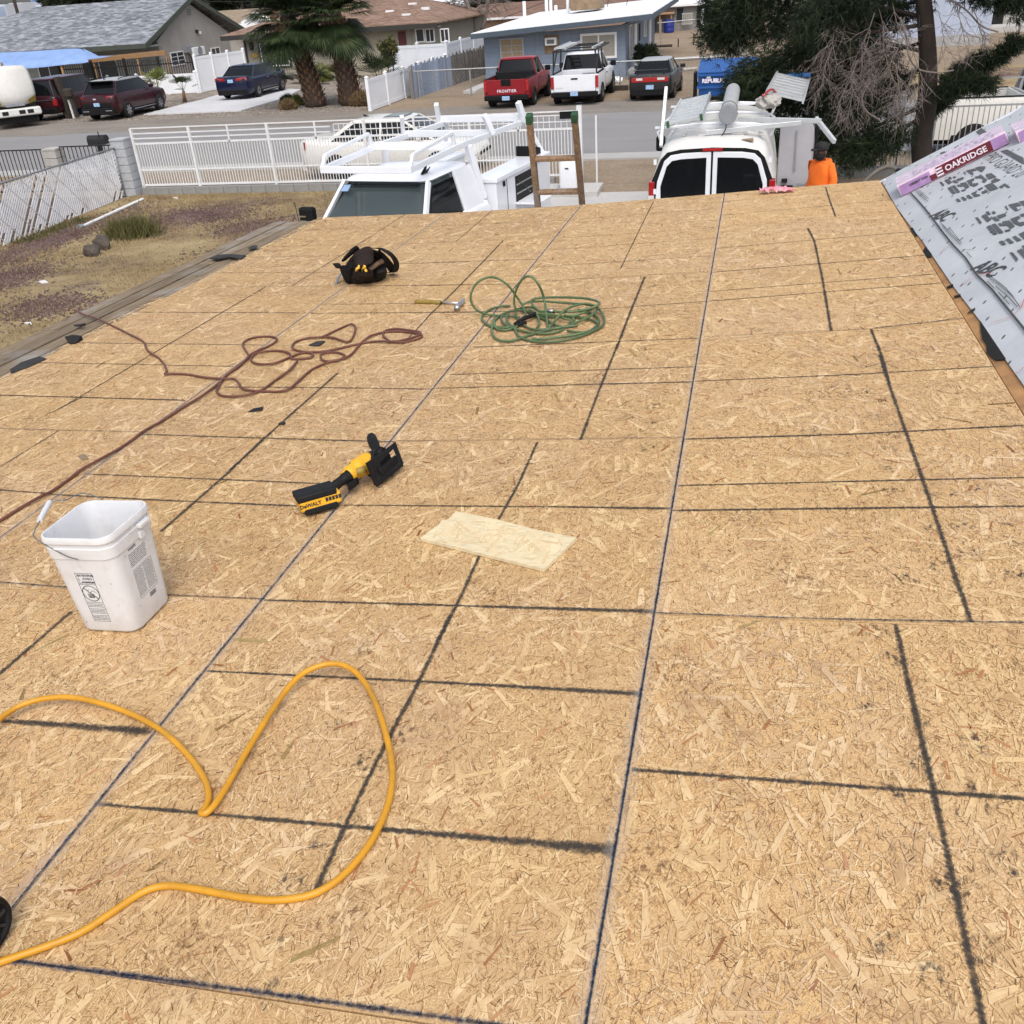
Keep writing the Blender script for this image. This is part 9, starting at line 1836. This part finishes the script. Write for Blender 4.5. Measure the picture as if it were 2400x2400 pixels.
for x, y, dx, dz in ((1105, 35, -.8, .5), (1100, 15, -.9, .3), (1095, 5, .6, .6), (1140, 30, .8, .5), (1145, 10, .7, .7), (1090, 0, -1, .1), (1110, 45, .8, .8), (1142, 20, -.7, .8), (1085, -5, -1, -.2), (1060, 10, -.8, -.3)): fork(AY(x, y, 68), Vector((dx, random.uniform(-.3, .3), dz)), 1.3, .03, 2)
tw.build('bare_twigs', 'twig', t, world=True, kind='stuff')
# ------------------------------------------------------------------ worker in orange hoodie by the van door (faces left, standing)
px_ = AY(1925, 400, 17.1); pr = thing('person', 'person in bright orange hoodie and black cap standing by the van', 'person', (px_.x, 17.1, 0), math.radians(38))
def skin_body(name, material, V, E, R, par, sub=2, root=0):
    me = bpy.data.meshes.new(name); me.from_pydata([tuple(v) for v in V], E, []); o = link(name, me, material, par)
    sm = o.modifiers.new('skin', 'SKIN'); sm.use_smooth_shade = True; me.skin_vertices or None
    if not me.skin_vertices: me.attributes
    for i, r in enumerate(R):
        sv = me.skin_vertices[0].data[i]; sv.radius = (r, r) if not hasattr(r, '__len__') else r; sv.use_root = (i == root)
    ss = o.modifiers.new('sub', 'SUBSURF'); ss.levels = sub; ss.render_levels = sub; return o
# local frame: faces -X (left), height 1.76
V = [(0, 0, .94), (0, 0, 1.15), (.01, 0, 1.35), (.0, 0, 1.46), (-.02, 0, 1.54), (-.04, 0, 1.62), (-.045, 0, 1.70),
     (.01, -.19, 1.42), (.03, -.25, 1.16), (-.10, -.22, .98), (-.18, -.20, .93), (.01, .19, 1.42), (.04, .25, 1.16), (-.08, .23, .97), (-.16, .21, .92),
     (0, -.10, .90), (-.02, -.11, .50), (.02, -.11, .09), (-.14, -.12, .04), (0, .10, .90), (.02, .11, .50), (.06, .11, .09), (-.10, .12, .04)]
E_ = [(0, 1), (1, 2), (2, 3), (3, 4), (4, 5), (5, 6), (2, 7), (7, 8), (8, 9), (9, 10), (2, 11), (11, 12), (12, 13), (13, 14), (0, 15), (15, 16), (16, 17), (17, 18), (0, 19), (19, 20), (20, 21), (21, 22)]
R_ = [(.13, .16), (.12, .15), (.13, .17), .075, .058, (.082, .098), (.07, .085), .055, .045, .036, .03, .055, .045, .036, .03, .09, .062, .045, .035, .09, .062, .045, .035]
body = bpy.data.meshes.new('body')
def skinned(name, material, V, E_, R_, par, sub=2):
    bm = bmesh.new(); lay = bm.verts.layers.skin.verify(); vs = [bm.verts.new(v) for v in V]
    for a, b_ in E_: bm.edges.new((vs[a], vs[b_]))
    for i, v in enumerate(vs):
        r = R_[i]; v[lay].radius = (r, r) if not hasattr(r, '__len__') else r; v[lay].use_root = (i == 0)
    me = bpy.data.meshes.new(name); bm.to_mesh(me); bm.free(); o = link(name, me, material, par)
    s_ = o.modifiers.new('skin', 'SKIN'); s_.use_smooth_shade = True; q = o.modifiers.new('sub', 'SUBSURF'); q.levels = sub; q.render_levels = sub; return o
skinned('body', 'skin', V, E_, R_, pr)
hv = [(0, 0, .88), (0, 0, 1.0), (0, 0, 1.18), (.01, 0, 1.36), (.02, 0, 1.46), (.02, 0, 1.50), (.01, -.19, 1.41), (.05, -.27, 1.17), (-.07, -.23, 1.0), (.01, .19, 1.41), (.06, .27, 1.17), (-.05, .24, .99)]
he = [(0, 1), (1, 2), (2, 3), (3, 4), (4, 5), (3, 6), (6, 7), (7, 8), (3, 9), (9, 10), (10, 11)]
skinned('hoodie', 'hoodie', hv, he, [(.18, .22), (.185, .23), (.175, .22), (.175, .225), (.10, .12), (.085, .10), .085, .072, .055, .085, .072, .055], pr)
skinned('hood', 'hoodie', [(.10, -.10, 1.47), (.13, 0, 1.46), (.10, .10, 1.47), (.0, .13, 1.46), (-.08, .08, 1.44), (.0, -.13, 1.46), (-.08, -.08, 1.44)], [(0, 1), (1, 2), (2, 3), (3, 4), (0, 5), (5, 6)], [.05]*7, pr)
skinned('trousers', 'jeans', [(0, 0, .93), (0, -.10, .88), (-.02, -.11, .50), (.02, -.11, .10), (0, .10, .88), (.02, .11, .50), (.06, .11, .10)], [(0, 1), (1, 2), (2, 3), (0, 4), (4, 5), (5, 6)], [(.15, .18), .105, .08, .07, .105, .08, .07], pr)
for y in (-.12, .12): m_ = MB(); m_.loft([[(x*.14-.06, y+yy*.05, .0) for x, yy in ((-1, -.6), (1, -.8), (1, .8), (-1, .6))], [(x*.14-.06, y+yy*.05, .06) for x, yy in ((-1, -.6), (1, -.8), (1, .8), (-1, .6))], [(x*.06+.02, y+yy*.045, .13) for x, yy in ((-1, -.8), (1, -.8), (1, .8), (-1, .8))]]); m_.build('shoe', 'tool_black', pr, bevel=.02)
# head details: nose, ear, beard, cap with brim to the left
m_ = MB(); m_.loft([[(-.130, -.015, 1.60), (-.130, .015, 1.60), (-.125, .010, 1.66), (-.125, -.010, 1.66)], [(-.165, -.012, 1.605), (-.165, .012, 1.605), (-.135, .006, 1.655), (-.135, -.006, 1.655)]]); m_.build('nose', 'skin', pr, bevel=.006)
for sg in (-1, 1):
    m_ = MB(); m_.lathe([(0, 0), (.022, .002), (.03, .010), (.02, .016), (0, .014)], 10, (-.03, sg*.095-(.0 if sg > 0 else .014), 1.625), 'Y'); m_.build('ear', 'skin', pr, smooth='all')
    m_ = MB(); m_.box((-.128, sg*.035, 1.655), (.012, .026, .010)); m_.build('eye', 'dark_hole', pr, bevel=.003)
bm = bmesh.new(); bmesh.ops.create_uvsphere(bm, u_segments=18, v_segments=12, radius=1)
for v in bm.verts: v.co = Vector((v.co.x*.085-.062, v.co.y*.088, v.co.z*.07+1.565))
me = bpy.data.meshes.new('beard'); bm.to_mesh(me); bm.free(); me.polygons.foreach_set('use_smooth', [True]*len(me.polygons)); link('beard', me, 'beard', pr)
cap = MB(); cap.lathe([(.102, 0), (.107, .02), (.104, .06), (.085, .10), (.05, .12), (.0, .127)], 22, (-.03, 0, 1.66)); co = cap.build('cap', 'cap_black', pr, smooth='all')
m_ = MB(); m_.loft([[(-.10, -.085, 1.675), (-.10, .085, 1.675), (-.10, .085, 1.685), (-.10, -.085, 1.685)], [(-.18, -.075, 1.672), (-.18, .075, 1.672), (-.18, .075, 1.682), (-.18, -.075, 1.682)], [(-.235, -.04, 1.66), (-.235, .04, 1.66), (-.235, .04, 1.668), (-.235, -.04, 1.668)]]); m_.build('brim', 'cap_black', co, bevel=.004)
# hands with fingers
for sg in (-1, 1):
    hx, hy, hz = (-.20, -.20, .92) if sg < 0 else (-.18, .21, .91)
    Vh = [(hx+.05, hy, hz+.03), (hx, hy, hz), (hx-.04, hy, hz-.03)]; Eh = [(0, 1), (1, 2)]; Rh = [.028, (.034, .02), (.034, .018)]
    for k, fl_ in enumerate((.075, .085, .08, .062)):
        b_ = len(Vh); oy = (k-1.5)*.018; Vh += [(hx-.055, hy+oy, hz-.045), (hx-.055-fl_*.5, hy+oy, hz-.05-fl_*.45), (hx-.04-fl_*.5, hy+oy, hz-.06-fl_*.95)]; Eh += [(2, b_), (b_, b_+1), (b_+1, b_+2)]; Rh += [.0095, .009, .008]
    b_ = len(Vh); Vh += [(hx-.02, hy-sg*.04, hz-.02), (hx-.05, hy-sg*.055, hz-.05)]; Eh += [(1, b_), (b_, b_+1)]; Rh += [.011, .009]
    skinned('hand', 'skin', Vh, Eh, Rh, pr, 1)
